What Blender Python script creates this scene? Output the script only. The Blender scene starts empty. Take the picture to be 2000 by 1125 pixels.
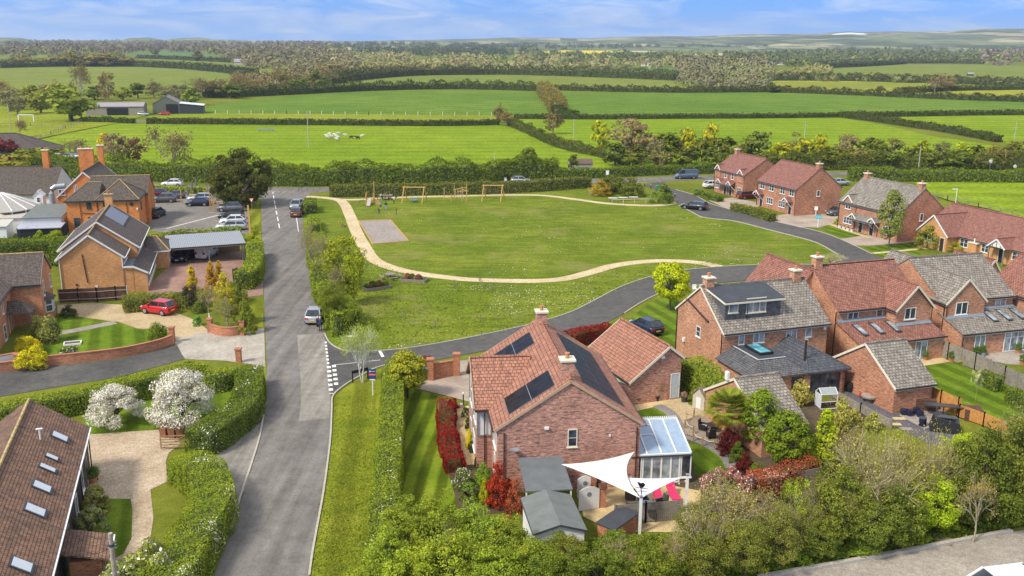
import bpy, bmesh, math, random
import numpy as np
from mathutils import Vector, Matrix
S = bpy.context.scene
COL = S.collection
R = math.radians
rnd = random.Random(7)

# ------------------------------------------------------------ camera
CF, CHY, CROLL, CH = 1850.0, 76.0, -0.007, 31.0
PITCH = math.atan((562.5 - CHY) / CF)
cam_d = bpy.data.cameras.new('camera'); cam = bpy.data.objects.new('camera', cam_d); COL.objects.link(cam)
cam_d.sensor_width = 36.0; cam_d.lens = 36.0 * CF / 2000.0
cam_d.clip_start = 0.5; cam_d.clip_end = 30000.0
_f = np.array([0, math.cos(PITCH), -math.sin(PITCH)])
_rt = np.array([1.0, 0, 0]); _dn = np.array([0, -math.sin(PITCH), -math.cos(PITCH)])
_c, _s = math.cos(CROLL), math.sin(CROLL)
CR = _c * _rt + _s * _dn; CD = -_s * _rt + _c * _dn
C0 = np.array([0, 0, CH])
cam.matrix_world = Matrix(((CR[0], -CD[0], -_f[0], 0), (CR[1], -CD[1], -_f[1], 0), (CR[2], -CD[2], -_f[2], CH), (0, 0, 0, 1)))
S.camera = cam

# ------------------------------------------------------------ sun, sky, exposure
SUN_AZ, SUN_EL = R(-128), R(47)      # azimuth clockwise from +Y
to_sun = Vector((math.sin(SUN_AZ) * math.cos(SUN_EL), math.cos(SUN_AZ) * math.cos(SUN_EL), math.sin(SUN_EL)))
sd = bpy.data.lights.new('sun', 'SUN'); sd.energy = 3.1; sd.angle = R(10); sd.color = (1.0, .93, .80)
so = bpy.data.objects.new('sun', sd); COL.objects.link(so); so.rotation_euler = to_sun.to_track_quat('Z', 'Y').to_euler()
W = bpy.data.worlds.new('World'); S.world = W; W.use_nodes = True
nt = W.node_tree; nt.nodes.clear(); N = nt.nodes; L = nt.links
out = N.new('ShaderNodeOutputWorld'); bg = N.new('ShaderNodeBackground'); bg.inputs['Strength'].default_value = .15
sky = N.new('ShaderNodeTexSky'); sky.sky_type = 'NISHITA'; sky.sun_disc = False
sky.sun_elevation = SUN_EL; sky.sun_rotation = SUN_AZ; sky.altitude = 60; sky.air_density = 1.0; sky.dust_density = .6; sky.ozone_density = 1.2
tc = N.new('ShaderNodeTexCoord'); mp = N.new('ShaderNodeVectorMath'); mp.operation = 'ADD'; mp.inputs[1].default_value = (0, 0, .28)
nz = N.new('ShaderNodeVectorMath'); nz.operation = 'NORMALIZE'
L.new(tc.outputs['Generated'], mp.inputs[0]); L.new(mp.outputs[0], nz.inputs[0]); L.new(nz.outputs[0], sky.inputs['Vector'])
cm = N.new('ShaderNodeMapping'); cm.inputs['Scale'].default_value = (5, 5, 26); cm.inputs['Rotation'].default_value = (0, R(24), 0)
cn = N.new('ShaderNodeTexNoise'); cn.inputs['Scale'].default_value = 2.2; cn.inputs['Detail'].default_value = 7; cn.inputs['Roughness'].default_value = .58
cn.inputs['Distortion'].default_value = .6
cr = N.new('ShaderNodeValToRGB'); cr.color_ramp.elements[0].position = .43; cr.color_ramp.elements[1].position = .72
cr.color_ramp.elements[0].color = (0, 0, 0, 1); cr.color_ramp.elements[1].color = (.55, .55, .55, 1)
cx = N.new('ShaderNodeMixRGB'); cx.inputs[2].default_value = (5.3, 5.2, 5.2, 1)
ct = N.new('ShaderNodeMixRGB'); ct.blend_type = 'MULTIPLY'; ct.inputs[0].default_value = 1; ct.inputs[2].default_value = (.38, .80, 1.22, 1)
L.new(tc.outputs['Generated'], cm.inputs[0]); L.new(cm.outputs[0], cn.inputs['Vector']); L.new(cn.outputs[0], cr.inputs[0])
L.new(sky.outputs[0], ct.inputs[1]); sz = N.new('ShaderNodeSeparateXYZ'); L.new(tc.outputs['Generated'], sz.inputs[0]); mr = N.new('ShaderNodeMapRange'); mr.inputs[1].default_value = .10; mr.inputs[2].default_value = .45; mr.inputs[4].default_value = .72; L.new(sz.outputs['Z'], mr.inputs[0])
mxx = N.new('ShaderNodeMath'); mxx.operation = 'MAXIMUM'; L.new(cr.outputs[0], mxx.inputs[0]); L.new(mr.outputs[0], mxx.inputs[1]); L.new(mxx.outputs[0], cx.inputs[0]); L.new(ct.outputs[0], cx.inputs[1]); L.new(cx.outputs[0], bg.inputs['Color']); L.new(bg.outputs[0], out.inputs['Surface'])
S.view_settings.view_transform = 'Standard'; S.view_settings.look = 'None'; S.view_settings.exposure = .52; S.view_settings.gamma = 1
S.cycles.max_bounces = 5; S.cycles.transparent_max_bounces = 6; S.cycles.diffuse_bounces = 2; S.cycles.glossy_bounces = 2

# ------------------------------------------------------------ helpers
def ray(px, py):
    v = _f * CF + CR * (px - 1000) + CD * (py - 562.5)
    return v / np.linalg.norm(v)
def G(px, py, z=0.0):
    v = ray(px, py); t = (z - CH) / v[2]
    p = C0 + t * v
    return Vector((p[0], p[1], z))
def PX(p):
    v = np.array(p, float) - C0; d = v @ _f
    return 1000 + CF * (v @ CR) / d, 562.5 + CF * (v @ CD) / d
def tag(o, label=None, cat=None, group=None, kind=None):
    if label: o['label'] = label
    if cat: o['category'] = cat
    if group: o['group'] = group
    if kind: o['kind'] = kind
    return o
def thing(name, label, cat, loc=(0, 0, 0), rz=0.0, group=None):
    o = bpy.data.objects.new(name, None); COL.objects.link(o); o.empty_display_size = .3
    o.location = loc; o.rotation_euler = (0, 0, rz)
    return tag(o, label, cat, group)

class MB:
    def __init__(s): s.v = []; s.f = []; s.m = []; s.k = 0
    def poly(s, pts):
        i = len(s.v); s.v += [tuple(p) for p in pts]; s.f.append(tuple(range(i, i + len(pts)))); s.m.append(s.k); return s
    def hexa(s, b, t):     # 4 bottom pts ccw, 4 top pts
        i = len(s.v); s.v += [tuple(p) for p in b] + [tuple(p) for p in t]
        for q in ((3, 2, 1, 0), (4, 5, 6, 7), (0, 1, 5, 4), (1, 2, 6, 5), (2, 3, 7, 6), (3, 0, 4, 7)):
            s.f.append(tuple(i + j for j in q)); s.m.append(s.k)
        return s
    def box(s, x0, x1, y0, y1, z0, z1):
        if x1 < x0: x0, x1 = x1, x0
        if y1 < y0: y0, y1 = y1, y0
        return s.hexa([(x0, y0, z0), (x1, y0, z0), (x1, y1, z0), (x0, y1, z0)], [(x0, y0, z1), (x1, y0, z1), (x1, y1, z1), (x0, y1, z1)])
    def bar(s, a, b, w, h=None, up=(0, 0, 1)):   # box section beam from a to b
        a = Vector(a); b = Vector(b); d = (b - a).normalized(); h = h or w; u = Vector(up)
        if abs(d.dot(u)) > .98: u = Vector((1, 0, 0))
        sx = d.cross(u).normalized() * w / 2; sz = sx.cross(d).normalized() * h / 2
        return s.hexa([a - sx - sz, a + sx - sz, a + sx + sz, a - sx + sz], [b - sx - sz, b + sx - sz, b + sx + sz, b - sx + sz])
    def ext(s, pts, vec):
        n = len(pts); v = Vector(vec); i = len(s.v)
        s.v += [tuple(p) for p in pts] + [tuple(Vector(p) + v) for p in pts]
        s.f.append(tuple(range(i + n - 1, i - 1, -1))); s.f.append(tuple(range(i + n, i + 2 * n))); s.m += [s.k, s.k]
        for j in range(n):
            k = (j + 1) % n; s.f.append((i + j, i + k, i + n + k, i + n + j)); s.m.append(s.k)
        return s
    def tube(s, path, r, n=6, r1=None, cap=True):
        P = [Vector(p) for p in path]; m = len(P); i0 = len(s.v)
        for j, p in enumerate(P):
            d = (P[min(j + 1, m - 1)] - P[max(j - 1, 0)]).normalized()
            u = Vector((0, 0, 1)) if abs(d.z) < .95 else Vector((1, 0, 0))
            a = d.cross(u).normalized(); b = a.cross(d); rr = r if r1 is None else r + (r1 - r) * j / (m - 1)
            if isinstance(r, (list, tuple)): rr = r[j]
            for q in range(n):
                t = 2 * math.pi * q / n; s.v.append(tuple(p + a * rr * math.cos(t) + b * rr * math.sin(t)))
        for j in range(m - 1):
            for q in range(n):
                k = (q + 1) % n; s.f.append((i0 + j * n + q, i0 + j * n + k, i0 + (j + 1) * n + k, i0 + (j + 1) * n + q)); s.m.append(s.k)
        if cap:
            s.f.append(tuple(i0 + q for q in range(n))); s.f.append(tuple(i0 + (m - 1) * n + q for q in range(n - 1, -1, -1))); s.m += [s.k, s.k]
        return s
    def lathe(s, prof, c=(0, 0, 0), n=12):
        i0 = len(s.v); m = len(prof)
        for r, z in prof:
            for q in range(n):
                t = 2 * math.pi * q / n; s.v.append((c[0] + r * math.cos(t), c[1] + r * math.sin(t), c[2] + z))
        for j in range(m - 1):
            for q in range(n):
                k = (q + 1) % n; s.f.append((i0 + j * n + q, i0 + j * n + k, i0 + (j + 1) * n + k, i0 + (j + 1) * n + q)); s.m.append(s.k)
        s.f.append(tuple(i0 + q for q in range(n - 1, -1, -1))); s.f.append(tuple(i0 + (m - 1) * n + q for q in range(n))); s.m += [s.k, s.k]
        return s
    def mesh(s, name, mats, smooth=False):
        me = bpy.data.meshes.new(name); me.from_pydata(s.v, [], s.f); me.update()
        for m in (mats if isinstance(mats, (list, tuple)) else [mats]): me.materials.append(m)
        me.polygons.foreach_set('material_index', s.m)
        if smooth: me.polygons.foreach_set('use_smooth', [True] * len(me.polygons))
        uv = me.uv_layers.new(name='uv'); d = np.empty(len(me.loops) * 2, np.float32)
        vs = me.vertices
        for p in me.polygons:
            n = p.normal
            if abs(n.z) > .985: a = Vector((1, 0, 0)); b = Vector((0, 1, 0))
            else:
                a = Vector((-n.y, n.x, 0)).normalized(); b = n.cross(a)
            for li in p.loop_indices:
                co = vs[me.loops[li].vertex_index].co; d[2 * li] = co.dot(a); d[2 * li + 1] = co.dot(b)
        uv.data.foreach_set('uv', d)
        return me
    def build(s, name, mats, parent=None, loc=None, smooth=False):
        o = bpy.data.objects.new(name, s.mesh(name, mats, smooth)); COL.objects.link(o)
        if parent: o.parent = parent
        if loc is not None: o.location = loc
        return o

def copy_tree(o, parent=None):
    c = o.copy(); COL.objects.link(c)
    c.parent = parent
    for ch in list(o.children): copy_tree(ch, c)
    return c
def smooth_line(P, n=6, closed=False):
    P = [Vector(p) for p in P]; o = []; m = len(P)
    for i in range(m if closed else m - 1):
        g = (lambda k: P[k % m]) if closed else (lambda k: P[max(0, min(m - 1, k))])
        a, b, c, d = g(i - 1), g(i), g(i + 1), g(i + 2)
        for k in range(n):
            t = k / n
            o.append(.5 * ((2 * b) + (c - a) * t + (2 * a - 5 * b + 4 * c - d) * t * t + (3 * b - a - 3 * c + d) * t ** 3))
    if not closed: o.append(P[-1])
    return o

# ------------------------------------------------------------ materials
MC = {}
def newmat(name):
    m = bpy.data.materials.new(name); m.use_nodes = True; t = m.node_tree; b = t.nodes['Principled BSDF']; return m, t, b
def c4(c): return (c[0], c[1], c[2], 1)
def noise(t, scale, detail=4, rough=.55, vec=None, dist=0):
    n = t.nodes.new('ShaderNodeTexNoise'); n.inputs['Scale'].default_value = scale; n.inputs['Detail'].default_value = detail
    n.inputs['Roughness'].default_value = rough; n.inputs['Distortion'].default_value = dist
    if vec is not None: t.links.new(vec, n.inputs['Vector'])
    return n.outputs['Fac']
def ramp(t, fac, stops):
    r = t.nodes.new('ShaderNodeValToRGB'); e = r.color_ramp.elements
    while len(e) < len(stops): e.new(.5)
    for k, (p, c) in enumerate(stops): e[k].position = p; e[k].color = c4(c) if hasattr(c, '__len__') else (c, c, c, 1)
    t.links.new(fac, r.inputs[0]); return r.outputs[0]
def mix(t, fac, a, b, mode='MIX'):
    m = t.nodes.new('ShaderNodeMixRGB'); m.blend_type = mode
    for i, v in ((0, fac), (1, a), (2, b)):
        if hasattr(v, 'is_output'): t.links.new(v, m.inputs[i])
        elif i == 0: m.inputs[0].default_value = v
        else: m.inputs[i].default_value = c4(v)
    return m.outputs[0]
def geo(t):
    g = t.nodes.new('ShaderNodeNewGeometry'); return g.outputs['Position']
def objc(t):
    g = t.nodes.new('ShaderNodeTexCoord'); return g.outputs['Object']
def bump(t, b, h, strength=.4, dist=.02):
    n = t.nodes.new('ShaderNodeBump'); n.inputs['Strength'].default_value = strength; n.inputs['Distance'].default_value = dist
    t.links.new(h, n.inputs['Height']); t.links.new(n.outputs[0], b.inputs['Normal'])
def plain(name, col, rough=.6, metal=0, var=.12, scale=3, spec=.4):
    if name in MC: return MC[name]
    m, t, b = newmat(name); b.inputs['Roughness'].default_value = rough; b.inputs['Metallic'].default_value = metal; b.inputs['Specular IOR Level'].default_value = spec
    f = noise(t, scale, 5, .6, objc(t)); lo = [x * (1 - var) for x in col]; hi = [min(1, x * (1 + var)) for x in col]
    t.links.new(ramp(t, f, [(.3, lo), (.7, hi)]), b.inputs['Base Color']); MC[name] = m; return m
def brick(name, c1, c2, mortar=(.36, .31, .26), w=.225, h=.075, dirt=(.10, .065, .055), blot=.45):
    m, t, b = newmat(name); b.inputs['Roughness'].default_value = .9; b.inputs['Specular IOR Level'].default_value = .2
    uv = t.nodes.new('ShaderNodeTexCoord').outputs['UV']
    k = t.nodes.new('ShaderNodeTexBrick'); k.inputs['Scale'].default_value = 1; k.inputs['Brick Width'].default_value = w; k.inputs['Row Height'].default_value = h
    k.inputs['Mortar Size'].default_value = .008; k.inputs['Color1'].default_value = c4(c1); k.inputs['Color2'].default_value = c4(c2); k.inputs['Mortar'].default_value = c4(mortar)
    k.inputs['Bias'].default_value = -.1
    t.links.new(uv, k.inputs['Vector'])
    mp = t.nodes.new('ShaderNodeMapping'); mp.inputs['Scale'].default_value = (1.25, 5, 1); t.links.new(uv, mp.inputs[0])
    n1 = noise(t, 1.3, 7, .85, mp.outputs[0])
    c = mix(t, ramp(t, n1, [(.49, 0), (.57, min(1, blot * 1.7))]), k.outputs['Color'], dirt)
    c = mix(t, ramp(t, noise(t, 1.9, 6, .85, mp.outputs[0]), [(.49, 0), (.58, min(1, blot * 1.4))]), c, [min(1, x * 1.35 + .09) for x in c1])
    n2 = noise(t, .35, 3, .6, uv)
    c = mix(t, 1, c, ramp(t, n2, [(.3, .78), (.7, 1.2)]), 'MULTIPLY')
    t.links.new(c, b.inputs['Base Color']); bump(t, b, k.outputs['Fac'], -.3, .01); MC[name] = m; return m
def tiles(name, c1, c2, w=.30, h=.33, gap=(.05, .035, .03), stain=(.09, .075, .06), amt=.5, lichen=None):
    m, t, b = newmat(name); b.inputs['Roughness'].default_value = .8; b.inputs['Specular IOR Level'].default_value = .3
    uv = t.nodes.new('ShaderNodeTexCoord').outputs['UV']
    k = t.nodes.new('ShaderNodeTexBrick'); k.inputs['Scale'].default_value = 1; k.inputs['Brick Width'].default_value = w; k.inputs['Row Height'].default_value = h
    k.inputs['Mortar Size'].default_value = .022; k.inputs['Mortar Smooth'].default_value = .4; k.inputs['Color1'].default_value = c4(c1); k.inputs['Color2'].default_value = c4(c2); k.inputs['Mortar'].default_value = c4(gap)
    t.links.new(uv, k.inputs['Vector'])
    mp = t.nodes.new('ShaderNodeMapping'); mp.inputs['Scale'].default_value = (1, .45, 1); t.links.new(uv, mp.inputs[0])
    n1 = noise(t, .9, 7, .72, mp.outputs[0], .4)
    c = mix(t, ramp(t, n1, [(.48, 0), (.75, amt)]), k.outputs['Color'], stain)
    n2 = noise(t, 3.3, 4, .7, mp.outputs[0])
    c = mix(t, 1, c, ramp(t, n2, [(.36, .66), (.64, 1.3)]), 'MULTIPLY')
    if lichen: c = mix(t, ramp(t, noise(t, 1.4, 8, .8, uv), [(.6, 0), (.72, .7)]), c, lichen)
    t.links.new(c, b.inputs['Base Color'])
    sx = t.nodes.new('ShaderNodeSeparateXYZ'); t.links.new(uv, sx.inputs[0])
    d = t.nodes.new('ShaderNodeMath'); d.operation = 'DIVIDE'; d.inputs[1].default_value = h; t.links.new(sx.outputs['Y'], d.inputs[0])
    fr = t.nodes.new('ShaderNodeMath'); fr.operation = 'FRACT'; t.links.new(d.outputs[0], fr.inputs[0])
    ad = t.nodes.new('ShaderNodeMath'); ad.operation = 'SUBTRACT'; t.links.new(k.outputs['Fac'], ad.inputs[1]); 
    iv = t.nodes.new('ShaderNodeMath'); iv.operation = 'SUBTRACT'; iv.inputs[0].default_value = 1; t.links.new(fr.outputs[0], iv.inputs[1]); t.links.new(iv.outputs[0], ad.inputs[0])
    bump(t, b, ad.outputs[0], .8, .05); MC[name] = m; return m
def ground(name, cols, s1=.05, s2=1.5, s3=12, stripes=None, rough=.95, bmp=.5, patches=None, spots=None, dist=.06, streak=None, grain=.44):
    """cols: dark, mid, light; three noise scales in world metres; stripes=(angle deg, period, amount)"""
    m, t, b = newmat(name); b.inputs['Roughness'].default_value = rough; b.inputs['Specular IOR Level'].default_value = .03
    g = geo(t)
    if stripes:
        mp = t.nodes.new('ShaderNodeMapping'); mp.inputs['Rotation'].default_value = (0, 0, R(stripes[0])); t.links.new(g, mp.inputs[0])
        w = t.nodes.new('ShaderNodeTexWave'); w.inputs['Scale'].default_value = 1 / stripes[1] * .31416 * 2 / 2; w.inputs['Distortion'].default_value = 1.2; w.inputs['Detail'].default_value = 3; w.inputs['Detail Scale'].default_value = .6
        t.links.new(mp.outputs[0], w.inputs['Vector'])
        st = mp.outputs[0]
    c = ramp(t, noise(t, s1, 6, .62, g), [(.25, cols[0]), (.5, cols[1]), (.75, cols[2])])
    c = mix(t, 1, c, ramp(t, noise(t, s2, 5, .7, g), [(.25, .74), (.75, 1.22)]), 'MULTIPLY')
    n3 = noise(t, s3, 4, .8, g)
    if streak:
        mq = t.nodes.new('ShaderNodeMapping'); mq.inputs['Scale'].default_value = streak; t.links.new(g, mq.inputs[0]); c = mix(t, 1, c, ramp(t, noise(t, 1, 5, .6, mq.outputs[0]), [(.34, .78), (.66, 1.17)]), 'MULTIPLY')
    c = mix(t, 1, c, ramp(t, n3, [(.33, 1 - grain), (.67, 1 + grain)]), 'MULTIPLY')
    if stripes: c = mix(t, 1, c, ramp(t, w.outputs['Fac'], [(.25, 1 - stripes[2]), (.75, 1 + stripes[2])]), 'MULTIPLY')
    if patches: c = mix(t, ramp(t, noise(t, patches[1], 5, .65, g, .5), [(patches[2], 0), (patches[2] + .13, patches[3])]), c, patches[0])
    if spots:
        v = t.nodes.new('ShaderNodeTexVoronoi'); v.inputs['Scale'].default_value = spots[1]; t.links.new(g, v.inputs['Vector'])
        a = ramp(t, v.outputs['Distance'], [(.0, 1), (spots[2], 0)])
        bm = ramp(t, noise(t, .12, 4, .7, g), [(.5, 0), (.66, 1)])
        c = mix(t, mix(t, 1, a, bm, 'MULTIPLY'), c, spots[0])
    t.links.new(c, b.inputs['Base Color']); bump(t, b, n3, bmp, dist); MC[name] = m; return m
def planks(name, c1, c2, w=.12, L_=3.0, gap=(.05, .04, .03), rot=False):
    m = brick(name, c1, c2, gap, L_ if not rot else w, w if not rot else L_, dirt=[x * .6 for x in c1], blot=.3); return m

M_wht = plain('white_upvc', (.78, .77, .74), .35, var=.04)
M_crm = plain('cream_paint', (.72, .66, .52), .5, var=.06)
M_ren = plain('render', (.74, .73, .70), .8, var=.06)
M_blk = plain('black_plastic', (.02, .02, .022), .4)
M_brn = plain('dark_brown_plastic', (.045, .025, .018), .45)
M_lead = plain('lead', (.20, .22, .25), .55, var=.2)
M_conc = plain('concrete', (.42, .38, .32), .85, var=.2, scale=6)
M_terra = plain('terracotta', (.50, .22, .10), .8, var=.2)
M_char = plain('charcoal_metal', (.05, .055, .06), .4)
M_steel = plain('galvanised_steel', (.35, .37, .39), .4, .6)
M_timber = plain('weathered_timber', (.24, .20, .16), .85, var=.3, scale=8)
M_oak = plain('oak', (.33, .21, .10), .75, var=.25, scale=8)
M_pine = plain('golden_timber', (.52, .31, .10), .7, var=.2, scale=8)
M_bark = plain('bark', (.11, .085, .06), .95, var=.4, scale=9)
M_palebark = plain('pale_bark', (.44, .40, .33), .9, var=.3, scale=12)
M_twig = plain('twig', (.37, .31, .21), .95, var=.3, scale=9)
M_birch = plain('white_bark', (.66, .63, .58), .8, var=.2, scale=12)
def glassmat(name, col, rough=.06, spec=.8):
    m, t, b = newmat(name); b.inputs['Roughness'].default_value = rough; b.inputs['Specular IOR Level'].default_value = spec
    f = noise(t, 1.3, 2, .5, objc(t)); t.links.new(ramp(t, f, [(.35, [x * .5 for x in col]), (.65, [x * 1.7 for x in col])]), b.inputs['Base Color'])
    MC[name] = m; return m
M_glass = glassmat('window_glass', (.045, .055, .07))
M_net = glassmat('window_glass_pale', (.22, .25, .27), .1)
M_bglass = plain('roof_glass', (.27, .36, .47), .12, var=.12, spec=.8)
M_solar = glassmat('solar_cells', (.010, .010, .012), .35, .12)
M_carg = glassmat('car_glass', (.02, .025, .03), .05, .8)
M_tyre = plain('rubber', (.018, .018, .018), .8)
M_rim = plain('alloy', (.42, .43, .45), .3, .7)
M_red_l = plain('red_lens', (.45, .015, .01), .2)
M_clear = plain('clear_lens', (.6, .62, .65), .15)
M_yel = plain('yellow_plate', (.75, .52, .04), .5)
M_plate = plain('white_plate', (.75, .75, .72), .5)

B_main = brick('brick_rose', (.50, .22, .14), (.35, .14, .09), dirt=(.14, .09, .085), blot=.62)
B_org = brick('brick_orange', (.72, .225, .04), (.60, .17, .03), mortar=(.45, .28, .15), dirt=(.30, .09, .03), blot=.35)
B_buff = brick('brick_buff_orange', (.64, .31, .11), (.55, .245, .08), mortar=(.45, .30, .18), dirt=(.33, .15, .07), blot=.3)
B_red = brick('brick_red', (.49, .20, .09), (.35, .13, .06), dirt=(.17, .06, .045), blot=.5)
B_red2 = brick('brick_red_soft', (.53, .24, .115), (.40, .165, .075), dirt=(.19, .08, .06), blot=.5)
B_wall = brick('brick_garden_wall', (.50, .17, .06), (.38, .12, .045), dirt=(.22, .08, .04), blot=.4)
T_terr = tiles('roof_tile_terracotta', (.41, .19, .12), (.35, .155, .10), .30, .31, gap=(.13, .065, .045), stain=(.19, .11, .08), amt=.55)
T_red = tiles('roof_tile_red', (.39, .17, .115), (.30, .125, .09), .3, .2, stain=(.15, .07, .055), amt=.5)
T_redrow = tiles('roof_tile_pinkish_red', (.36, .165, .125), (.29, .125, .095), .28, .17, gap=(.16, .07, .05), stain=(.17, .09, .07), amt=.45)
T_grey = tiles('roof_tile_grey', (.33, .29, .24), (.23, .20, .165), .33, .3, gap=(.05, .042, .035), stain=(.14, .11, .085), amt=.7)
T_brown = tiles('roof_tile_brown', (.15, .115, .095), (.105, .085, .075), .3, .24, gap=(.035, .03, .028), stain=(.06, .05, .045), lichen=(.22, .19, .14))
T_barn = tiles('roof_tile_old_clay', (.30, .165, .10), (.19, .115, .075), .19, .2, gap=(.07, .04, .03), stain=(.075, .055, .05), amt=.8)
T_slate = tiles('roof_slate_dark', (.095, .10, .115), (.07, .075, .085), .6, .34, gap=(.03, .03, .035), stain=(.05, .05, .055), amt=.3)
T_bslate = tiles('roof_slate_bluegrey', (.14, .14, .145), (.10, .10, .105), .3, .22, gap=(.04, .04, .04), stain=(.19, .17, .13), amt=.5)
T_old = tiles('roof_tile_mossy', (.17, .14, .11), (.12, .10, .085), .22, .16, gap=(.04, .035, .03), stain=(.24, .15, .05), amt=.35)
M_felt = plain('grey_felt', (.13, .14, .145), .9, var=.14, scale=1.2)
M_feltg = plain('green_grey_felt', (.15, .165, .155), .9, var=.14, scale=1.2)
M_felb = plain('black_felt', (.05, .055, .065), .7, var=.2, scale=.9)
M_hang = tiles('hung_slate', (.24, .26, .28), (.19, .205, .225), .2, .12, amt=.2, stain=(.09, .1, .11))

def foliage(name):
    m, t, b = newmat(name)
    oi = t.nodes.new('ShaderNodeObjectInfo'); g = t.nodes.new('ShaderNodeNewGeometry')
    r1 = ramp(t, g.outputs['Random Per Island'], [(0, .66), (.5, .97), (1, 1.4)])
    c = mix(t, 1, mix(t, 1, oi.outputs['Color'], (1.31, 1.27, 1.02), 'MULTIPLY'), r1, 'MULTIPLY')
    n = noise(t, .8, 3, .6, g.outputs['Position'])
    c = mix(t, 1, c, ramp(t, n, [(.3, (.72, .76, .8)), (.7, (1.3, 1.22, .95))]), 'MULTIPLY')
    d = t.nodes.new('ShaderNodeBsdfDiffuse'); tr = t.nodes.new('ShaderNodeBsdfTranslucent'); mx = t.nodes.new('ShaderNodeMixShader'); mx.inputs[0].default_value = .32
    t.links.new(c, d.inputs[0]); t.links.new(c, tr.inputs[0]); t.links.new(d.outputs[0], mx.inputs[1]); t.links.new(tr.outputs[0], mx.inputs[2])
    t.links.new(mx.outputs[0], t.nodes['Material Output'].inputs['Surface']); t.nodes.remove(b); MC[name] = m; return m
M_fol = foliage('foliage')
M_blos = plain('white_blossom', (.80, .77, .69), .8, var=.1)
M_ylw = plain('yellow_leaf', (.62, .50, .03), .8, var=.2)
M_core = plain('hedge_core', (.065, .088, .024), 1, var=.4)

# ============================================================ SETTING: ground
GR_base = ground('rough_grass', [(0.079, 0.106, 0.013), (0.146, 0.168, 0.021), (0.220, 0.218, 0.034)], .04, .9, 9)
GR_green = ground('green_grass', [(0.088, 0.135, 0.013), (0.136, 0.178, 0.017), (0.207, 0.231, 0.032)], .07, .5, 3.5, streak=(.15, 1.1, 1), patches=((.25, .215, .08), .09, .54, .5), spots=((.6, .62, .5), 2.4, .16))
GR_lawn = ground('lawn_grass', [(0.073, 0.112, 0.008), (0.116, 0.162, 0.011), (0.171, 0.202, 0.019)], .2, 1.2, 14, stripes=(4, 1.55, .36), bmp=.3)
GR_verge = ground('verge_grass', [(0.110, 0.149, 0.012), (0.171, 0.194, 0.017), (0.256, 0.246, 0.034)], .2, .9, 9, stripes=(-6, 2.6, .2), patches=((.26, .23, .07), .35, .62, .5))
GR_lawn2 = ground('garden_grass', [(0.061, 0.112, 0.009), (0.104, 0.162, 0.013), (0.152, 0.202, 0.021)], .25, 1.2, 12, stripes=(-20, 2.2, .22), bmp=.3)
GR_f1 = ground('pasture_bright', [(0.127, 0.202, 0.009), (0.174, 0.252, 0.013), (0.232, 0.286, 0.022)], .012, .12, 1.1, stripes=(86, 9, .09), bmp=.3)
GR_f2 = ground('pasture_lime', [(0.159, 0.202, 0.013), (0.213, 0.246, 0.021), (0.268, 0.280, 0.033)], .014, .15, 1.2, stripes=(86, 7, .07), bmp=.3)
GR_f3 = ground('crop_green', [(0.079, 0.151, 0.017), (0.116, 0.190, 0.023), (0.159, 0.224, 0.032)], .008, .07, .9, stripes=(60, 12, .06), bmp=.3)
GR_f4 = ground('pasture_far', [(0.122, 0.174, 0.027), (0.165, 0.202, 0.034), (0.207, 0.224, 0.048)], .004, .04, .5, bmp=.2)
GR_f5 = ground('flowering_field', [(.16, .20, .03), (.22, .24, .03), (.40, .36, .03)], .012, .06, .6, stripes=(88, 14, .12), bmp=.2)
GR_f6 = ground('pasture_bluegreen', [(0.085, 0.151, 0.043), (0.110, 0.179, 0.052), (0.146, 0.202, 0.062)], .004, .03, .5, bmp=.2)
GR_rape = ground('rapeseed', [(.5, .42, .03), (.62, .50, .03), (.68, .55, .05)], .01, .1, 1, bmp=.1)
GR_stub = ground('stubble', [(.42, .33, .20), (.50, .40, .25), (.56, .46, .30)], .005, .05, 1, bmp=.1)
GR_gard = ground('soil', [(.06, .045, .03), (.10, .075, .05), (.13, .10, .06)], .4, 2, 12)
A_main = ground('asphalt_worn', [(0.150, 0.141, 0.128), (0.181, 0.169, 0.153), (0.215, 0.201, 0.180)], .06, .8, 6, bmp=.15, dist=.01, grain=.16, patches=((.27, .25, .22), .25, .58, .4), streak=(1.1, .05, 1))
A_patch = ground('asphalt_patch', [(0.221, 0.202, 0.176), (0.252, 0.232, 0.201), (0.279, 0.258, 0.223)], .1, .8, 6, bmp=.15, dist=.01, grain=.16, streak=(1.3, .04, 1))
A_new = ground('asphalt_new', [(.085, .082, .078), (.105, .10, .094), (.13, .124, .115)], .08, 1, 6, bmp=.15, dist=.01, grain=.16)
A_lane = ground('asphalt_dark', [(.075, .073, .07), (.10, .096, .09), (.14, .132, .12)], .2, 1.5, 20, bmp=.2, dist=.01)
A_park = ground('asphalt_carpark', [(.165, .152, .135), (.205, .19, .17), (.26, .24, .21)], .12, .8, 20, bmp=.15, dist=.01, grain=.2)
P_sand = ground('sand_path', [(.46, .36, .21), (.55, .44, .27), (.62, .51, .33)], .2, 1.5, 12, bmp=.1)
P_court = ground('grit_court', [(.26, .22, .19), (.31, .27, .235), (.35, .31, .27)], .2, 2, 15, bmp=.1)
P_grav = ground('gravel_gold', [(.38, .285, .155), (.47, .36, .21), (.55, .44, .27)], .3, 3, 16, bmp=.6)
P_grav2 = ground('gravel_pinkish', [(.36, .27, .18), (.48, .375, .26), (.60, .48, .35)], .3, 3, 11, bmp=.8)
P_yard = ground('gravel_grey', [(.27, .23, .19), (.36, .315, .26), (.48, .43, .35)], .15, 2.2, 14, bmp=.8, patches=((.46, .40, .30), .3, .55, .6))
P_slate = ground('slate_chips', [(.09, .085, .10), (.13, .12, .135), (.18, .17, .18)], .3, 3, 14, bmp=.8)
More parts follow.
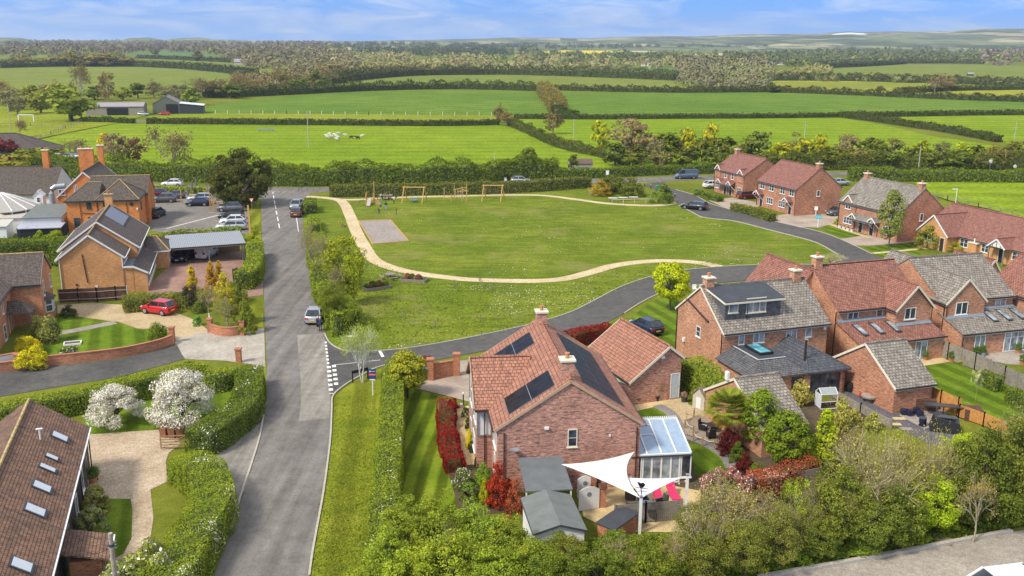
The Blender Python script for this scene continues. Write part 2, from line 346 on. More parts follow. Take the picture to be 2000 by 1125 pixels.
P_apron = brick('block_paving_pale', (.36, .32, .26), (.30, .265, .215), (.20, .175, .14), .2, .1, dirt=(.42, .385, .32), blot=.5)
P_red = brick('block_paving_red', (.30, .17, .125), (.25, .145, .11), (.15, .10, .08), .2, .1, dirt=(.20, .13, .10), blot=.4)
P_drive = brick('block_paving_beige', (.40, .32, .25), (.35, .275, .215), (.24, .19, .15), .2, .1, dirt=(.31, .25, .2), blot=.3)
P_cream = brick('sandstone_flags', (.56, .43, .22), (.50, .37, .18), (.30, .23, .12), .6, .6, dirt=(.46, .34, .18), blot=.25)
P_setts = brick('grey_setts', (.22, .20, .19), (.17, .155, .15), (.10, .09, .08), .2, .1, dirt=(.2, .18, .16))
M_deck = planks('deck_boards', (.33, .26, .19), (.27, .21, .155), .14)

def struct(name, mb, m, **k):
    o = mb.build(name, m); o['kind'] = 'structure'; return o
def patch(name, pts, m, z, sm=0, world=False):
    P = [Vector((p[0], p[1], 0)) for p in pts] if world else [G(*p) for p in pts]
    if sm: P = smooth_line(P, sm, True)
    P = [Vector((p.x, p.y, z)) for p in P]
    # keep winding upwards
    a = sum(P[i].x * P[(i + 1) % len(P)].y - P[(i + 1) % len(P)].x * P[i].y for i in range(len(P)))
    if a < 0: P.reverse()
    return struct(name, MB().poly(P), m)
def ribbon(name, pts, w, m, z, n=6, world=False, close=False):
    P = smooth_line([G(*p) for p in pts] if not world else [Vector((p[0], p[1], 0)) for p in pts], n, close)
    mb = MB(); q = []
    k = len(P)
    for i, p in enumerate(P):
        d = (P[(i + 1) % k if close else min(i + 1, k - 1)] - P[(i - 1) % k if close else max(i - 1, 0)]).normalized(); s = Vector((-d.y, d.x, 0)) * w / 2
        q.append((p + s, p - s))
    for i in range(k if close else k - 1):
        a, b = q[i], q[(i + 1) % k]
        mb.poly([(a[1].x, a[1].y, z), (b[1].x, b[1].y, z), (b[0].x, b[0].y, z), (a[0].x, a[0].y, z)])
    return struct(name, mb, m)
def kerb(name, pts, m=M_conc, w=.14, h=.1, n=6):
    P = smooth_line([G(*p) for p in pts], n); mb = MB()
    for i in range(len(P) - 1):
        d = (P[i + 1] - P[i]).normalized()
        a = P[i] + Vector((0, 0, h / 2)); b = P[i + 1] + Vector((0, 0, h / 2)) 
        mb.bar(a, b, w, h + .02)
    return struct(name, mb, m)
mb = MB(); rr = [0, 60, 120, 200, 320, 500, 900, 1600, 3000, 4600]
pp = [(r * math.cos(t * math.pi / 16), r * math.sin(t * math.pi / 16), 0) for r in rr[1:] for t in range(32)]
mb.v = [(0, 0, 0)] + pp
for t in range(32): mb.f.append((0, 1 + t, 1 + (t + 1) % 32))
for j in range(len(rr) - 2):
    for t in range(32):
        u = (t + 1) % 32; a = 1 + j * 32; mb.f.append((a + t, a + 32 + t, a + 32 + u, a + u))
mb.m = [0] * len(mb.f)
struct('ground', mb, GR_base)

FZ = [.02]
def field(pts, m):
    FZ[0] += .006
    return patch('field', pts, m, FZ[0])
field([(228, 241), (980, 244), (1110, 285), (1245, 326), (1262, 340), (1000, 345), (600, 352), (60, 350), (-150, 330), (-50, 290), (60, 276), (150, 258)], GR_f1)
field([(285, 232), (960, 238), (975, 224), (560, 222), (380, 221), (290, 226)], GR_f2)
field([(392, 213), (430, 203), (500, 193), (570, 187), (640, 182), (720, 178), (800, 176), (900, 175), (1000, 177), (1062, 181), (1080, 205), (1090, 222), (960, 225), (560, 222), (380, 221)], GR_f3)
field([(1090, 178), (1150, 180), (1330, 181), (1500, 180), (1600, 184), (1820, 193), (2200, 205), (2200, 221), (1640, 224), (1400, 226), (1150, 226), (1095, 222)], GR_f3)
field([(1008, 233), (1200, 231), (1640, 230), (1720, 243), (1820, 266), (1950, 285), (1900, 300), (1300, 330), (1250, 325), (1110, 280), (1005, 246)], GR_f1)
field([(1690, 230), (1850, 226), (2200, 224), (2200, 330), (1990, 290), (1940, 268), (1780, 246)], GR_f1)
field([(640, 165), (700, 156), (800, 149), (860, 147), (1000, 146), (1160, 151), (1330, 157), (1335, 172), (1090, 171), (800, 166)], GR_f4)
field([(-300, 145), (0, 131), (150, 130), (280, 130), (400, 137), (500, 149), (495, 162), (400, 172), (0, 185), (-300, 195)], GR_f4)
field([(242, 104), (310, 98), (390, 100), (440, 115), (478, 122), (270, 113)], GR_f6)
field([(265, 113), (470, 122), (520, 130), (330, 128)], GR_f4)
field([(-200, 112), (0, 108), (120, 108), (130, 118), (-200, 120)], GR_f4)
field([(455, 126), (560, 126), (575, 137), (500, 141), (460, 133)], GR_f4)
field([(1490, 158), (1700, 157), (1900, 164), (2200, 172), (2200, 196), (1950, 188), (1800, 184), (1530, 177)], GR_f5)
field([(1600, 137), (1700, 130), (1780, 126), (2200, 130), (2200, 155), (1900, 151), (1640, 148)], GR_f4)
field([(1080, 135), (1330, 131), (1325, 142), (1150, 144)], GR_f6)
field([(1050, 114), (1150, 116), (1150, 121), (1060, 119)], GR_f6)
field([(1610, 124), (1800, 114), (1910, 110), (1900, 121), (1700, 124), (1610, 130)], GR_f4)
field([(1057, 101), (1100, 98.5), (1200, 97.5), (1245, 101), (1180, 104), (1060, 106)], GR_rape)
field([(1225, 98), (1290, 99), (1285, 103), (1240, 102)], GR_stub)
field([(1320, 106), (1450, 103), (1440, 108), (1330, 109)], GR_stub)
field([(1515, 99), (1580, 94), (1660, 99), (1650, 104), (1560, 103)], GR_stub)
field([(620, 92), (700, 92), (760, 97), (640, 98)], GR_stub)
field([(1650, 92), (1780, 90), (1900, 95), (1700, 98)], GR_f6)
field([(830, 108), (1000, 104), (1010, 110), (850, 112)], GR_f6)
field([(1785, 357), (2200, 357), (2300, 560), (2000, 430), (1935, 410), (1870, 398), (1800, 375)], GR_f1)
field([(-150, 212), (230, 205), (290, 225), (230, 241), (150, 256), (60, 275), (-150, 300)], GR_f2)

# roads
patch('road', [(360, 1260), (418, 1125), (432, 1090), (478, 960), (505, 870), (518, 790), (521, 710), (518, 640), (515, 560), (513, 500), (511, 440), (509, 385), (500, 372), (500, 366), (635, 367), (640, 375), (606, 378), (596, 386), (590, 400), (592, 440), (600, 500), (608, 560), (622, 610), (632, 640), (634, 655), (641, 700), (645, 740), (648, 790), (645, 860), (632, 960), (612, 1070), (604, 1125), (590, 1260)], A_main, .040)
ribbon('road', [(-200, 330), (100, 345), (250, 358), (340, 366), (512, 371), (620, 371), (760, 368), (900, 363), (1018, 359), (1120, 355), (1240, 351.5), (1350, 348), (1420, 345), (1600, 340), (1800, 339), (2200, 345)], 6.2, A_main, .036, 4)
up = [(634, 652), (642, 668), (660, 681), (690, 688), (740, 686), (800, 680), (880, 667), (960, 651), (1040, 633), (1110, 612), (1160, 588), (1210, 562), (1270, 541), (1330, 529), (1400, 522), (1470, 518), (1530, 516), (1580, 517), (1620, 515), (1643, 508), (1636, 497), (1597, 475.5), (1555, 462.7), (1501, 449), (1448, 435), (1420, 430), (1392, 427.5), (1368, 423.5), (1352, 415), (1326, 402), (1316, 390), (1300, 378), (1255, 363)]
lo = [(650, 775), (668, 757), (700, 737), (745, 716), (800, 708), (850, 704), (925, 690), (1000, 676), (1100, 655), (1170, 636), (1220, 612), (1255, 590), (1290, 574), (1340, 562), (1400, 553), (1480, 547), (1540, 541), (1620, 535), (1700, 520), (1730, 508), (1704, 497), (1640, 467), (1597, 452), (1555, 442.4), (1482, 425), (1414, 406), (1384, 396.5), (1356, 381.6), (1320, 371), (1300, 362), (1300, 352)]
def strip(name, A, B, m, z, n=120):
    def res(P):
        P = smooth_line([G(*p) for p in P], 6); l = [0]
        for i in range(1, len(P)): l.append(l[-1] + (P[i] - P[i - 1]).length)
        o = []; j = 0
        for k in range(n + 1):
            t = l[-1] * k / n
            while j < len(P) - 2 and l[j + 1] < t: j += 1
            u = (t - l[j]) / max(1e-6, l[j + 1] - l[j]); o.append(P[j].lerp(P[j + 1], min(1, u)))
        return o
    a, b = res(A), res(B); mb = MB()
    for i in range(n): mb.poly([(b[i].x, b[i].y, z), (b[i + 1].x, b[i + 1].y, z), (a[i + 1].x, a[i + 1].y, z), (a[i].x, a[i].y, z)])
    return struct(name, mb, m)
strip('road', up[:18], lo[:18], A_new, .046)
strip('road', up[17:], lo[17:], A_new, .0462, 60)
kerb('kerb', up[:20]); kerb('kerb', up[20:30]); kerb('kerb', [(604, 1125), (612, 1070), (632, 960), (645, 860), (648, 800), (650, 775), (668, 757), (700, 737), (745, 716), (800, 708)])
kerb('kerb', lo[10:15]); kerb('kerb', lo[20:29])
kerb('kerb', [(518, 790), (508, 850), (490, 910), (470, 970), (452, 1035)])
patch('road_patch', [(580, 655), (632, 651), (641, 720), (645, 790), (643, 818), (583, 824), (588, 790), (587, 740)], A_patch, .048)
M_paint = plain('road_paint', (.72, .70, .66), .7, var=.15, scale=4)
def dash(pts, w, l, g, z=.056, name='road_marking'):
    P = [G(*p) for p in pts]; mb = MB(); tot = 0
    for a, b in zip(P, P[1:]):
        d = (b - a); L_ = d.length; d.normalize(); s = Vector((-d.y, d.x, 0)) * w / 2; t = 0
        while t < L_ - .05:
            e = min(L_, t + l); p, q = a + d * t, a + d * e
            mb.poly([tuple(p - s)[:2] + (z,), tuple(q - s)[:2] + (z,), tuple(q + s)[:2] + (z,), tuple(p + s)[:2] + (z,)]); t += l + g
    struct(name, mb, M_paint)
dash([(546, 446), (537, 399), (533, 376)], .18, 4.2, 2.2)
dash([(545, 640), (555, 900), (545, 1000)], .1, 0, 1e9)
dash([(636, 668), (641, 712)], .22, .62, .5); dash([(642, 716), (647, 770)], .38, .62, .62); dash([(652, 714), (657, 755)], .38, .62, .62)
dash([(650, 714), (743, 704)], .1, 100, 0); dash([(741, 685), (748, 698)], .3, 100, 0); dash([(512, 374), (585, 376)], .15, .6, .5)
dash([(1241, 357), (1300, 355)], .15, .8, .3); dash([(579, 425), (583, 453)], .12, 100, 0)
# green, paths
patch('village_green', [(604, 384), (640, 378), (800, 377), (1000, 374), (1150, 368), (1240, 366), (1290, 376), (1316, 392), (1326, 403), (1368, 424), (1420, 431), (1501, 450), (1597, 476), (1636, 498), (1642, 507), (1620, 514), (1530, 515), (1400, 521), (1330, 528), (1210, 561), (1160, 587), (1110, 611), (1040, 632), (880, 666), (740, 685), (690, 687), (642, 667), (635, 652), (622, 605), (608, 555), (600, 500), (592, 440), (590, 402)], GR_green, .024)
ribbon('path', [(596, 384), (640, 387), (668, 394), (683, 420), (695, 450), (712, 482), (730, 507), (765, 523), (820, 535), (900, 545), (960, 548), (1040, 549), (1100, 545), (1150, 533), (1200, 519), (1260, 511), (1320, 510), (1370, 514), (1408, 522)], 2.0, P_sand, .034)
ribbon('path', [(668, 390), (700, 390), (800, 385), (900, 383), (1000, 381), (1060, 382), (1120, 389), (1180, 397), (1240, 401), (1290, 401), (1328, 394)], 1.7, P_sand, .0345)
patch('court', [(700, 432), (762, 430), (798, 472), (728, 478)], P_court, .05)
for a, b in (((700, 432), (728, 478)), ((728, 478), (798, 472)), ((762, 430), (798, 472)), ((700, 432), (762, 430))):
    tag(MB().bar(G(*a) + Vector((0, 0, .1)), G(*b) + Vector((0, 0, .1)), .12, .2).build('edging_board', M_pine), None, None, None, 'structure')
# left side
patch('car_park', [(270, 362), (340, 372), (420, 380), (480, 395), (487, 440), (486, 457), (330, 456), (298, 452), (285, 425)], A_park, .038)
patch('driveway', [(285, 590), (288, 560), (330, 520), (335, 490), (480, 488), (470, 540), (514, 545), (514, 577), (470, 582), (400, 590)], P_red, .030)
patch('gravel_drive', [(112, 596), (180, 592), (246, 596), (280, 607), (340, 610), (380, 625), (411, 648), (380, 668), (339, 668), (330, 650), (294, 643), (269, 642), (231, 629), (211, 627), (154, 619), (112, 612)], P_grav, .032)
patch('driveway', [(339, 663), (411, 646), (470, 650), (516, 640), (518, 716), (440, 705), (362, 702), (343, 675)], P_apron, .034)
patch('lane', [(-150, 745), (0, 726), (99, 715), (174, 708), (249, 698), (333, 675), (346, 674), (360, 702), (240, 735), (0, 775), (-150, 800)], A_lane, .036)
patch('front_lawn', [(112, 612), (154, 620), (211, 628), (231, 630), (269, 643), (330, 650), (330, 672), (249, 694), (174, 703), (60, 715), (60, 640)], GR_lawn2, .026)
ribbon('garden_path', [(110, 652), (150, 645), (225, 630)], 1.4, P_court, .034)
patch('gravel_drive', [(165, 850), (235, 845), (308, 840), (345, 852), (352, 868), (330, 885), (324, 901), (328, 941), (294, 957), (300, 1012), (292, 1064), (235, 1110), (180, 1110), (241, 1083), (257, 1052), (259, 996), (255, 975), (209, 975), (150, 960)], P_grav2, .032)
patch('driveway', [(400, 884), (420, 865), (470, 838), (514, 812), (505, 870), (478, 960), (458, 985), (440, 940)], A_patch, .042)
ribbon('pavement', [(498, 825), (478, 905), (455, 985), (430, 1060)], .9, A_main, .037)
patch('lawn', [(165, 850), (165, 780), (330, 740), (470, 720), (500, 740), (500, 800), (380, 860), (330, 850)], GR_lawn2, .022)
patch('lawn', [(190, 975), (255, 975), (262, 1010), (257, 1052), (230, 1095), (180, 1100)], GR_lawn2, .022)
# main house plot
patch('verge', [(608, 1125), (616, 1070), (636, 960), (649, 860), (652, 800), (654, 776), (670, 760), (700, 741), (745, 720), (745, 1125), (600, 1260)], GR_verge, .026)
patch('verge', [(505, 880), (490, 700), (519, 705), (521, 790), (516, 830)], GR_verge, .026)
patch('verge', [(487, 590), (513, 590), (515, 650), (480, 650)], GR_verge, .026)
patch('verge', [(470, 395), (508, 395), (511, 470), (482, 475)], GR_verge, .026)
patch('lawn', [(770, 740), (808, 759), (859, 774), (856, 799), (865, 885), (882, 942), (899, 967), (900, 1010), (760, 1010)], GR_lawn, .028)
patch('driveway', [(800, 745), (839, 741), (896, 734), (896, 705), (925, 703), (985, 700), (985, 790), (927, 788), (871, 773), (806, 757)], P_drive, .034)
patch('garden_path', [(885, 802), (905, 795), (922, 792), (945, 800), (950, 905), (913, 909), (899, 879), (890, 839)], P_cream, .036)
patch('garden_bed', [(856, 776), (885, 790), (893, 840), (905, 880), (925, 912), (985, 915), (1000, 1000), (900, 1010), (882, 945), (862, 885)], GR_gard, .03)
patch('garden_bed', [(1228, 800), (1700, 780), (1640, 1000), (1360, 1000), (1230, 900)], GR_gard, .02)
patch('patio', [(1120, 940), (1240, 935), (1370, 960), (1362, 1040), (1200, 1040), (1140, 1010)], P_cream, .036)
patch('patio', [(1225, 800), (1332, 772), (1345, 790), (1400, 815), (1405, 850), (1330, 850), (1290, 800)], P_grav, .030)
patch('patio', [(1225, 802), (1225, 790), (1330, 772), (1335, 782), (1245, 803)], P_cream, .036)
patch('lawn', [(1240, 800), (1272, 792), (1298, 804), (1316, 822), (1322, 845), (1310, 870), (1240, 850)], GR_lawn2, .034)
patch('lawn', [(1342, 862), (1375, 872), (1405, 890), (1420, 912), (1405, 935), (1360, 930)], GR_lawn2, .034)
ribbon('garden_path', [(1283, 792), (1310, 808), (1325, 830), (1340, 850), (1380, 868), (1415, 890), (1430, 915)], 1.0, P_setts, .040)
patch('deck', [(1335, 822), (1362, 815), (1412, 816), (1440, 845), (1440, 875), (1385, 866), (1338, 850)], M_deck, .12)
patch('lawn', [(1232, 622), (1262, 596), (1290, 582), (1325, 578), (1322, 690), (1295, 672)], GR_lawn2, .028)
patch('driveway', [(1400, 556), (1540, 543), (1560, 560), (1400, 580)], P_drive, .034)
# right gardens
patch('driveway', [(1384, 392), (1430, 386), (1482, 396), (1482, 404), (1428, 409), (1414, 405)], P_drive, .034)
patch('driveway', [(1484, 426), (1553, 416), (1650, 414), (1650, 430), (1600, 445), (1556, 443)], P_drive, .034)
patch('driveway', [(1640, 467), (1690, 460), (1740, 452), (1830, 470), (1700, 480), (1668, 480)], P_drive, .034)
patch('lawn', [(1602, 446), (1628, 438), (1692, 462), (1642, 466)], GR_lawn2, .03)
patch('lawn', [(1690, 483), (1780, 474), (1800, 500), (1720, 510)], GR_lawn2, .03)
ribbon('garden_path', [(1619, 437), (1660, 452), (1700, 465)], 1.1, P_cream, .036)
ribbon('garden_path', [(1705, 495), (1800, 486), (1850, 478), (1905, 505)], .9, P_cream, .036)
patch('lawn', [(1799, 716), (1864, 709), (1899, 724), (1988, 762), (2150, 820), (2150, 960), (1968, 842), (1869, 789), (1807, 754)], GR_lawn2, .03)
patch('patio', [(1780, 700), (1821, 688), (1863, 706), (1799, 716)], P_cream, .036)
patch('patio', [(1650, 764), (1685, 774), (1764, 812), (1849, 834), (1870, 850), (1836, 880), (1749, 834), (1660, 795), (1600, 765)], P_slate, .028)
patch('patio', [(1756, 812), (1775, 790), (1840, 790), (1860, 830), (1804, 838)], P_court, .034)
patch('patio', [(1905, 672), (2150, 670), (2150, 720), (1968, 712), (1930, 704)], P_yard, .03)
patch('yard', [(1440, 1140), (1700, 1092), (1975, 1040), (2300, 985), (2300, 1500), (1440, 1500)], P_yard, .036)
kerb('kerb', [(1480, 1131), (1600, 1110), (1700, 1092), (1800, 1073), (1900, 1054), (1975, 1040)], M_conc, .3, .22, 2)

# far hills: one broad rise beyond the plain
hm, ht, hb = newmat('far_hills'); hb.inputs['Roughness'].default_value = 1; hb.inputs['Specular IOR Level'].default_value = 0
g = geo(ht); mpn = ht.nodes.new('ShaderNodeMapping'); mpn.inputs['Scale'].default_value = (1, .45, 2.5); ht.links.new(g, mpn.inputs[0])
vo = ht.nodes.new('ShaderNodeTexVoronoi'); vo.inputs['Scale'].default_value = .0045; vo.inputs['Randomness'].default_value = .9; ht.links.new(mpn.outputs[0], vo.inputs['Vector'])
sxx = ht.nodes.new('ShaderNodeSeparateXYZ'); ht.links.new(vo.outputs['Color'], sxx.inputs[0])
hc = ramp(ht, sxx.outputs[0], [(.1, (.07, .10, .05)), (.35, (.17, .21, .09)), (.55, (.28, .30, .14)), (.75, (.12, .16, .07)), (.92, (.42, .37, .22))])
hc = mix(ht, ramp(ht, noise(ht, .007, 6, .75, mpn.outputs[0]), [(.48, 0), (.56, .85)]), hc, (.055, .075, .05))
ht.links.new(hc, hb.inputs['Base Color'])
crest = [(-400, 76), (-100, 74), (0, 73), (40, 74), (70, 80), (140, 80.5), (235, 79), (252, 74), (290, 73), (320, 78), (345, 74.5), (390, 73), (420, 77), (520, 80), (600, 80), (700, 80), (800, 78.5), (900, 76.5), (1000, 73.5), (1080, 73.5), (1150, 75), (1200, 72.5), (1280, 70), (1350, 71), (1480, 67), (1600, 66), (1630, 63), (1660, 61.5), (1685, 63), (1740, 61.5), (1850, 61), (1880, 59), (1930, 56), (2000, 56), (2100, 52), (2400, 50)]
def crest_h(px):
    for (a, ya), (b, yb) in zip(crest, crest[1:]):
        if a <= px <= b:
            t = (px - a) / (b - a); y = ya + (yb - ya) * (t * t * (3 - 2 * t)); break
    else: y = crest[-1][1] if px > 2000 else crest[0][1]
    d = ray(px, y); return CH + d[2] / math.hypot(d[0], d[1]) * 6200, math.atan2(d[0], d[1])
V_, F_ = [], []; nx = 360; rs = [2500, 2900, 3300, 3800, 4400, 5000, 5600, 6200, 6900, 7600]; prof = [-3, .03, .08, .2, .42, .55, .8, 1, .7, .2]
for i in range(nx + 1):
    px = -400 + 2800 * i / nx; h, az = crest_h(px)
    for r, q in zip(rs, prof):
        nn = math.sin(px * .021 + r * .003) * 3 + math.sin(px * .053 - r * .0021) * 1.6
        z = (q if q < 0 else max(0, h) * q + (nn * q * (1 - q) * 3 if q < .95 else 0)) - (.5 if q < .05 else 0)
        V_.append((r * math.sin(az), r * math.cos(az), z))
for i in range(nx):
    for j in range(len(rs) - 1):
        a = i * len(rs) + j; F_.append((a, a + len(rs), a + len(rs) + 1, a + 1))
mb = MB(); mb.v = V_; mb.f = F_; mb.m = [0] * len(F_); o = struct('hills', mb, hm); o.data.polygons.foreach_set('use_smooth', [True] * len(F_))
mb = MB(); c0 = G(1662, 88); 

# ============================================================ BUILDINGS
class GL:
    def __init__(s): s.L = []
    def bar(s, *a, **k): s.L.append(MB().bar(*a, **k)); return s
    def build(s, n, m, p): return [q.build(n, m, p) for q in s.L]
class House:
    def __init__(s, name, label, ox, oy, rot, wall, roof, cat='house', trim=None, gut=None, group=None, ridge=None):
        s.t = thing(name, label, cat, (ox, oy, 0), R(rot), group); s.o = Vector((ox, oy, 0))
        a = R(rot); s.x = Vector((math.cos(a), math.sin(a), 0)); s.y = Vector((-math.sin(a), math.cos(a), 0))
        s.wm, s.rm = wall, roof; s.w = MB(); s.r = MB(); s.bb = MB(); s.gt = GL(); s.rg = MB(); s.trim = trim or M_crm; s.gut = gut or M_blk; s.ridge = ridge or roof
    def loc(s, p): q = p - s.o; return Vector((q.dot(s.x), q.dot(s.y), q.z))
    def world(s, x, y, z=0): return s.o + s.x * x + s.y * y + Vector((0, 0, z))
    def on(s, px, py, ax, val):
        n = s.x if ax == 'x' else s.y
        v = Vector(ray(px, py)); c = Vector(C0); t = (val - (c - s.o).dot(n)) / v.dot(n); return s.loc(c + v * t)
    def block(s, x0, x1, y0, y1, ze, zr, ax='x', z0=0, f=.5, ov=.12, oe=.28, hl=0, hr=0, verge=(1, 1), walls=True, gut=(1, 1), t=.13, cap=True, we=None):
        """gable or hipped block; ridge along ax; f = ridge position; we=(ze of far side) for unequal eaves"""
        sw = (lambda a, b, z: (a, b, z)) if ax == 'x' else (lambda a, b, z: (b, a, z))
        if ax == 'y': x0, x1, y0, y1 = y0, y1, x0, x1
        ym = y0 + (y1 - y0) * f; ze1 = ze if we is None else we; zb = zr - t
        k0 = (zb - ze) / (ym - y0); k1 = (zb - ze1) / (y1 - ym)
        def fix(mb, i0):   # mirrored axes flip the winding
            if ax == 'y':
                for q in range(i0, len(mb.f)): mb.f[q] = tuple(reversed(mb.f[q]))
        if walls:
            i = len(s.w.f)
            if hl or hr: s.w.ext([sw(x0, y0, z0), sw(x0, y1, z0), sw(x0, y1, ze1), sw(x0, y0, ze)][::-1], sw(x1 - x0, 0, 0))
            else: s.w.ext([sw(x0, y0, z0), sw(x0, y1, z0), sw(x0, y1, ze1 - .02), sw(x0, ym, zb - .02), sw(x0, y0, ze - .02)][::-1], sw(x1 - x0, 0, 0))
            fix(s.w, i)
        i = len(s.r.f)
        if hl or hr:
            a0, a1 = x0 - oe * (1 if hl else .4), x1 + oe * (1 if hr else .4); z_0 = ze - k0 * oe; z_1 = ze1 - k1 * oe; b0, b1 = y0 - oe, y1 + oe
            r0 = sw((x0 + hl) if hl else a0, ym, zr); r1 = sw((x1 - hr) if hr else a1, ym, zr)
            tt = t
            A, B, C, D = sw(a0, b0, z_0 + tt), sw(a1, b0, z_0 + tt), sw(a1, b1, z_1 + tt), sw(a0, b1, z_1 + tt)
            a, b, c, d = [tuple(list(p[:2]) + [p[2] - tt]) for p in (A, B, C, D)]
            for q in ((A, B, r1, r0), (C, D, r0, r1), (B, C, r1), (D, A, r0), (a, b, B, A), (b, c, C, B), (c, d, D, C), (d, a, A, D), (d, c, b, a)): s.r.poly(q)
            if cap:
                up = Vector((0, 0, .05)); s.rg.tube([Vector(r0) + up, Vector(r1) + up], .1, 6)
                if hl: s.rg.tube([Vector(A) + up, Vector(r0) + up, ], .08, 5); s.rg.tube([Vector(D) + up, Vector(r0) + up], .08, 5)
                if hr: s.rg.tube([Vector(B) + up, Vector(r1) + up], .08, 5); s.rg.tube([Vector(C) + up, Vector(r1) + up], .08, 5)
            ge = [(A, B), (D, C)] + ([(A, D)] if hl else []) + ([(B, C)] if hr else [])
        else:
            a0, a1 = x0 - ov, x1 + ov; y_, Y_ = y0 - oe, y1 + oe; zl, zh = ze - k0 * oe, ze1 - k1 * oe
            s.r.ext([sw(a0, y_, zl), sw(a0, ym, zb), sw(a0, Y_, zh), sw(a0, Y_, zh + t), sw(a0, ym, zr), sw(a0, y_, zl + t)], sw(a1 - a0, 0, 0))
            if cap: s.rg.tube([sw(a0, ym, zr + .02), sw(a1, ym, zr + .02)], .11, 6)
            for e, q in ((a0 - .02, verge[0]), (a1 + .02, verge[1])):
                if q:
                    h = .2
                    s.bb.bar(sw(e, y_, zl + t - h / 2 + .02), sw(e, ym, zr - h / 2 + .02), .05, h); s.bb.bar(sw(e, ym, zr - h / 2 + .02), sw(e, Y_, zh + t - h / 2 + .02), .05, h)
            ge = [(sw(a0, y_, zl + t), sw(a1, y_, zl + t)), (sw(a0, Y_, zh + t), sw(a1, Y_, zh + t))]
        fix(s.r, i)
        cen = Vector(sw((x0 + x1) / 2, (y0 + y1) / 2, 0))
        for n_, (p, q) in enumerate(ge):
            if n_ < 2 and not gut[n_]: continue
            p, q = Vector(p), Vector(q); m = (p + q) / 2 - cen; d = (q - p).normalized(); o = Vector((-d.y, d.x, 0)); o = o if o.dot(m) > 0 else -o
            s.gt.bar(p + o * .06 - Vector((0, 0, .1)), q + o * .06 - Vector((0, 0, .1)), .11, .1)
            s.bb.bar(p - o * .03 - Vector((0, 0, .2)), q - o * .03 - Vector((0, 0, .2)), .04, .14)
        return s
    def lean(s, x0, x1, y0, y1, zl, zh, z0=0, oe=.25, t=.12, walls=True, mat=None, ax='y'):
        """mono-pitch: low edge at y0, high edge at y1 (along local y); ax='x': low edge at x0 and high at x1"""
        sw = (lambda a, b, z: (a, b, z)) if ax == 'y' else (lambda a, b, z: (b, a, z))
        if ax == 'x': x0, x1, y0, y1 = y0, y1, x0, x1
        k = (zh - zl) / abs(y1 - y0); sg = 1 if y1 > y0 else -1
        if walls: s.w.ext([sw(x0, y0, z0), sw(x0, y1, z0), sw(x0, y1, zh - .14), sw(x0, y0, zl - .14)], sw(x1 - x0, 0, 0))
        e = y0 - sg * oe; z = zl - k * oe
        s.r.ext([sw(x0 - .1, e, z), sw(x0 - .1, y1, zh), sw(x0 - .1, y1, zh - t), sw(x0 - .1, e, z - t)], sw(x1 - x0 + .2, 0, 0))
        s.gt.bar(sw(x0 - .1, e - sg * .05, z - .09), sw(x1 + .1, e - sg * .05, z - .09), .11, .1)
        s.bb.bar(sw(x0, e + sg * .06, z - .2), sw(x1, e + sg * .06, z - .2), .04, .14)
        return s
    def chimney(s, x, y, z0, z1, w=.7, d=.7, pots=1, capm=None, wm=None, potm=None):
        c = MB().box(x - w / 2, x + w / 2, y - d / 2, y + d / 2, z0, z1).build('chimney', wm or s.wm, s.t)
        MB().box(x - w / 2 - .1, x + w / 2 + .1, y - d / 2 - .1, y + d / 2 + .1, z1 - .02, z1 + .12).build('cap', capm or M_crm, c)
        MB().box(x - w / 2 - .12, x + w / 2 + .12, y - d / 2 - .12, y + d / 2 + .12, z0, z0 + .25).build('flashing', M_lead, c)
        for i in range(pots):
            xx = x + (i - (pots - 1) / 2) * w * .55 / max(1, pots - 1) if pots > 1 else x
            MB().lathe([(.14, 0), (.15, .3), (.18, .32), (.18, .4), (.11, .4)], (xx, y, z1 + .12), 8).build('pot', potm or M_terra, c)
        return c
    def P(s, pl, u, z, d):
        ax, v, sg = pl; q = v + sg * d
        return (u, q, z) if ax == 'y' else (q, u, z)
    def slab(s, mb, pl, u0, u1, z0, z1, d0, d1):
        a = s.P(pl, u0, z0, d0); b = s.P(pl, u1, z1, d1); mb.box(a[0], b[0], a[1], b[1], a[2], b[2])
    def win(s, pl, u0, u1, z0, z1, n=2, glass=None, fm=None, sill=True, trans=False, fw=.07, name='window', d=0, bars=0, split=None):
        if u1 < u0: u0, u1 = u1, u0
        if z1 < z0: z0, z1 = z1, z0
        f = MB()
        for a, b, c, e in ((u0, u1, z0, z0 + fw), (u0, u1, z1 - fw, z1), (u0, u0 + fw, z0 + fw, z1 - fw), (u1 - fw, u1, z0 + fw, z1 - fw)): s.slab(f, pl, a, b, c, e, -.02 + d, .06 + d)
        for i in range(1, n):
            u = u0 + (u1 - u0) * i / n; s.slab(f, pl, u - fw * .6, u + fw * .6, z0 + fw, z1 - fw, -.02 + d, .055 + d)
        if trans or split:
            z = z0 + (z1 - z0) * (split or .72); s.slab(f, pl, u0 + fw, u1 - fw, z - fw * .4, z + fw * .4, -.02 + d, .05 + d)
        for i in range(bars):
            z = z0 + (z1 - z0) * (i + 1) / (bars + 1); s.slab(f, pl, u0 + fw, u1 - fw, z - .015, z + .015, -.02 + d, .045 + d)
        w = f.build(name, fm or s.wf if hasattr(s, 'wf') else (fm or M_wht), s.t)
        g = MB(); s.slab(g, pl, u0 + fw * .5, u1 - fw * .5, z0 + fw * .5, z1 - fw * .5, -.02 + d, .02 + d); g.build('pane', glass or M_glass, w)
        if sill:
            g = MB(); s.slab(g, pl, u0 - .06, u1 + .06, z0 - .07, z0 - .005, 0 + d, .12 + d); g.build('sill', fm or M_wht, w)
        return w
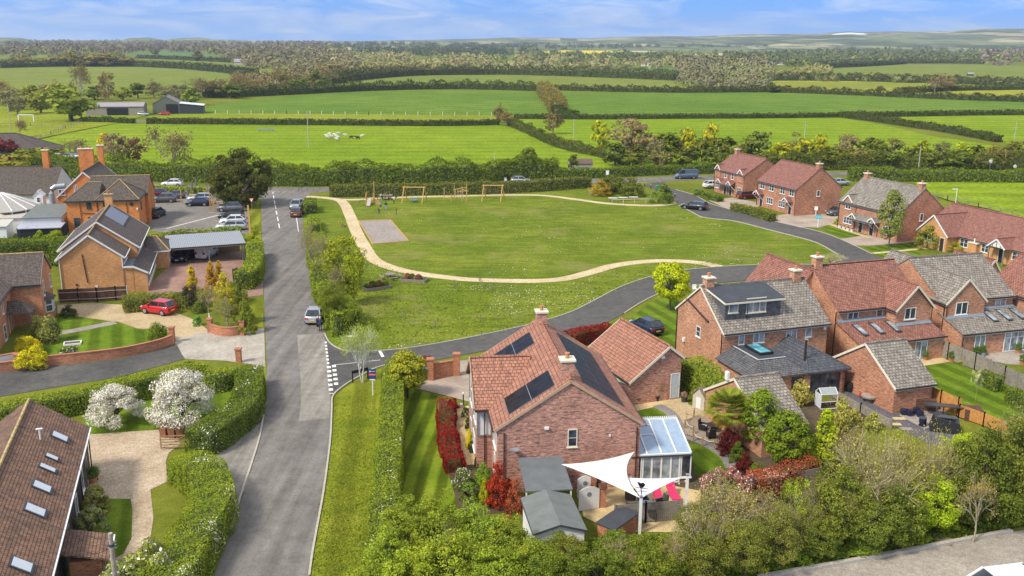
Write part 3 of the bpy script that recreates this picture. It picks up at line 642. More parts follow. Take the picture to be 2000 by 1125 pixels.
    def winpx(s, pl, a, b, **k):
        p = s.on(a[0], a[1], pl[0], pl[1]); q = s.on(b[0], b[1], pl[0], pl[1]); i = 0 if pl[0] == 'y' else 1
        return s.win(pl, p[i], q[i], q.z, p.z, **k)
    def door(s, pl, u0, u1, z0, z1, m, fm=None, d=0, glazed=False):
        if u1 < u0: u0, u1 = u1, u0
        g = MB(); s.slab(g, pl, u0 + .06, u1 - .06, z0, z1 - .06, -.01 + d, .035 + d); w = g.build('door', m, s.t)
        f = MB()
        for a, b, c, e in ((u0, u1, z1 - .06, z1), (u0, u0 + .06, z0, z1 - .06), (u1 - .06, u1, z0, z1 - .06)): s.slab(f, pl, a, b, c, e, -.01 + d, .06 + d)
        f.build('frame', fm or M_wht, w)
        g = MB(); s.slab(g, pl, u1 - .2, u1 - .12, (z0 + z1) / 2 - .02, (z0 + z1) / 2 + .02, .035 + d, .08 + d); g.build('handle', M_steel, w)
        if glazed: g = MB(); s.slab(g, pl, u0 + .2, u1 - .2, z0 + 1.1, z1 - .3, .03 + d, .05 + d); g.build('pane', M_glass, w)
        return w
    def pipe(s, pts, m=None, r=.045, name='drainpipe'):
        return MB().tube(pts, r, 6).build(name, m or s.gut, s.t)
    def onslope(s, x0, x1, y0, y1, ze, zr, side, u0, u1, a, b, name, m, th=.08, ax='x', lift=.02):
        """panel on a roof slope: u along the ridge, a..b = 0 (eave) to 1 (ridge)"""
        sw = (lambda p, q, z: (p, q, z)) if ax == 'x' else (lambda p, q, z: (q, p, z))
        if ax == 'y': x0, x1, y0, y1 = y0, y1, x0, x1
        ym = (y0 + y1) / 2; e = y0 if side == 0 else y1
        pt = lambda u, q, h: Vector(sw(u, e + (ym - e) * q, ze + .13 * (1 - q) + (zr - ze) * q - 0 + h))
        mb = MB()
        B_ = [pt(u0, a, lift), pt(u1, a, lift), pt(u1, b, lift), pt(u0, b, lift)]; T_ = [pt(u0, a, lift + th), pt(u1, a, lift + th), pt(u1, b, lift + th), pt(u0, b, lift + th)]
        mb.hexa(B_, T_); return mb.build(name, m, s.t), T_
    def rooflight(s, *a, glass=None, **k):
        o, T = s.onslope(*a, 'rooflight', M_char, **k)
        c = sum(T, Vector()) / 4; n = (T[1] - T[0]).cross(T[3] - T[0]).normalized(); n = n if n.z > 0 else -n
        Q = [c + (p - c) * .80 for p in T]; MB().hexa([q + n * .002 for q in Q], [q + n * .02 for q in Q]).build('pane', glass or M_net, o)
        return o
    def done(s):
        if s.w.f: s.w.build('wall', s.wm, s.t)
        r = s.r.build('roof', s.rm, s.t)
        if s.rg.f: s.rg.build('ridge_tiles', s.ridge, r)
        if s.bb.f: s.bb.build('bargeboard', s.trim, s.t)
        s.gt.build('gutter', s.gut, s.t)
        return s

# ---- the main house
h = House('house', 'large brick house in the foreground with solar panels on both slopes of its terracotta roof', -.9, 60.9, 7.0, B_main, T_terr, trim=plain('mortar_verge', (.45, .30, .2), .9), gut=M_brn, ridge=T_terr)
h.block(0, 10.1, 0, 15, 4.9, 8.3, 'y', ov=.1, oe=.3)
h.block(-1.2, 3.2, 4.0, 11.8, 4.9, 7.45, 'x', walls=False, oe=.25, ov=.1, verge=(0, 0))
h.w.box(-1.15, 1.0, 4.2, 11.6, 0, 2.6)
rw = MB().ext([(-1.05, 4.25, 2.6), (-1.05, 11.55, 2.6), (-1.05, 11.55, 4.88), (-1.05, 7.9, 7.28), (-1.05, 4.25, 4.88)][::-1], (2.4, 0, 0)).build('rendered_gable', M_ren, h.t)
tb = MB()
for a, b in (((-1.08, 4.22, 2.6), (-1.08, 4.22, 4.9)), ((-1.08, 11.58, 2.6), (-1.08, 11.58, 4.9)), ((-1.08, 4.2, 2.6), (-1.08, 11.6, 2.6)), ((-1.05, 4.22, 2.62), (.0, 4.22, 2.62)), ((-.05, 4.2, 2.6), (-.05, 4.2, 4.9)), ((-1.08, 7.9, 2.6), (-1.08, 7.9, 7.2)), ((-1.08, 6, 2.6), (-1.08, 6, 5.9)), ((-1.08, 9.8, 2.6), (-1.08, 9.8, 5.9))): tb.bar(a, b, .16, .1)
tb.build('timber_framing', M_timber, h.t)
h.bb.bar((-1.35, 3.75, 4.85), (-1.35, 7.9, 7.45), .06, .24); h.bb.bar((-1.35, 7.9, 7.45), (-1.35, 12.05, 4.85), .06, .24)
h.chimney(5.05, 13.7, 7.5, 9.25, .85, .85); h.chimney(4.95, 1.1, 7.4, 9.4, .9, .85)
AR = (0, 10.1, 0, 15, 4.9, 8.3)
def solar(side, u0, u1, a, b, nu, nb):
    o, T = h.onslope(*AR, side, u0, u1, a, b, 'solar_panel', M_steel, ax='y', th=.06)
    for i in range(nu):
        for j in range(nb):
            f = lambda s, t: (T[0] + (T[1] - T[0]) * s + (T[3] - T[0]) * t)
            s0, s1, t0, t1 = (i + .015) / nu, (i + .985) / nu, (j + .015) / nb, (j + .985) / nb
            q = [f(s0, t0), f(s1, t0), f(s1, t1), f(s0, t1)]; MB().hexa(q, [p + Vector((0, 0, .02)) for p in q]).build('cell_panel', M_solar, o)
# left slope: two arrays; right slope: long array
solar(0, .7, 3.75, .16, .80, 2, 2)
solar(0, 10.3, 13.2, .2, .79, 2, 2)
solar(1, 1.1, 13.2, .18, .77, 7, 2)
PF = ('y', 0, -1)
h.winpx(PF, (1109, 838), (1127, 872), n=1, fm=M_crm, bars=1); h.win(PF, 3.95, 4.6, 1.0, 2.3, n=1, fm=M_crm)
hp = h.pipe([(.42, -.08, 4.6), (.42, -.08, .2)], M_brn); h.pipe([(9.85, -.08, 4.6), (9.85, -.08, .2)], M_brn); h.pipe([(-.55, 4.12, 4.7), (-.55, 4.12, .2)], M_brn)
MB().lathe([(.02, 0), (.32, .06), (.36, .12), (.34, .12), (.02, .03)], (1.1, -.5, 3.4), 14).build('satellite_dish', plain('dish_grey', (.22, .22, .24), .5), h.t)
MB().bar((1.1, -.45, 3.4), (1.1, 0, 3.45), .05).build('dish_arm', M_char, h.t)
MB().box(3.25, 3.55, -.18, .01, 4.75, 4.92).build('floodlight', M_wht, h.t); MB().box(7.85, 7.97, -.1, .01, 4.0, 4.12).build('security_light', M_wht, h.t)
h.win(('x', 0, -1), 1.6, 2.3, .9, 2.2, n=1); h.win(('x', 0, -1), .9, 2.6, 2.9, 4.3, n=2)
h.win(('x', -1.05, -1), 5.2, 7.0, 3.1, 4.3, n=3); h.win(('x', -1.05, -1), 8.6, 10.6, 3.1, 4.3, n=3); h.win(('x', -1.15, -1), 5.2, 7.0, .8, 2.1, n=3)
h.door(('x', -1.15, -1), 8.4, 9.4, 0, 2.05, M_char)
h.done()
# conservatory
q = House('conservatory', 'white conservatory with blue glass lean-to roof on the side of the solar-panelled house', 8.6, 62.2, 7.0, B_main, M_bglass, cat='conservatory')
q.w.box(.05, 4.35, .05, 3.9, 0, .5)
fr = MB()
for i in range(5):
    u = .05 + 4.3 * i / 4; fr.bar((u, 0, 2.42), (u, 3.8, 3.42), .09, .12)
fr.bar((.05, -.03, 2.36), (4.35, -.03, 2.36), .1, .14); fr.bar((0, 3.85, 3.42), (4.4, 3.85, 3.42), .16, .2)
fr.bar((1.2, 2.1, 2.99), (2.1, 2.1, 2.99), .06); fr.bar((1.2, 3.2, 3.29), (2.1, 3.2, 3.29), .06)
fr.build('roof_frame', M_wht, q.t)
cr_ = MB()
for i in range(26): cr_.box(.08 + i * .165, .17 + i * .165, 3.8, 3.86, 3.5, 3.66)
cr_.build('ridge_crest', M_wht, q.t)
rb = MB(); rb.hexa([(0.1, 0, 2.36), (4.3, 0, 2.36), (4.3, 3.8, 3.36), (.1, 3.8, 3.36)], [(.1, 0, 2.40), (4.3, 0, 2.40), (4.3, 3.8, 3.40), (.1, 3.8, 3.40)]); rb.build('glass_roof', M_bglass, q.t)
q.gt.bar((-.05, -.1, 2.27), (4.45, -.1, 2.27), .13, .12)
q.win(('y', 0, -1), .05, .75, .5, 2.25, n=1); q.win(('y', 0, -1), .8, 3.6, .12, 2.25, n=4, fw=.1, sill=False, name='folding_doors', glass=M_net); q.win(('y', 0, -1), 3.65, 4.4, .5, 2.25, n=1)
q.win(('x', 4.4, 1), .05, 3.8, .5, 2.4, n=4); q.r.box(.1, .2, .3, .4, .5, .6)
MB().box(0.02, 4.38, .02, 3.85, .5, .52).build('floor', M_wht, q.t)
q.w.build('wall', B_main, q.t); q.gt.build('gutter', M_char, q.t)
# main garage
g = House('garage', 'brick garage with terracotta tiled roof and white side door next to the solar-panelled house', 10.4, 77.6, 22, B_main, T_terr, cat='garage', trim=M_crm, gut=M_blk, ridge=T_terr)
g.block(0, 5.0, 0, 8.8, 2.25, 5.1, 'y', f=.74, we=3.95, ov=.15, oe=.25, cap=True)
g.door(PF, 4.0, 5.0 - .08, .12, 2.45, plain('pale_blue_door', (.55, .60, .64), .5)); MB().box(2.9, 3.25, -.1, .01, 4.0, 4.25).build('wall_lamp', M_wht, g.t)
MB().ext([(-.02, 0, 2.2), (-.02, 8.8, 2.2), (-.02, 8.8, 1.4), (-.02, 3.0, 1.4), (-.02, 0, 1.9)], (-.12, 0, 0)).build('cream_boarding', M_crm, g.t)
g.done()
# ---- second house with flat black dormer
h = House('house', 'brick house with grey tiled roof and a black flat-roofed dormer', 19.6, 83.8, 18.8, B_red2, T_grey, trim=M_crm)
h.block(0, 11.5, 0, 8.8, 4.9, 8.15, 'x', ov=.08, oe=.35, verge=(0, 0))
h.bb.bar((-.12, -.3, 4.68), (-.12, 4.4, 8.1), .05, .16); h.bb.bar((-.12, 4.4, 8.1), (-.12, 9.1, 4.68), .05, .16)
h.chimney(.75, 4.4, 7.3, 8.95, .85, .8); h.chimney(10.5, 4.4, 7.3, 9.0, .8, .8)
d = MB(); d.ext([(.6, .9, 5.2), (.6, .9, 7.4), (.6, 4.6, 7.85), (.6, 4.4, 6.8)], (6.0, 0, 0)); dm = d.build('dormer', M_hang, h.t)
MB().hexa([(.4, .6, 7.4), (6.85, .6, 7.4), (6.85, 4.6, 8.0), (.4, 4.6, 8.0)], [(.4, .6, 7.52), (6.85, .6, 7.52), (6.85, 4.6, 8.2), (.4, 4.6, 8.2)]).build('flat_roof', M_felb, dm)
MB().bar((.37, .57, 7.36), (6.88, .57, 7.36), .06, .16).bar((.37, .6, 7.36), (.37, 4.6, 7.98), .06, .16).build('fascia', M_crm, dm)
PD = ('y', .9, -1); h.winpx(PD, (1424, 588), (1441, 610), n=1, glass=M_net, split=.75, fm=M_crm); h.winpx(PD, (1459, 583), (1495, 608), n=3, fm=M_crm, glass=M_net)
h.pipe([(2.95, .82, 7.3), (2.95, .82, 5.4)])
for a, b, n in (((1443, 650), (1453, 672), 1), ((1472, 646), (1492, 668), 2), ((1536, 640), (1555, 661), 2), ((1574, 635), (1584, 657), 1)): h.winpx(PF, a, b, n=n, glass=M_net)
h.winpx(('x', 0, -1), (1361, 635), (1368, 660), n=1, bars=1); h.pipe([(-.08, .1, 4.7), (-.08, .1, .1)]); h.pipe([(-.08, 8.7, 4.7), (-.08, 8.7, .1)]); h.pipe([(-.1, 6.9, 6.3), (-.1, 3.0, 5.2), (-.1, 2.6, 5.15)], M_brn, .09)
MB().box(11.0, 11.3, -.1, .01, 4.1, 4.4).build('alarm_box', M_wht, h.t); MB().box(-.2, 0, 6.9, 7.2, 1.8, 2.2).build('meter_box', M_wht, h.t)
# extensions
h.w.box(-.4, 4.8, -5.9, 0, 0, 2.4)
fl = [(1.15, -4.2), (3.9, -4.2), (3.9, 0), (1.15, 0)]; ev = [(-.7, -6.2), (5.0, -6.2), (5.0, 0), (-.7, 0)]; z1, z0 = 3.4, 2.45
e = MB()
e.poly([ev[0] + (z0,), ev[1] + (z0,), fl[1] + (z1,), fl[0] + (z1,)]); e.poly([ev[3] + (z0,), ev[0] + (z0,), fl[0] + (z1,), fl[3] + (z1,)]); e.poly([ev[1] + (z0,), ev[2] + (z0,), fl[2] + (z1,), fl[1] + (z1,)])
e.poly([ev[3] + (z0 - .1,), ev[2] + (z0 - .1,), ev[1] + (z0 - .1,), ev[0] + (z0 - .1,)]); e.poly([ev[0] + (z0 - .1,), ev[1] + (z0 - .1,), ev[1] + (z0,), ev[0] + (z0,)]); e.poly([ev[3] + (z0 - .1,), ev[0] + (z0 - .1,), ev[0] + (z0,), ev[3] + (z0,)])
er = e.build('hipped_roof', T_bslate, h.t)
MB().box(1.1, 3.95, -4.25, 0, 3.38, 3.46).build('flat_roof', M_felb, er)
lt = MB().box(1.9, 3.3, -3.3, -.7, 3.46, 3.7).build('roof_lantern', M_blk, h.t); MB().hexa([(2.05, -3.15, 3.7), (3.15, -3.15, 3.7), (3.15, -.85, 3.7), (2.05, -.85, 3.7)], [(2.1, -3.1, 3.76), (3.1, -3.1, 3.76), (3.1, -.9, 3.76), (2.1, -.9, 3.76)]).build('pane', glassmat('lantern_glass', (.10, .30, .36)), lt)
MB().bar((1.12, -4.25, 3.46), (3.95, -4.25, 3.46), .1, .05).bar((1.12, -4.25, 3.46), (1.12, 0, 3.46), .1, .05).build('lead_trim', plain('pale_lead', (.55, .56, .58), .5), er)
h.w.box(4.85, 5.5, -6.0, -5.6, 0, 2.4); h.w.box(8.7, 9.2, -6.0, -5.4, 0, 2.4); h.w.box(9.0, 9.2, -6.0, 0, 0, 2.4)
e = MB(); A_, B_, C_, D_ = (4.9, -6.4, 2.5), (9.5, -6.4, 2.5), (9.5, .0, 2.5), (4.9, .0, 2.5); r0, r1 = (7.1, -2.6, 3.9), (7.1, 0, 3.9)
for p in ((A_, B_, r0), (B_, C_, r1, r0), (D_, A_, r0, r1)): e.poly(p)
lo4 = [tuple(list(p[:2]) + [2.34]) for p in (A_, B_, C_, D_)]; e.poly(lo4[::-1]); e.poly([lo4[0], lo4[1], B_, A_]); e.poly([lo4[1], lo4[2], C_, B_])
er = e.build('garden_room_roof', T_slate, h.t); MB().tube([A_, r0], .09, 5).tube([B_, r0], .09, 5).tube([r0, r1], .09, 5).build('hip_tiles', T_slate, er)
h.win(('y', -5.95, -1), 5.5, 8.7, .1, 2.3, n=3, fm=M_char, sill=False, name='bifold_doors', fw=.09); h.win(('x', 9.2, 1), -5.4, -2, .1, 2.3, n=2, fm=M_char, sill=False)
h.win(('y', -5.9, -1), 3.6, 4.6, .1, 2.1, n=1, fm=M_char, sill=False)
MB().tube([(5.75, -4.6, 2.9), (5.75, -4.6, 5.0)], .11, 10).build('flue', M_brn, h.t); MB().lathe([(.2, 0), (.2, .06)], (5.75, -4.6, 5.0), 10).build('flue_cap', M_steel, h.t)
h.done()
g = House('garage', 'narrow brick garage with weathered grey tiled roof below the house with the black dormer', 19.2, 67.1, 18.5, B_red2, T_grey, cat='garage', trim=M_crm)
g.block(0, 3.9, 0, 8.6, 2.4, 5.0, 'x', ov=.1, oe=.25, verge=(1, 0)); MB().box(-.35, -.15, 4.9, 5.3, 4.6, 5.3).build('sign_board', M_wht, g.t); g.done()
# ---- third house, red roof
h = House('house', 'brick house with red tiled roof, cross gable and red lean-to with three rooflights', 32.7, 91.4, 19.3, B_red2, T_red, trim=M_crm)
h.block(0, 10.4, 0, 9.4, 4.9, 8.4, 'x', ov=.08, oe=.3, verge=(0, 0))
h.block(5.9, 10.3, -1.55, 4.5, 4.9, 7.25, 'y', ov=.3, oe=.25, gut=(1, 0), verge=(1, 0))
h.block(-2.6, 2.6, 4.4, 12.6, 4.9, 8.0, 'y', oe=.25, ov=.1, verge=(0, 0))
h.lean(-.05, 10.3, -3.8, 0, 2.5, 3.7)
MB().hexa([(0, -.35, 3.62), (5.85, -.35, 3.62), (5.85, 0, 3.74), (0, 0, 3.74)], [(0, -.35, 3.66), (5.85, -.35, 3.66), (5.85, 0, 3.9), (0, 0, 3.9)]).build('flashing', M_lead, h.t)
MB().hexa([(5.9, -1.9, 3.15), (10.3, -1.9, 3.15), (10.3, -1.55, 3.26), (5.9, -1.55, 3.26)], [(5.9, -1.9, 3.19), (10.3, -1.9, 3.19), (10.3, -1.55, 3.42), (5.9, -1.55, 3.42)]).build('flashing', M_lead, h.t)
h.chimney(.6, 4.7, 7.2, 9.3, .85, .8)
for a, b, n in (((1656, 608), (1675, 628), 2), ((1712, 603), (1722, 622), 1)): h.winpx(PF, a, b, n=n)
h.winpx(('y', -1.55, -1), (1768, 602), (1787, 622), n=2)
h.win(('y', -3.8, -1), 6.7, 8.2, .05, 2.1, n=2, sill=False, name='french_doors', glass=M_net)
for u in (1.2, 3.2, 5.2): h.rooflight(0, 10.3, -3.8, 3.8, 2.5, 3.7, 0, u, u + .62, .26, .80, th=.06, glass=M_net)
h.pipe([(-.08, .1, 4.7), (-.08, .1, .1)]); h.pipe([(10.4, -1.6, 4.7), (10.4, -1.6, 3)]); h.pipe([(0, -3.9, 2.4), (0, -3.9, .1)])
h.done()
g = House('garage', 'large brick garage with patchy grey tiled roof in front of the red roofed house', 32.8, 76.2, 18.5, B_red, T_grey, cat='garage', trim=M_crm)
g.block(0, 4.1, 0, 8.2, 2.4, 5.1, 'x', ov=.12, oe=.25, verge=(1, 0)); g.pipe([(4.0, -.1, 2.3), (4.0, -.1, .1)]); g.done()
# ---- fourth house, grey roof
h = House('house', 'brick house with pale grey tiled roof, brick cross gable and grey lean-to with rooflights', 44.6, 95.3, 16.5, B_red2, T_grey, trim=M_crm)
h.block(0, 9.5, 0, 10.6, 4.9, 8.3, 'x', ov=.08, oe=.3, verge=(0, 0))
h.block(0.05, 4.8, -1.1, 4.5, 4.9, 7.35, 'y', ov=.12, oe=.22, gut=(1, 0), verge=(1, 0))
h.block(2.0, 6.6, 6.2, 13.5, 4.9, 7.2, 'y', ov=.1, oe=.2, verge=(0, 0))
h.lean(-.05, 9.6, -3.8, 0, 2.5, 3.75)
MB().hexa([(4.85, -.35, 3.64), (9.5, -.35, 3.64), (9.5, 0, 3.76), (4.85, 0, 3.76)], [(4.85, -.35, 3.70), (9.5, -.35, 3.70), (9.5, 0, 3.9), (4.85, 0, 3.9)]).build('flashing', M_lead, h.t)
MB().hexa([(.0, -1.5, 3.26), (4.8, -1.5, 3.26), (4.8, -1.1, 3.38), (.0, -1.1, 3.38)], [(.0, -1.5, 3.32), (4.8, -1.5, 3.32), (4.8, -1.1, 3.52), (.0, -1.1, 3.52)]).build('flashing', M_lead, h.t)
h.winpx(('y', -1.1, -1), (1868, 591), (1888, 613), n=2); h.winpx(PF, (1945, 578), (1963, 597), n=2, glass=M_net); h.win(PF, 4.9, 5.3, 3.6, 4.5, n=1)
for u in (4.9, 6.7, 8.4): h.rooflight(0, 9.6, -3.8, 3.8, 2.5, 3.75, 0, u, u + .62, .30, .84, th=.06)
h.win(('y', -3.8, -1), 1.6, 2.9, .05, 2.1, n=2, sill=False, name='french_doors', glass=M_net); h.win(('y', -3.8, -1), 5.3, 8.6, .05, 2.15, n=4, sill=False, name='folding_doors', glass=M_net, trans=True)
h.pipe([(.0, -1.2, 4.7), (.0, -1.2, 3.2)]); h.pipe([(-.08, -.9, 4.7), (-.08, -.9, .1)]); h.pipe([(0, -3.95, 2.3), (0, -3.95, .1)]); h.done()
h = House('house', 'brick house at the right edge with red tiled garage roof in front of the bungalow', 56.0, 93.5, 20, B_red2, T_red, trim=M_crm)
h.block(0, 8, 0, 9, 4.9, 8.2, 'y', ov=.1, verge=(1, 0)); h.done()
h = House('garage', 'small garage with bright red ribbed roof beside the bungalow porch', 57.2, 112.5, 22, B_red2, T_red, cat='garage', trim=M_crm)
h.block(0, 4.2, 0, 6, 2.4, 5.2, 'y', ov=.1, verge=(1, 0)); h.done()
# ---- bungalow
h = House('bungalow', 'long low brick bungalow with pinkish red roof, front wing and timbered porch', 67.9, 142.1, -69.5, B_buff, T_redrow, cat='bungalow', trim=M_wht)
h.block(-7.0, 16, 0, 10.8, 2.5, 6.0, 'x', ov=.1, verge=(0, 0))
h.block(-5.6, .3, -2.2, 5.0, 2.5, 5.3, 'y', ov=.15, gut=(0, 0), verge=(1, 0))
h.block(7.4, 10.2, -1.5, 3, 2.5, 3.75, 'y', ov=.1, oe=.2, gut=(0, 0), walls=False, verge=(1, 0))
pg = MB(); pg.ext([(7.4, -1.45, 2.5), (10.2, -1.45, 2.5), (8.8, -1.45, 3.6)], (0, .06, 0)); pg.build('porch_gable', M_ren, h.t)
pt = GL()
for u in (8.1, 8.8, 9.5): pt.bar((u, -1.5, 2.5), (u, -1.5, 2.5 + (1.05 if u == 8.8 else .5)), .12, .05)
for u in (7.5, 10.1): pt.bar((u, -1.4, 0), (u, -1.4, 2.5), .14)
pt.build('porch_post', M_timber, h.t)
h.door(PF, 8.0, 9.0, .05, 2.15, M_blk)
for a, b in ((.8, 2.3), (4.9, 6.2), (10.4, 12.0)): h.win(PF, a, b, .95, 2.25, n=2, bars=1)
h.win(('y', -2.2, -1), -4.3, -1.9, .9, 2.2, n=3); h.door(('y', -2.2, -1), -1.0, -.1, 0, 2.1, M_brn)
h.chimney(3.8, -.35, 0, 2.0, 1.5, .7, 0); MB().lathe([(.12, 0), (.12, .6)], (3.8, -.35, 2.1), 8).build('flue', M_crm, h.t)
h.done()
# ---- row houses
def rowfront(h, L_, ups, downs, doors, porch, gl=()):
    for u, w, n in ups: h.win(PF, u - w / 2, u + w / 2, 3.45, 4.65, n=n, bars=1)
    for u, w, n in downs: h.win(PF, u - w / 2, u + w / 2, .95, 2.15, n=n, bars=1)
    for u in doors: h.door(PF, u - .5, u + .5, .1, 2.1, M_blk, glazed=True)
    for u, w in porch:
        p = MB().ext([(u - w / 2, -1.2, 2.35), (u, -1.2, 3.1), (u + w / 2, -1.2, 2.35), (u + w / 2, -1.2, 2.45), (u, -1.2, 3.22), (u - w / 2, -1.2, 2.45)], (0, 1.2, 0)).build('porch_roof', h.rm, h.t)
        f = MB(); f.bar((u - w / 2, -1.22, 2.4), (u, -1.22, 3.15), .06, .16).bar((u, -1.22, 3.15), (u + w / 2, -1.22, 2.4), .06, .16)
        f.bar((u - w / 2 + .1, -1.15, 2.35), (u - w / 2 + .1, 0, 1.2), .1).bar((u + w / 2 - .1, -1.15, 2.35), (u + w / 2 - .1, 0, 1.2), .1).bar((u, -1.2, 2.4), (u, -1.2, 3.1), .08)
        f.build('porch_frame', M_wht, h.t)
    for u, w, z in gl:   # gabled dormers over upper windows
        h.block(u - w / 2, u + w / 2, -.12, 3.0, 4.75, 5.9, 'y', ov=.12, oe=.12, gut=(0, 0), z0=3.2 if z else 4.6, verge=(1, 0))
h = House('house', 'far end brick pair of houses with pinkish roof and two small front gables', 42.7, 200.0, -70, B_red, T_redrow, trim=M_wht, ridge=T_redrow)
h.block(0, 11.3, 0, 9.6, 4.9, 8.05, 'x', ov=.08, verge=(0, 0)); h.chimney(.7, 4.8, 7.2, 8.75, .85, .85)
rowfront(h, 11.3, [(1.3, 1.2, 2), (4.2, .8, 1), (6.9, .8, 1), (9.7, 1.2, 2)], [(1.3, 1.5, 3), (9.6, 1.6, 3)], [4.4, 6.4], [(3.4, 1.8), (7.2, 1.8)], [(1.3, 2.1, 1), (9.7, 2.1, 1)])
h.lean(2.6, 8.0, -1.1, 0, 2.45, 3.1, walls=False); h.pipe([(.1, -.1, 4.7), (.1, -.1, .1)]); h.pipe([(5.6, -.1, 4.7), (5.6, -.1, .1)]); h.pipe([(11.2, -.1, 4.7), (11.2, -.1, .1)]); h.done()
h = House('house', 'middle brick pair of houses with plain pinkish roof and two tiled porches', 47.5, 182.7, -70.3, B_red, T_redrow, trim=M_wht, ridge=T_redrow)
h.block(0, 12.3, 0, 9.8, 4.9, 8.7, 'x', ov=.08, verge=(0, 0)); h.chimney(11.7, 4.9, 7.9, 9.3, .85, .85)
rowfront(h, 12.3, [(1.6, 1.5, 2), (4.6, 1.5, 2), (8.1, 1.5, 2), (10.9, 1.4, 2)], [(4.3, 2.0, 3), (8.2, 1.9, 3)], [1.5, 10.7], [(1.3, 2.0), (10.5, 2.0)])
h.win(('x', 12.3, 1), 4.4, 5.1, 3.4, 4.5, n=1); h.pipe([(.1, -.1, 4.7), (.1, -.1, .1)]); h.pipe([(12.2, -.1, 4.7), (12.2, -.1, .1)]); h.done()
h = House('house', 'brick pair of houses with weathered grey roof, two chimneys and white gabled dormers', 56.2, 161.2, -68.6, B_red, T_grey, trim=M_wht, ridge=T_grey)
h.block(0, 14, 0, 9.4, 4.6, 8.5, 'x', ov=.08, verge=(0, 0)); h.chimney(.8, 4.7, 7.6, 9.1, .85, .85); h.chimney(13.2, 4.7, 7.6, 9.1, .85, .85)
rowfront(h, 14, [(2.2, 1.3, 2), (11.6, 1.3, 2)], [(2.4, 2.0, 3), (11.6, 2.0, 3)], [5.6, 8.2], [(4.6, 1.9), (9.2, 1.9)], [(2.2, 2.1, 0), (11.6, 2.1, 0)])
h.lean(4.2, 9.6, -1.1, 0, 2.45, 3.1, walls=False)
h.win(('x', 14, 1), 4.2, 4.9, 3.2, 4.4, n=1); h.pipe([(.1, -.1, 4.4), (.1, -.1, .1)]); h.pipe([(4.2, -.1, 4.4), (4.2, -.1, .1)]); h.pipe([(9.6, -.1, 4.4), (9.6, -.1, .1)]); h.done()
# blue shed with stove pipe
h = House('shed', 'blue garden shed with stove pipe behind the white car', 66.5, 159.0, -65, plain('blue_timber', (.05, .16, .42), .6), plain('blue_grey_felt', (.26, .34, .42), .7), cat='shed')
h.block(0, 5, 0, 4, 2.0, 2.7, 'x', verge=(0, 0), gut=(0, 0)); MB().tube([(3.2, 2, 2.4), (3.2, 2, 4.2)], .12, 8).build('stove_pipe', M_blk, h.t); h.done()

# ---- left: buff gable house
h = House('house', 'buff orange brick house with wide plain gable, white bargeboards and stepped brown roofs', -55.2, 112.2, 15.8, B_buff, T_brown, trim=M_wht, gut=M_wht, ridge=plain('lichen_ridge', (.42, .27, .10), .95, var=.35, scale=5))
h.block(0, 7.2, 0, 6.0, 4.75, 7.6, 'y', ov=.2, oe=.35, verge=(1, 0))
h.block(-.6, 8.4, 5.6, 19.2, 4.8, 8.2, 'y', ov=.25, oe=.4, verge=(1, 1))
h.lean(9.9, 8.3, .1, 12.6, 2.45, 3.35, ax='x'); h.w.box(7.1, 8.4, .1, 5.7, 0, 3.15); MB().box(7.2, 8.3, .1, 5.6, 3.15, 3.24).build('flat_roof', M_lead, h.t)
h.block(8.2, 11.6, 12.6, 19.0, 2.5, 3.9, 'x', ov=.15, oe=.2, verge=(0, 1), hr=1.6)
h.bb.bar((7.15, -.08, 3.3), (8.3, -.08, 3.3), .07, .22); h.bb.bar((8.3, -.08, 3.35), (10.1, -.08, 2.42), .07, .22); h.bb.bar((7.2, -.08, 3.3), (7.2, -.08, 4.8), .12, .1); h.bb.bar((.05, -.08, 0), (.05, -.08, 4.6), .1, .08)
h.chimney(3.9, 18.6, 7.6, 9.6, 1.0, .7, 1, capm=plain('yellow_stone', (.40, .31, .17), .9))
o, T = h.onslope(-.6, 8.4, 5.6, 19.2, 4.8, 8.2, 1, 11.0, 18.0, .45, .93, 'solar_panel', M_steel, ax='y', th=.08)
for i in range(6):
    f = lambda s, t: (T[0] + (T[1] - T[0]) * s + (T[3] - T[0]) * t); t0, t1 = (i + .03) / 6, (i + .97) / 6
    q = [f(.01, t0), f(.99, t0), f(.99, t1), f(.01, t1)]; MB().hexa(q, [p + Vector((0, 0, .02)) for p in q]).build('cell_panel', plain('grey_collector', (.20, .20, .22), .35), o)
h.win(('x', 9.9, 1), .4, 12.2, .7, 2.2, n=8); h.win(('x', 11.6, 1), 13.5, 16.5, .8, 2.1, n=3); h.win(('x', 8.4, 1), 6.5, 12, 3.6, 4.6, n=4); h.win(('x', 7.2, 1), .8, 5, 3.5, 4.5, n=3)
h.pipe([(2.7, -.06, 5.2), (3.0, -.06, 1.6)], M_brn, .05, 'cable_duct'); MB().box(3.8, 4.1, -.08, .01, .9, 1.15).build('air_vent', M_wht, h.t); MB().box(1.6, 1.85, -.08, .01, 1.3, 1.5).build('air_vent', M_brn, h.t)
h.done()
h = House('lean_to_shed', 'grey corrugated lean-to shed between the buff gable house and the big hedge', -59.5, 122.5, 15, M_timber, plain('grey_sheet', (.36, .35, .33), .7, var=.2), cat='shed', gut=M_timber)
h.lean(0, 4, 0, 7, 2.2, 2.6); h.done()
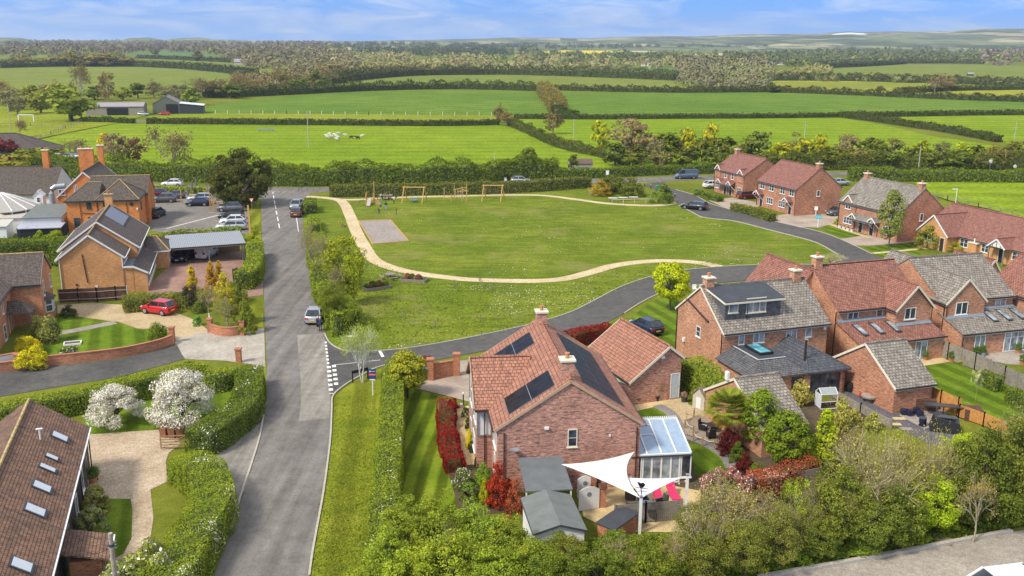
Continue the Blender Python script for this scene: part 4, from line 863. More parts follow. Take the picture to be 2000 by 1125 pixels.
# ---- left bottom brick house
h = House('house', 'orange brick house at the left edge with brown tiled roof, tiled porch and bay window', -51.9, 100.7, 18, brick('brick_orange_soft', (.60, .24, .09), (.47, .17, .065), dirt=(.30, .11, .05)), T_brown, trim=M_timber, gut=M_blk, ridge=plain('lichen_ridge2', (.35, .25, .12), .95, var=.35, scale=5))
h.block(-9, 0, 0, 8.0, 4.7, 7.3, 'x', ov=.1, oe=.3, verge=(0, 1))
h.block(-10, -3.0, -14, 3, 4.7, 7.0, 'y', ov=.1, oe=.3, verge=(0, 0))
h.winpx(('x', 0, 1), (82, 549), (88, 574), n=1, bars=1); h.winpx(('x', 0, 1), (95, 536), (100, 558), n=1, bars=1)
PX3 = ('x', -3.0, 1)
for a, b in (((20, 568), (25, 589)), ((1, 587), (7, 611)), ((6, 637), (14, 661))): h.winpx(PX3, a, b, n=1, bars=1)
# porch
pr = MB(); A_, B_, C_, D_ = (-2.95, -3.6, 2.35), (-.5, -3.6, 2.35), (-.5, -.9, 2.35), (-2.95, -.9, 2.35); r0, r1 = (-1.9, -2.25, 3.5), (-2.95, -2.25, 3.5)
for p in ((A_, B_, r0, r1), (B_, C_, r0), (C_, D_, r1, r0), (A_, D_, C_, B_)): pr.poly(p)
pr.build('porch_roof', T_brown, h.t); GL().bar((-.7, -3.4, 0), (-.7, -3.4, 2.35), .16).bar((-.7, -1.1, 0), (-.7, -1.1, 2.35), .16).build('porch_post', M_timber, h.t)
h.door(('x', -3.0, 1), -2.8, -1.8, .05, 2.1, M_oak)
bay = MB().ext([(0, 1.6, 0), (.7, 2.1, 0), (.7, 3.5, 0), (0, 4.0, 0)], (0, 0, .9)).build('bay_base', h.wm, h.t)
MB().ext([(0, 1.65, .9), (.65, 2.12, .9), (.65, 3.48, .9), (0, 3.95, .9)], (0, 0, 1.4)).build('bay_glazing', M_glass, h.t)
bf = MB()
for x, y in ((.05, 1.65), (.68, 2.12), (.68, 2.8), (.68, 3.48), (.05, 3.95)): bf.bar((x, y, .9), (x, y, 2.3), .1)
for z in (.92, 1.7, 2.28): bf.bar((.05, 1.62, z), (.7, 2.1, z), .08).bar((.7, 2.1, z), (.7, 3.5, z), .08).bar((.7, 3.5, z), (.05, 3.98, z), .08)
bf.build('bay_frame', M_wht, h.t)
br = MB(); a, b, c, d_ = (-.05, 1.3, 2.32), (.95, 1.95, 2.32), (.95, 3.65, 2.32), (-.05, 4.3, 2.32)
for p in ((a, b, (-.02, 2.5, 3.0)), (b, c, (-.02, 3.1, 3.0), (-.02, 2.5, 3.0)), (c, d_, (-.02, 3.1, 3.0)), (a, d_, c, b)): br.poly(p)
br.build('bay_roof', T_brown, h.t); h.done()
# ---- barn
h = House('barn', 'long barn conversion with mottled clay tile roof and a row of rooflights, bottom left', -30.8, 63.7, -71.7, plain('black_boarding', (.05, .042, .036), .8, var=.4, scale=6), T_barn, cat='barn', trim=M_wht, gut=M_wht, ridge=plain('lichen_yellow', (.45, .34, .15), .95, var=.5, scale=6))
h.block(0, 30, -6.9, 0, 3.6, 6.1, 'x', ov=.12, oe=.25, verge=(0, 0))
AB = (0, 30, -6.9, 0, 3.6, 6.1)
for u, w, a, b in ((3.3, .95, .18, .48), (7.0, .55, .24, .46), (8.7, .6, .22, .50), (11.2, .95, .20, .50), (14.2, 1.0, .18, .50), (20.2, 1.05, .14, .44)): h.rooflight(*AB, 1, u, u + w, a, b, th=.10, glass=plain('blind_white', (.62, .66, .68), .3, var=.05))
MB().tube([(5.3, -2.1, 5.1), (5.3, -2.1, 5.9)], .06, 8).tube([(5.3, -2.3, 5.9), (5.3, -1.9, 5.9)], .07, 8).build('flue', M_wht, h.t)
h.win(('y', 0, 1), 1.0, 2.6, .4, 2.6, n=2, fm=M_timber); h.win(('y', 0, 1), 4.2, 5.2, .8, 2.4, n=1, fm=M_wht); h.win(('y', 0, 1), 7.8, 8.7, .8, 2.2, n=1, fm=M_wht); h.win(('y', 0, 1), 12, 12.9, .9, 2.2, n=1, fm=M_timber)
h.lean(13.8, 16.6, 2.4, 0, 2.0, 2.7, walls=False); GL().bar((14.0, 2.3, 0), (14.0, 2.3, 2), .14).bar((16.4, 2.3, 0), (16.4, 2.3, 2), .14).build('porch_post', M_timber, h.t)
MB().box(13.9, 16.5, .5, 2.2, 0, 1.9).build('porch_wall', B_wall, h.t)
for u in (0.1, 6, 17): h.pipe([(u, .12, 3.5), (u, .12, .1)], M_blk)
h.done()
# ---- carport
t = thing('carport', 'open fronted grey carport with corrugated roof sheltering a black car and a white van', 'carport', (-47.9, 129.0, 0), R(22))
cm_, ctr, cb = newmat('corrugated_grey'); cb.inputs['Base Color'].default_value = (.27, .29, .31, 1); cb.inputs['Roughness'].default_value = .5
wv = ctr.nodes.new('ShaderNodeTexWave'); wv.inputs['Scale'].default_value = 1.3; ctr.links.new(objc(ctr), wv.inputs['Vector']); ctr.links.new(ramp(ctr, wv.outputs['Fac'], [(.2, (.20, .215, .23)), (.8, (.32, .34, .36))]), cb.inputs['Base Color']); bump(ctr, cb, wv.outputs['Fac'], .6, .04)
MB().hexa([(-.2, -.5, 2.45), (10.4, -.5, 2.45), (10.4, 6.6, 2.95), (-.2, 6.6, 2.95)], [(-.2, -.5, 2.53), (10.4, -.5, 2.53), (10.4, 6.6, 3.03), (-.2, 6.6, 3.03)]).build('roof', cm_, t)
MB().bar((-.2, -.55, 2.36), (10.4, -.55, 2.36), .08, .28).build('fascia', M_timber, t); MB().bar((-.2, -.62, 2.5), (10.4, -.62, 2.5), .1, .1).build('gutter', M_blk, t)
for u in (.05, 5.3, 9.9, 10.2): MB().bar((u, 0, 0), (u, 0, 2.45), .16).build('post', M_steel, t)
MB().box(0, 10.2, 6.3, 6.4, 0, 2.8).build('back_wall', M_oak, t)
# ---- pub
h = House('pub', 'bright orange brick public house with hipped dark slate roofs beside the car park', -72.1, 151.2, 13, B_org, T_old, cat='pub', trim=M_timber, ridge=plain('lichen_hip', (.36, .26, .12), .95, var=.4, scale=5))
h.block(0, 4.8, 0, 9, 5.2, 7.5, 'x', hl=2.6, oe=.25); h.block(4.6, 11, 0, 8.0, 5.2, 7.9, 'x', hl=3.1, hr=3.1, oe=.25); h.block(2, 11.5, 7.5, 15, 5.0, 7.6, 'x', ov=.1, verge=(0, 0))
PXR = ('x', 11.0, 1)
for a, b in (((168, 394), (179, 407)), ((201, 395), (211, 407)), ((144, 426), (158, 443)), ((172, 424), (181, 433))): h.winpx(PF, a, b, n=1, bars=1, fm=M_char)
h.win(PXR, 2, 3, 3.2, 4.4, n=1, fm=M_char); h.pipe([(2.1, -.08, 5), (2.1, -.08, .1)]); h.pipe([(4.7, -.08, 5), (4.7, -.08, .1)]); h.pipe([(9.2, -.08, 5), (9.2, -.08, .1)]); h.pipe([(2.4, -.08, 3.2), (4.6, -.08, 3.0)], M_brn)
MB().lathe([(.3, 0), (.3, .05)], (10, 0, 0), 12)
rd = MB(); rd.tube([(9.95, .02, 4.4), (9.95, -.06, 4.4)], .32, 14).build('round_plaque', M_char, h.t); MB().box(10.7, 10.9, -.5, 0, 3.5, 3.75).build('wall_lamp', M_wht, h.t); h.done()
h = House('pub_wing', 'older pub wing with mossy slate gable roof, white windows and tall orange chimney stacks', -79.0, 163.0, 12, B_org, T_old, cat='house', trim=M_wht)
h.block(0, 9.0, 0, 14, 3.9, 8.2, 'y', ov=.15, oe=.2, verge=(1, 1)); h.winpx(PF, (114, 370), (128, 381), n=2, bars=1); h.winpx(PF, (144, 361), (152, 373), n=2, bars=2)
h.chimney(2.2, 14.5, 5, 10.6, 2.6, .9, 2, wm=B_org); h.chimney(4.8, 14.3, 6, 11.2, 1.0, .9, 1, wm=B_org)
h.done()
h = House('long_range', 'long low range with plain brown tiled roof behind the round conservatory', -118.0, 167.5, 8, M_ren, T_old, cat='house')
h.block(0, 34, 0, 13, 3.0, 7.2, 'x', ov=.1, verge=(0, 0)); h.chimney(31.4, 6.5, 6.5, 10.2, 1.1, .9, 1, wm=B_org); h.done()
dq = House('roof_hut', 'tiny white gabled dormer hut beside the grey kitchen extractor duct', -81.3, 160.8, 12, M_wht, M_wht, cat='hut'); dq.block(-.7, .7, 0, 2, 4.4, 5.2, 'y', z0=2.6, ov=.1, oe=.1, gut=(0, 0), verge=(0, 0)); dq.win(PF, -.3, .3, 3.3, 4.2, n=1, bars=1); dq.w.box(-.5, .5, .2, 1.8, 0, 2.6); dq.done()
t = thing('extractor_duct', 'fat silver kitchen extractor duct bending over the flat roofs of the pub', 'duct', (-78.7, 160.3, 0))
MB().tube([(0, 0, 0), (0, 0, 5.0), (.15, .1, 5.7), (.7, .3, 6.1), (2.2, .6, 6.2)], .45, 12).build('duct', M_steel, t); MB().box(-.9, .5, -1.2, .2, 0, 3.2).build('fan_box', M_steel, t)
# round conservatory
t = thing('round_conservatory', 'round white conservatory with ribbed conical grey roof at the left edge', 'conservatory', (-86.3, 157.5, 0))
n = 16; ra = 5.9
MB().lathe([(ra - .15, 0), (ra - .15, .4)], n=n).build('base', M_blk, t); MB().lathe([(ra - .2, .4), (ra - .2, 3.0)], n=n).build('glazing', M_glass, t)
MB().lathe([(ra + .35, 2.95), (ra + .35, 3.05), (2.8, 4.6), (.5, 5.5)], n=n).build('roof', plain('grey_polycarbonate', (.38, .36, .32), .5), t)
fr = MB(); rb = MB()
for i in range(n):
    a = 2 * math.pi * i / n; c, s_ = math.cos(a), math.sin(a); fr.bar((ra * c, ra * s_, .4), (ra * c, ra * s_, 3.0), .22)
    a2 = 2 * math.pi * (i + 1) / n
    for z in (.45, 2.3, 2.95): fr.bar((ra * c, ra * s_, z), (ra * math.cos(a2), ra * math.sin(a2), z), .14, .16)
for i in range(n):
    a = 2 * math.pi * i / n; c, s_ = math.cos(a), math.sin(a); rb.tube([((ra + .35) * c, (ra + .35) * s_, 3.1), (2.8 * c, 2.8 * s_, 4.65), (.5 * c, .5 * s_, 5.52)], .09, 4)
fr.build('frame', M_wht, t); rb.build('roof_ribs', M_wht, t); MB().lathe([(.5, 5.45), (.55, 5.7), (.12, 5.9), (.05, 6.8)], n=8).build('finial', M_lead, t)
# flat-roofed outbuildings of the pub
def flatbox(name, label, x, y, rot, w, d, z, rm, wm, slope=0):
    q = thing(name, label, 'outbuilding', (x, y, 0), R(rot)); MB().ext([(0, 0, 0), (0, d, 0), (0, d, z + slope - .12), (0, 0, z - .12)], (w, 0, 0)).build('wall', wm, q)
    MB().hexa([(-.2, -.2, z - .12), (w + .2, -.2, z - .12), (w + .2, d + .2, z + slope - .12), (-.2, d + .2, z + slope - .12)], [(-.2, -.2, z), (w + .2, -.2, z), (w + .2, d + .2, z + slope), (-.2, d + .2, z + slope)]).build('roof', rm, q); return q
flatbox('outbuilding', 'flat roofed outbuilding with green grey felt joined to the orange pub', -78.0, 148.5, 13, 5.6, 10, 2.9, M_feltg, M_ren, .5)
flatbox('outbuilding', 'pale flat roofed outbuilding with stained felt behind the white shed', -83.5, 149.5, 13, 5.0, 9, 2.6, plain('pale_felt', (.42, .38, .32), .9, var=.2), M_ren)
flatbox('outbuilding', 'white sided shed with cream sloping roof behind the dark blue fence', -84.2, 144.2, 13, 5.2, 3.8, 2.2, plain('cream_felt', (.48, .46, .40), .8), M_wht, .4)
flatbox('outbuilding', 'low shed with shiny lilac grey roof behind the dark blue fence', -77.2, 145.0, 13, 6.2, 2.8, 1.9, plain('lilac_sheet', (.40, .40, .46), .3), M_blk, .2)
# top-left houses
h = House('house', 'brown hipped roof house partly hidden by dark red shrubs at the left edge', -150, 232, 8, B_wall, T_brown, trim=M_wht); h.block(-4, 34, 0, 14, 2.8, 7.0, 'x', hr=9, oe=.3); h.done()
h = House('garden_room', 'white framed garden room with flat overhanging roof beside the brown hipped house', -111.5, 229, 12, B_wall, M_wht, cat='garden room', trim=M_wht)
h.w.box(0, 7, 0, 5, 0, 2.7); h.r.box(-.6, 8.6, -1.2, 5.6, 2.7, 2.95); MB().box(1.6, 5.6, 1, 3.6, 2.95, 3.3).build('roof_lantern', M_lead, h.t); h.win(PF, .3, 2.4, .3, 2.4, n=2); h.win(PF, 3.1, 4.6, .8, 2.2, n=1); h.done()
h = House('house', 'small white gabled house with brown roof at the far left above the conservatory', -109, 186, 10, M_wht, T_brown, trim=M_wht); h.block(-5, 3, 0, 7, 3.6, 6.2, 'x', verge=(0, 1)); h.block(1, 4.4, -1.2, 5, 3.6, 5.6, 'y', verge=(1, 0), gut=(0, 0)); h.done()
# far barns
h = House('farm_shed', 'long low grey farm shed with open front across the pasture', -171, 384, 12, plain('farm_wall', (.30, .26, .21), .9, var=.3), plain('farm_roof', (.30, .27, .27), .8, var=.2), cat='barn'); h.block(0, 22, 0, 9, 3.6, 5.0, 'x', verge=(0, 0), gut=(0, 0)); MB().box(8, 16, -.15, .1, .2, 3).build('bay_shade_panel', M_blk, h.t); h.done()  # solid black box paints the shade inside the open front
h = House('farm_shed', 'dark green gabled barn with black open doorway and white lean-to', -148.5, 396, 14, plain('olive_sheet', (.14, .15, .11), .8), plain('farm_roof2', (.20, .18, .18), .8, var=.2), cat='barn')
h.block(0, 10.5, 0, 14, 4.2, 7.2, 'y', verge=(0, 0), gut=(0, 0)); MB().box(5.2, 9.8, -.15, .1, 0, 4).build('doorway', M_blk, h.t); MB().ext([(10.5, -1, 0), (20, -1, 0), (20, -1, 3.2), (10.5, -1, 4.2)], (0, 9, 0)).build('lean_to', M_char, h.t); MB().hexa([(10.5, -1.3, 4.3), (20.3, -1.3, 3.3), (20.3, 8.3, 3.3), (10.5, 8.3, 4.3)], [(10.5, -1.3, 4.45), (20.3, -1.3, 3.45), (20.3, 8.3, 3.45), (10.5, 8.3, 4.45)]).build('lean_to_roof', M_wht, h.t); h.done()  # doorway is a black slab: the barn's inner shade put in as colour
t = thing('field_hut', 'small weathered grey field hut with sagging brown roof behind the hedge', 'hut', G(1112, 336), R(3))
MB().ext([(0, 0, 0), (0, 3.2, 0), (0, 3.2, 2.0), (0, 1.6, 2.9), (0, 0, 2.0)][::-1], (5.6, 0, 0)).build('wall', plain('grey_board', (.34, .30, .27), .9, var=.25, scale=5), t)
MB().ext([(-.1, -.2, 1.95), (-.1, 1.6, 2.93), (-.1, 3.4, 1.95), (-.1, 3.4, 2.05), (-.1, 1.6, 3.03), (-.1, -.2, 2.05)], (5.8, 0, 0)).build('roof', plain('rusty_roof', (.13, .085, .07), .9, var=.3, scale=3), t)

# ============================================================ VEGETATION
rng = np.random.default_rng(11)
def pxm(p):          # source pixels per metre at a world point
    a = PX(p); b = PX((p[0] + CR[0], p[1] + CR[1], p[2] + CR[2])); return math.hypot(b[0] - a[0], b[1] - a[1])
def dist(p): return math.sqrt(p[0] ** 2 + p[1] ** 2 + (CH - p[2]) ** 2)
def leafarrays(C, Nn, size, asp=.62):
    n = len(C); Nn = Nn / (np.linalg.norm(Nn, axis=1, keepdims=True) + 1e-9)
    rv = rng.normal(size=(n, 3)); u = np.cross(Nn, rv); u /= (np.linalg.norm(u, axis=1, keepdims=True) + 1e-9); v = np.cross(Nn, u)
    s = (size if np.ndim(size) else np.full(n, size))[:, None] * rng.uniform(.5, 1.5, (n, 1)) * .5
    V4 = np.stack([C - u * s, C - v * s * asp, C + u * s, C + v * s * asp], 1).reshape(-1, 3)
    F4 = np.arange(4 * n).reshape(n, 4); return V4, F4
def npmesh(name, parts, mats):
    """parts: list of (V, F, material index) with quads"""
    V_ = np.concatenate([p[0] for p in parts]).astype(np.float32); o = 0; Fs = []; mi = []
    for v, f, m in parts: Fs.append(f + o); o += len(v); mi.append(m if np.ndim(m) else np.full(len(f), m))
    F_ = np.concatenate(Fs).astype(np.int32); mi = np.concatenate(mi).astype(np.int32)
    me = bpy.data.meshes.new(name); me.vertices.add(len(V_)); me.vertices.foreach_set('co', V_.ravel())
    me.loops.add(F_.size); me.loops.foreach_set('vertex_index', F_.ravel()); me.polygons.add(len(F_))
    me.polygons.foreach_set('loop_start', np.arange(0, F_.size, 4, dtype=np.int32)); 
    for m in mats: me.materials.append(m)
    me.polygons.foreach_set('material_index', mi); me.update(calc_edges=True); return me
def mb_np(mb):       # MB of quads/ngons -> quads only
    F = []
    for f in mb.f:
        if len(f) == 4: F.append(f)
        elif len(f) == 3: F.append((f[0], f[1], f[2], f[2]))
    return np.array(mb.v), np.array(F)
def crown_pts(nc, nl, r, h, z0, cr, shape='round', inner=.5, flat=.5):
    d = rng.normal(size=(nc, 3)); d /= np.linalg.norm(d, axis=1, keepdims=True); q = rng.uniform(inner, 1, (nc, 1)) ** .6
    c = d * q; zc = z0 + (h - z0) / 2; hz = (h - z0) / 2
    if shape == 'cone':
        t = rng.uniform(0, 1, nc) ** 1.25; a = rng.uniform(0, 2 * np.pi, nc); rr = r * (1 - t) ** .75 * rng.uniform(.6, 1, nc)
        C = np.stack([rr * np.cos(a), rr * np.sin(a), z0 + (h - z0) * t], 1)
    elif shape == 'bush':
        c[:, 2] = np.abs(c[:, 2]); C = c * [r, r, h - z0] + [0, 0, z0]
    elif shape == 'column':
        t = rng.uniform(0, 1, nc); a = rng.uniform(0, 2 * np.pi, nc); rr = r * np.minimum(1, (1 - t) * 3) ** .5 * rng.uniform(.65, 1, nc)
        C = np.stack([rr * np.cos(a), rr * np.sin(a), z0 + (h - z0) * t], 1)
    else: C = c * [r, r, hz] + [0, 0, zc]
    az = np.arctan2(C[:, 1], C[:, 0]); ph = rng.uniform(0, 6.28, 3); wv_ = 0 if h < 6.5 and shape != 'bush' or h < 1.6 else 1; C[:, :2] *= (1 + wv_ * (.13 * np.sin(2 * az + ph[0]) + .09 * np.sin(5 * az + ph[1])))[:, None]; C[:, 2] *= 1 + wv_ * .10 * np.sin(3 * az + ph[2])
    C = C * (1 - cr / max(r, .1) * .5 * np.array([1, 1, 0]))
    k = rng.integers(0, nc, nl); sc = rng.uniform(.55, 1.25, nc)[k][:, None]
    off = rng.normal(size=(nl, 3)); off /= np.linalg.norm(off, axis=1, keepdims=True); off *= rng.uniform(.35, 1, (nl, 1)) ** .5 * cr * sc; off[:, 2] *= .7
    P = C[k] + off; P[:, 2] = np.maximum(P[:, 2], .05)
    Nn = off / cr + (P - [0, 0, zc * .6]) / max(r, .5) * .5 + rng.normal(size=(nl, 3)) * flat
    return P, Nn, C
def limbs(mb, C, base_r, h0, n, tip=.03):
    top = C.mean(0) * .5; top[2] = h0
    mb.tube([(0, 0, -.05), (base_r * .4, 0, h0 * .5), (0, base_r * .3, h0)], base_r, 7, base_r * .7, cap=False)
    for c in C[rng.choice(len(C), min(n, len(C)), replace=False)]:
        m = np.array([c[0] * .45, c[1] * .45, h0 + (c[2] - h0) * .55]); mb.tube([(0, 0, h0 * rng.uniform(.6, 1)), m, c], [base_r * .5, base_r * .3, tip], 5, cap=False)
def branches(mb, p, d, ln, r, depth, maxd, spread=.5, up=.1, tips=None, kids=3):
    q = p + d * ln; mid = p + d * ln * .5 + rng.normal(size=3) * ln * .05
    mb.tube([p, mid, q], [r, r * .85, r * .7], 3 if depth > 1 else 5, cap=False)
    if depth >= maxd:
        if tips is not None: tips.append(q)
        return
    for i in range(kids if depth else kids + 2):
        nd = d + rng.normal(size=3) * spread + np.array([0, 0, up]); nd /= np.linalg.norm(nd)
        branches(mb, p + d * ln * rng.uniform(.55, 1), nd, ln * rng.uniform(.6, .85), r * .62, depth + 1, maxd, spread, up, tips, kids)
VAR = {}
def variant(kind, i):
    key = (kind, i)
    if key in VAR: return VAR[key]
    tm = MB(); H_, r_ = 8.0, 3.4; mats = [M_fol, M_blos]; extra = []; bark = M_bark
    if kind == 'broad': P, N_, C = crown_pts(60, 4800, 3.3, 8, 1.9, 1.05); sz = .30; limbs(tm, C, .22, 2.4, 14)
    elif kind == 'near': P, N_, C = crown_pts(110, 15000, 3.3, 8, 1.0, .85, flat=.8); sz = .21; limbs(tm, C, .16, 1.8, 22)
    elif kind == 'fine': P, N_, C = crown_pts(90, 14000, 3.2, 8, 1.2, .8, inner=.25, flat=1); sz = .16; limbs(tm, C, .13, 1.6, 40, .02)
    elif kind == 'shrub': H_, r_ = 3.0, 1.9; P, N_, C = crown_pts(46, 5200, 1.8, 3, .1, .55, 'bush', .6); sz = .17; limbs(tm, C, .07, .6, 10)
    elif kind == 'ball': H_, r_ = 1.6, .85; P, N_, C = crown_pts(60, 7500, .82, 1.55, .05, .18, 'bush', .9); sz = .10; limbs(tm, C, .05, .4, 6)
    elif kind == 'cone': H_, r_ = 4.0, 1.1; P, N_, C = crown_pts(60, 5200, 1.05, 4, .2, .34, 'cone'); sz = .14; limbs(tm, C, .08, 1.2, 8)
    elif kind == 'column': H_, r_ = 6.0, 1.6; P, N_, C = crown_pts(60, 5600, 1.5, 6, 1.2, .6, 'column'); sz = .2; limbs(tm, C, .1, 2.5, 12)
    elif kind == 'standard': H_, r_ = 5.0, 2.0; P, N_, C = crown_pts(80, 11000, 1.95, 5, 1.3, .6, inner=.7); sz = .19; limbs(tm, C, .10, 2.0, 14)
    elif kind == 'yew': H_, r_ = 9.0, 6.2; P, N_, C = crown_pts(130, 22000, 6.0, 9, .5, 1.2, inner=.7); sz = .34; limbs(tm, C, .4, 2.0, 12)
    elif kind == 'weep': H_, r_ = 3.2, 2.1; P, N_, C = crown_pts(80, 22000, 2.0, 3.2, .5, .5, 'bush', .5); sz = .085; mats = [M_fol, M_blos]; extra = .66; limbs(tm, C, .12, 1.3, 16)
    elif kind == 'flower': H_, r_ = 1.7, 1.1; P, N_, C = crown_pts(30, 4200, 1.05, 1.6, .1, .35, 'bush', .7); sz = .12; extra = .16; limbs(tm, C, .05, .4, 6)
    elif kind == 'tuft': H_, r_ = 1.6, 1.0; P, N_, C = crown_pts(16, 2200, .9, 1.5, .1, .5, 'bush', .3, 1); sz = .16; limbs(tm, C, .04, .4, 6)
    elif kind == 'far': P, N_, C = crown_pts(22, 620, 3.2, 8, 1.0, 1.25); sz = .95; limbs(tm, C, .3, 2.2, 4, .1)
    elif kind == 'farlean': P, N_, C = crown_pts(34, 1200, 3.2, 8, 1.2, 1.0, inner=.3); sz = .5; limbs(tm, C, .25, 2.4, 12, .08); bark = M_twig
    elif kind in ('bare', 'barefar', 'willow', 'birch', 'sapling'):
        tips = []
        if kind == 'bare': branches(tm, np.array([0, 0, 0.]), np.array([.03, 0, 1.]), 2.3, .15, 0, 5, .52, .12, tips, 3); bark = M_twig; nl, cr_, sz = 2600, .55, .13
        elif kind == 'barefar': branches(tm, np.array([0, 0, 0.]), np.array([.03, 0, 1.]), 2.3, .17, 0, 4, .52, .14, tips, 3); bark = M_twig; nl, cr_, sz = 1500, .75, .26
        elif kind == 'willow':
            for k in range(9):
                a = k * .7; d = np.array([math.cos(a) * .38, math.sin(a) * .38, 1.]); d /= np.linalg.norm(d); branches(tm, np.array([math.cos(a) * .35, math.sin(a) * .35, 0.]), d, 2.6, .085, 0, 3, .42, .10, tips, 3)
            bark = plain('willow_bark', (.42, .35, .19), .9, var=.3, scale=9); nl, cr_, sz = 3000, .8, .13
        elif kind == 'birch':
            for k in range(4):
                a = k * 1.7; d = np.array([math.cos(a) * .2, math.sin(a) * .2, 1.]); d /= np.linalg.norm(d); branches(tm, np.array([math.cos(a) * .12, math.sin(a) * .12, 0.]), d, 2.6, .10, 0, 4, .40, .05, tips, 3)
            bark = M_birch; nl, cr_, sz = 6500, .6, .13
        else: branches(tm, np.array([0, 0, 0.]), np.array([.02, 0, 1.]), 2.6, .05, 0, 3, .4, .25, tips, 3); bark = M_twig; nl, cr_, sz = 1300, .4, .14
        T = np.array(tips); H_ = float(np.percentile(T[:, 2], 98)); r_ = float(np.percentile(np.hypot(T[:, 0], T[:, 1]), 94)); k = rng.integers(0, len(T), nl)
        P = T[k] + rng.normal(size=(nl, 3)) * cr_ * .5; N_ = rng.normal(size=(nl, 3)); C = T
    v, f = leafarrays(P, N_, sz); mi = 0
    if extra: mi = (rng.uniform(size=len(f)) < extra).astype(int)
    cm_ = npmesh('crown_' + kind, [(v, f, mi)], mats); tv, tf = mb_np(tm); tr = npmesh('trunk_' + kind, [(tv, tf, 0)], [bark])
    VAR[key] = (cm_, tr, H_, r_); return VAR[key]
NV = {'broad': 3, 'near': 3, 'fine': 3, 'shrub': 3, 'far': 4, 'farlean': 3, 'bare': 3, 'barefar': 3}
REC = []
def plant(kind, px, base, top, wid, col, label, name='tree', cat='tree', pre=None, hue=.12):
    """a tree or shrub that spans base..top in height and wid across, as measured on the photo at its foot"""
    b = G(px, base); k = pxm(b); w = wid / k; lo_, hi_ = .1, 30
    for _ in range(30):
        m = (lo_ + hi_) / 2
        if PX((b.x, b.y, m))[1] > top: lo_ = m
        else: hi_ = m
    return plant_at(kind, b, lo_, w, col, label, name, cat, pre, hue)
def plant_at(kind, b, H, w, col, label, name='tree', cat='tree', pre=None, hue=.12):
    cm_, tr, H_, r_ = variant(kind, rnd.randrange(NV.get(kind, 2)))
    e = thing(name, label, cat, (b[0], b[1], 0), rnd.uniform(0, 6.28)); e.scale = (w / 2 / r_, w / 2 / r_, H / H_)
    c = bpy.data.objects.new('foliage' if name != 'tree' else 'crown', cm_); COL.objects.link(c); c.parent = e
    j = [1 + rnd.uniform(-hue, hue) * .6 for _ in range(3)]; g_ = 1 + rnd.uniform(-.1, .1)
    c.color = (col[0] * j[0] * g_, col[1] * g_, col[2] * j[2] * g_, 1)
    t = bpy.data.objects.new('trunk' if name == 'tree' else 'stems', tr); COL.objects.link(t); t.parent = e
    REC.append(e); return e
ORD = lambda n: '%d%s' % (n, 'th' if 10 <= n % 100 <= 20 else {1: 'st', 2: 'nd', 3: 'rd'}.get(n % 10, 'th')) if n > 10 else ['first', 'second', 'third', 'fourth', 'fifth', 'sixth', 'seventh', 'eighth', 'ninth', 'tenth'][n - 1]
def number_labels(objs):
    by = {}
    for o in objs: by.setdefault(o['label'], []).append(o)
    for lb, L_ in by.items():
        if len(L_) < 2: continue
        L_.sort(key=lambda o: PX(o.location)[0])
        for i, o in enumerate(L_):
            if i in (0, len(L_) - 1): o['label'] = lb + (', leftmost of them' if i == 0 else ', rightmost of them')
            else: o['label'] = lb + ', %s from left' % ORD(i + 1)
            o['group'] = (lb + ' group').replace('tree ', 'trees ', 1)
# colours
c_lime = (.27, .34, .035); c_fresh = (.205, .265, .035); c_green = (.13, .18, .03); c_dark = (.055, .085, .02); c_olive = (.17, .185, .045); c_brown = (.19, .16, .085); c_straw = (.33, .27, .12)
c_yew = (.10, .105, .03); c_yell = (.42, .36, .03); c_red = (.21, .018, .022); c_dred = (.11, .02, .025); c_pink = (.42, .20, .17); c_grey = (.20, .18, .12)

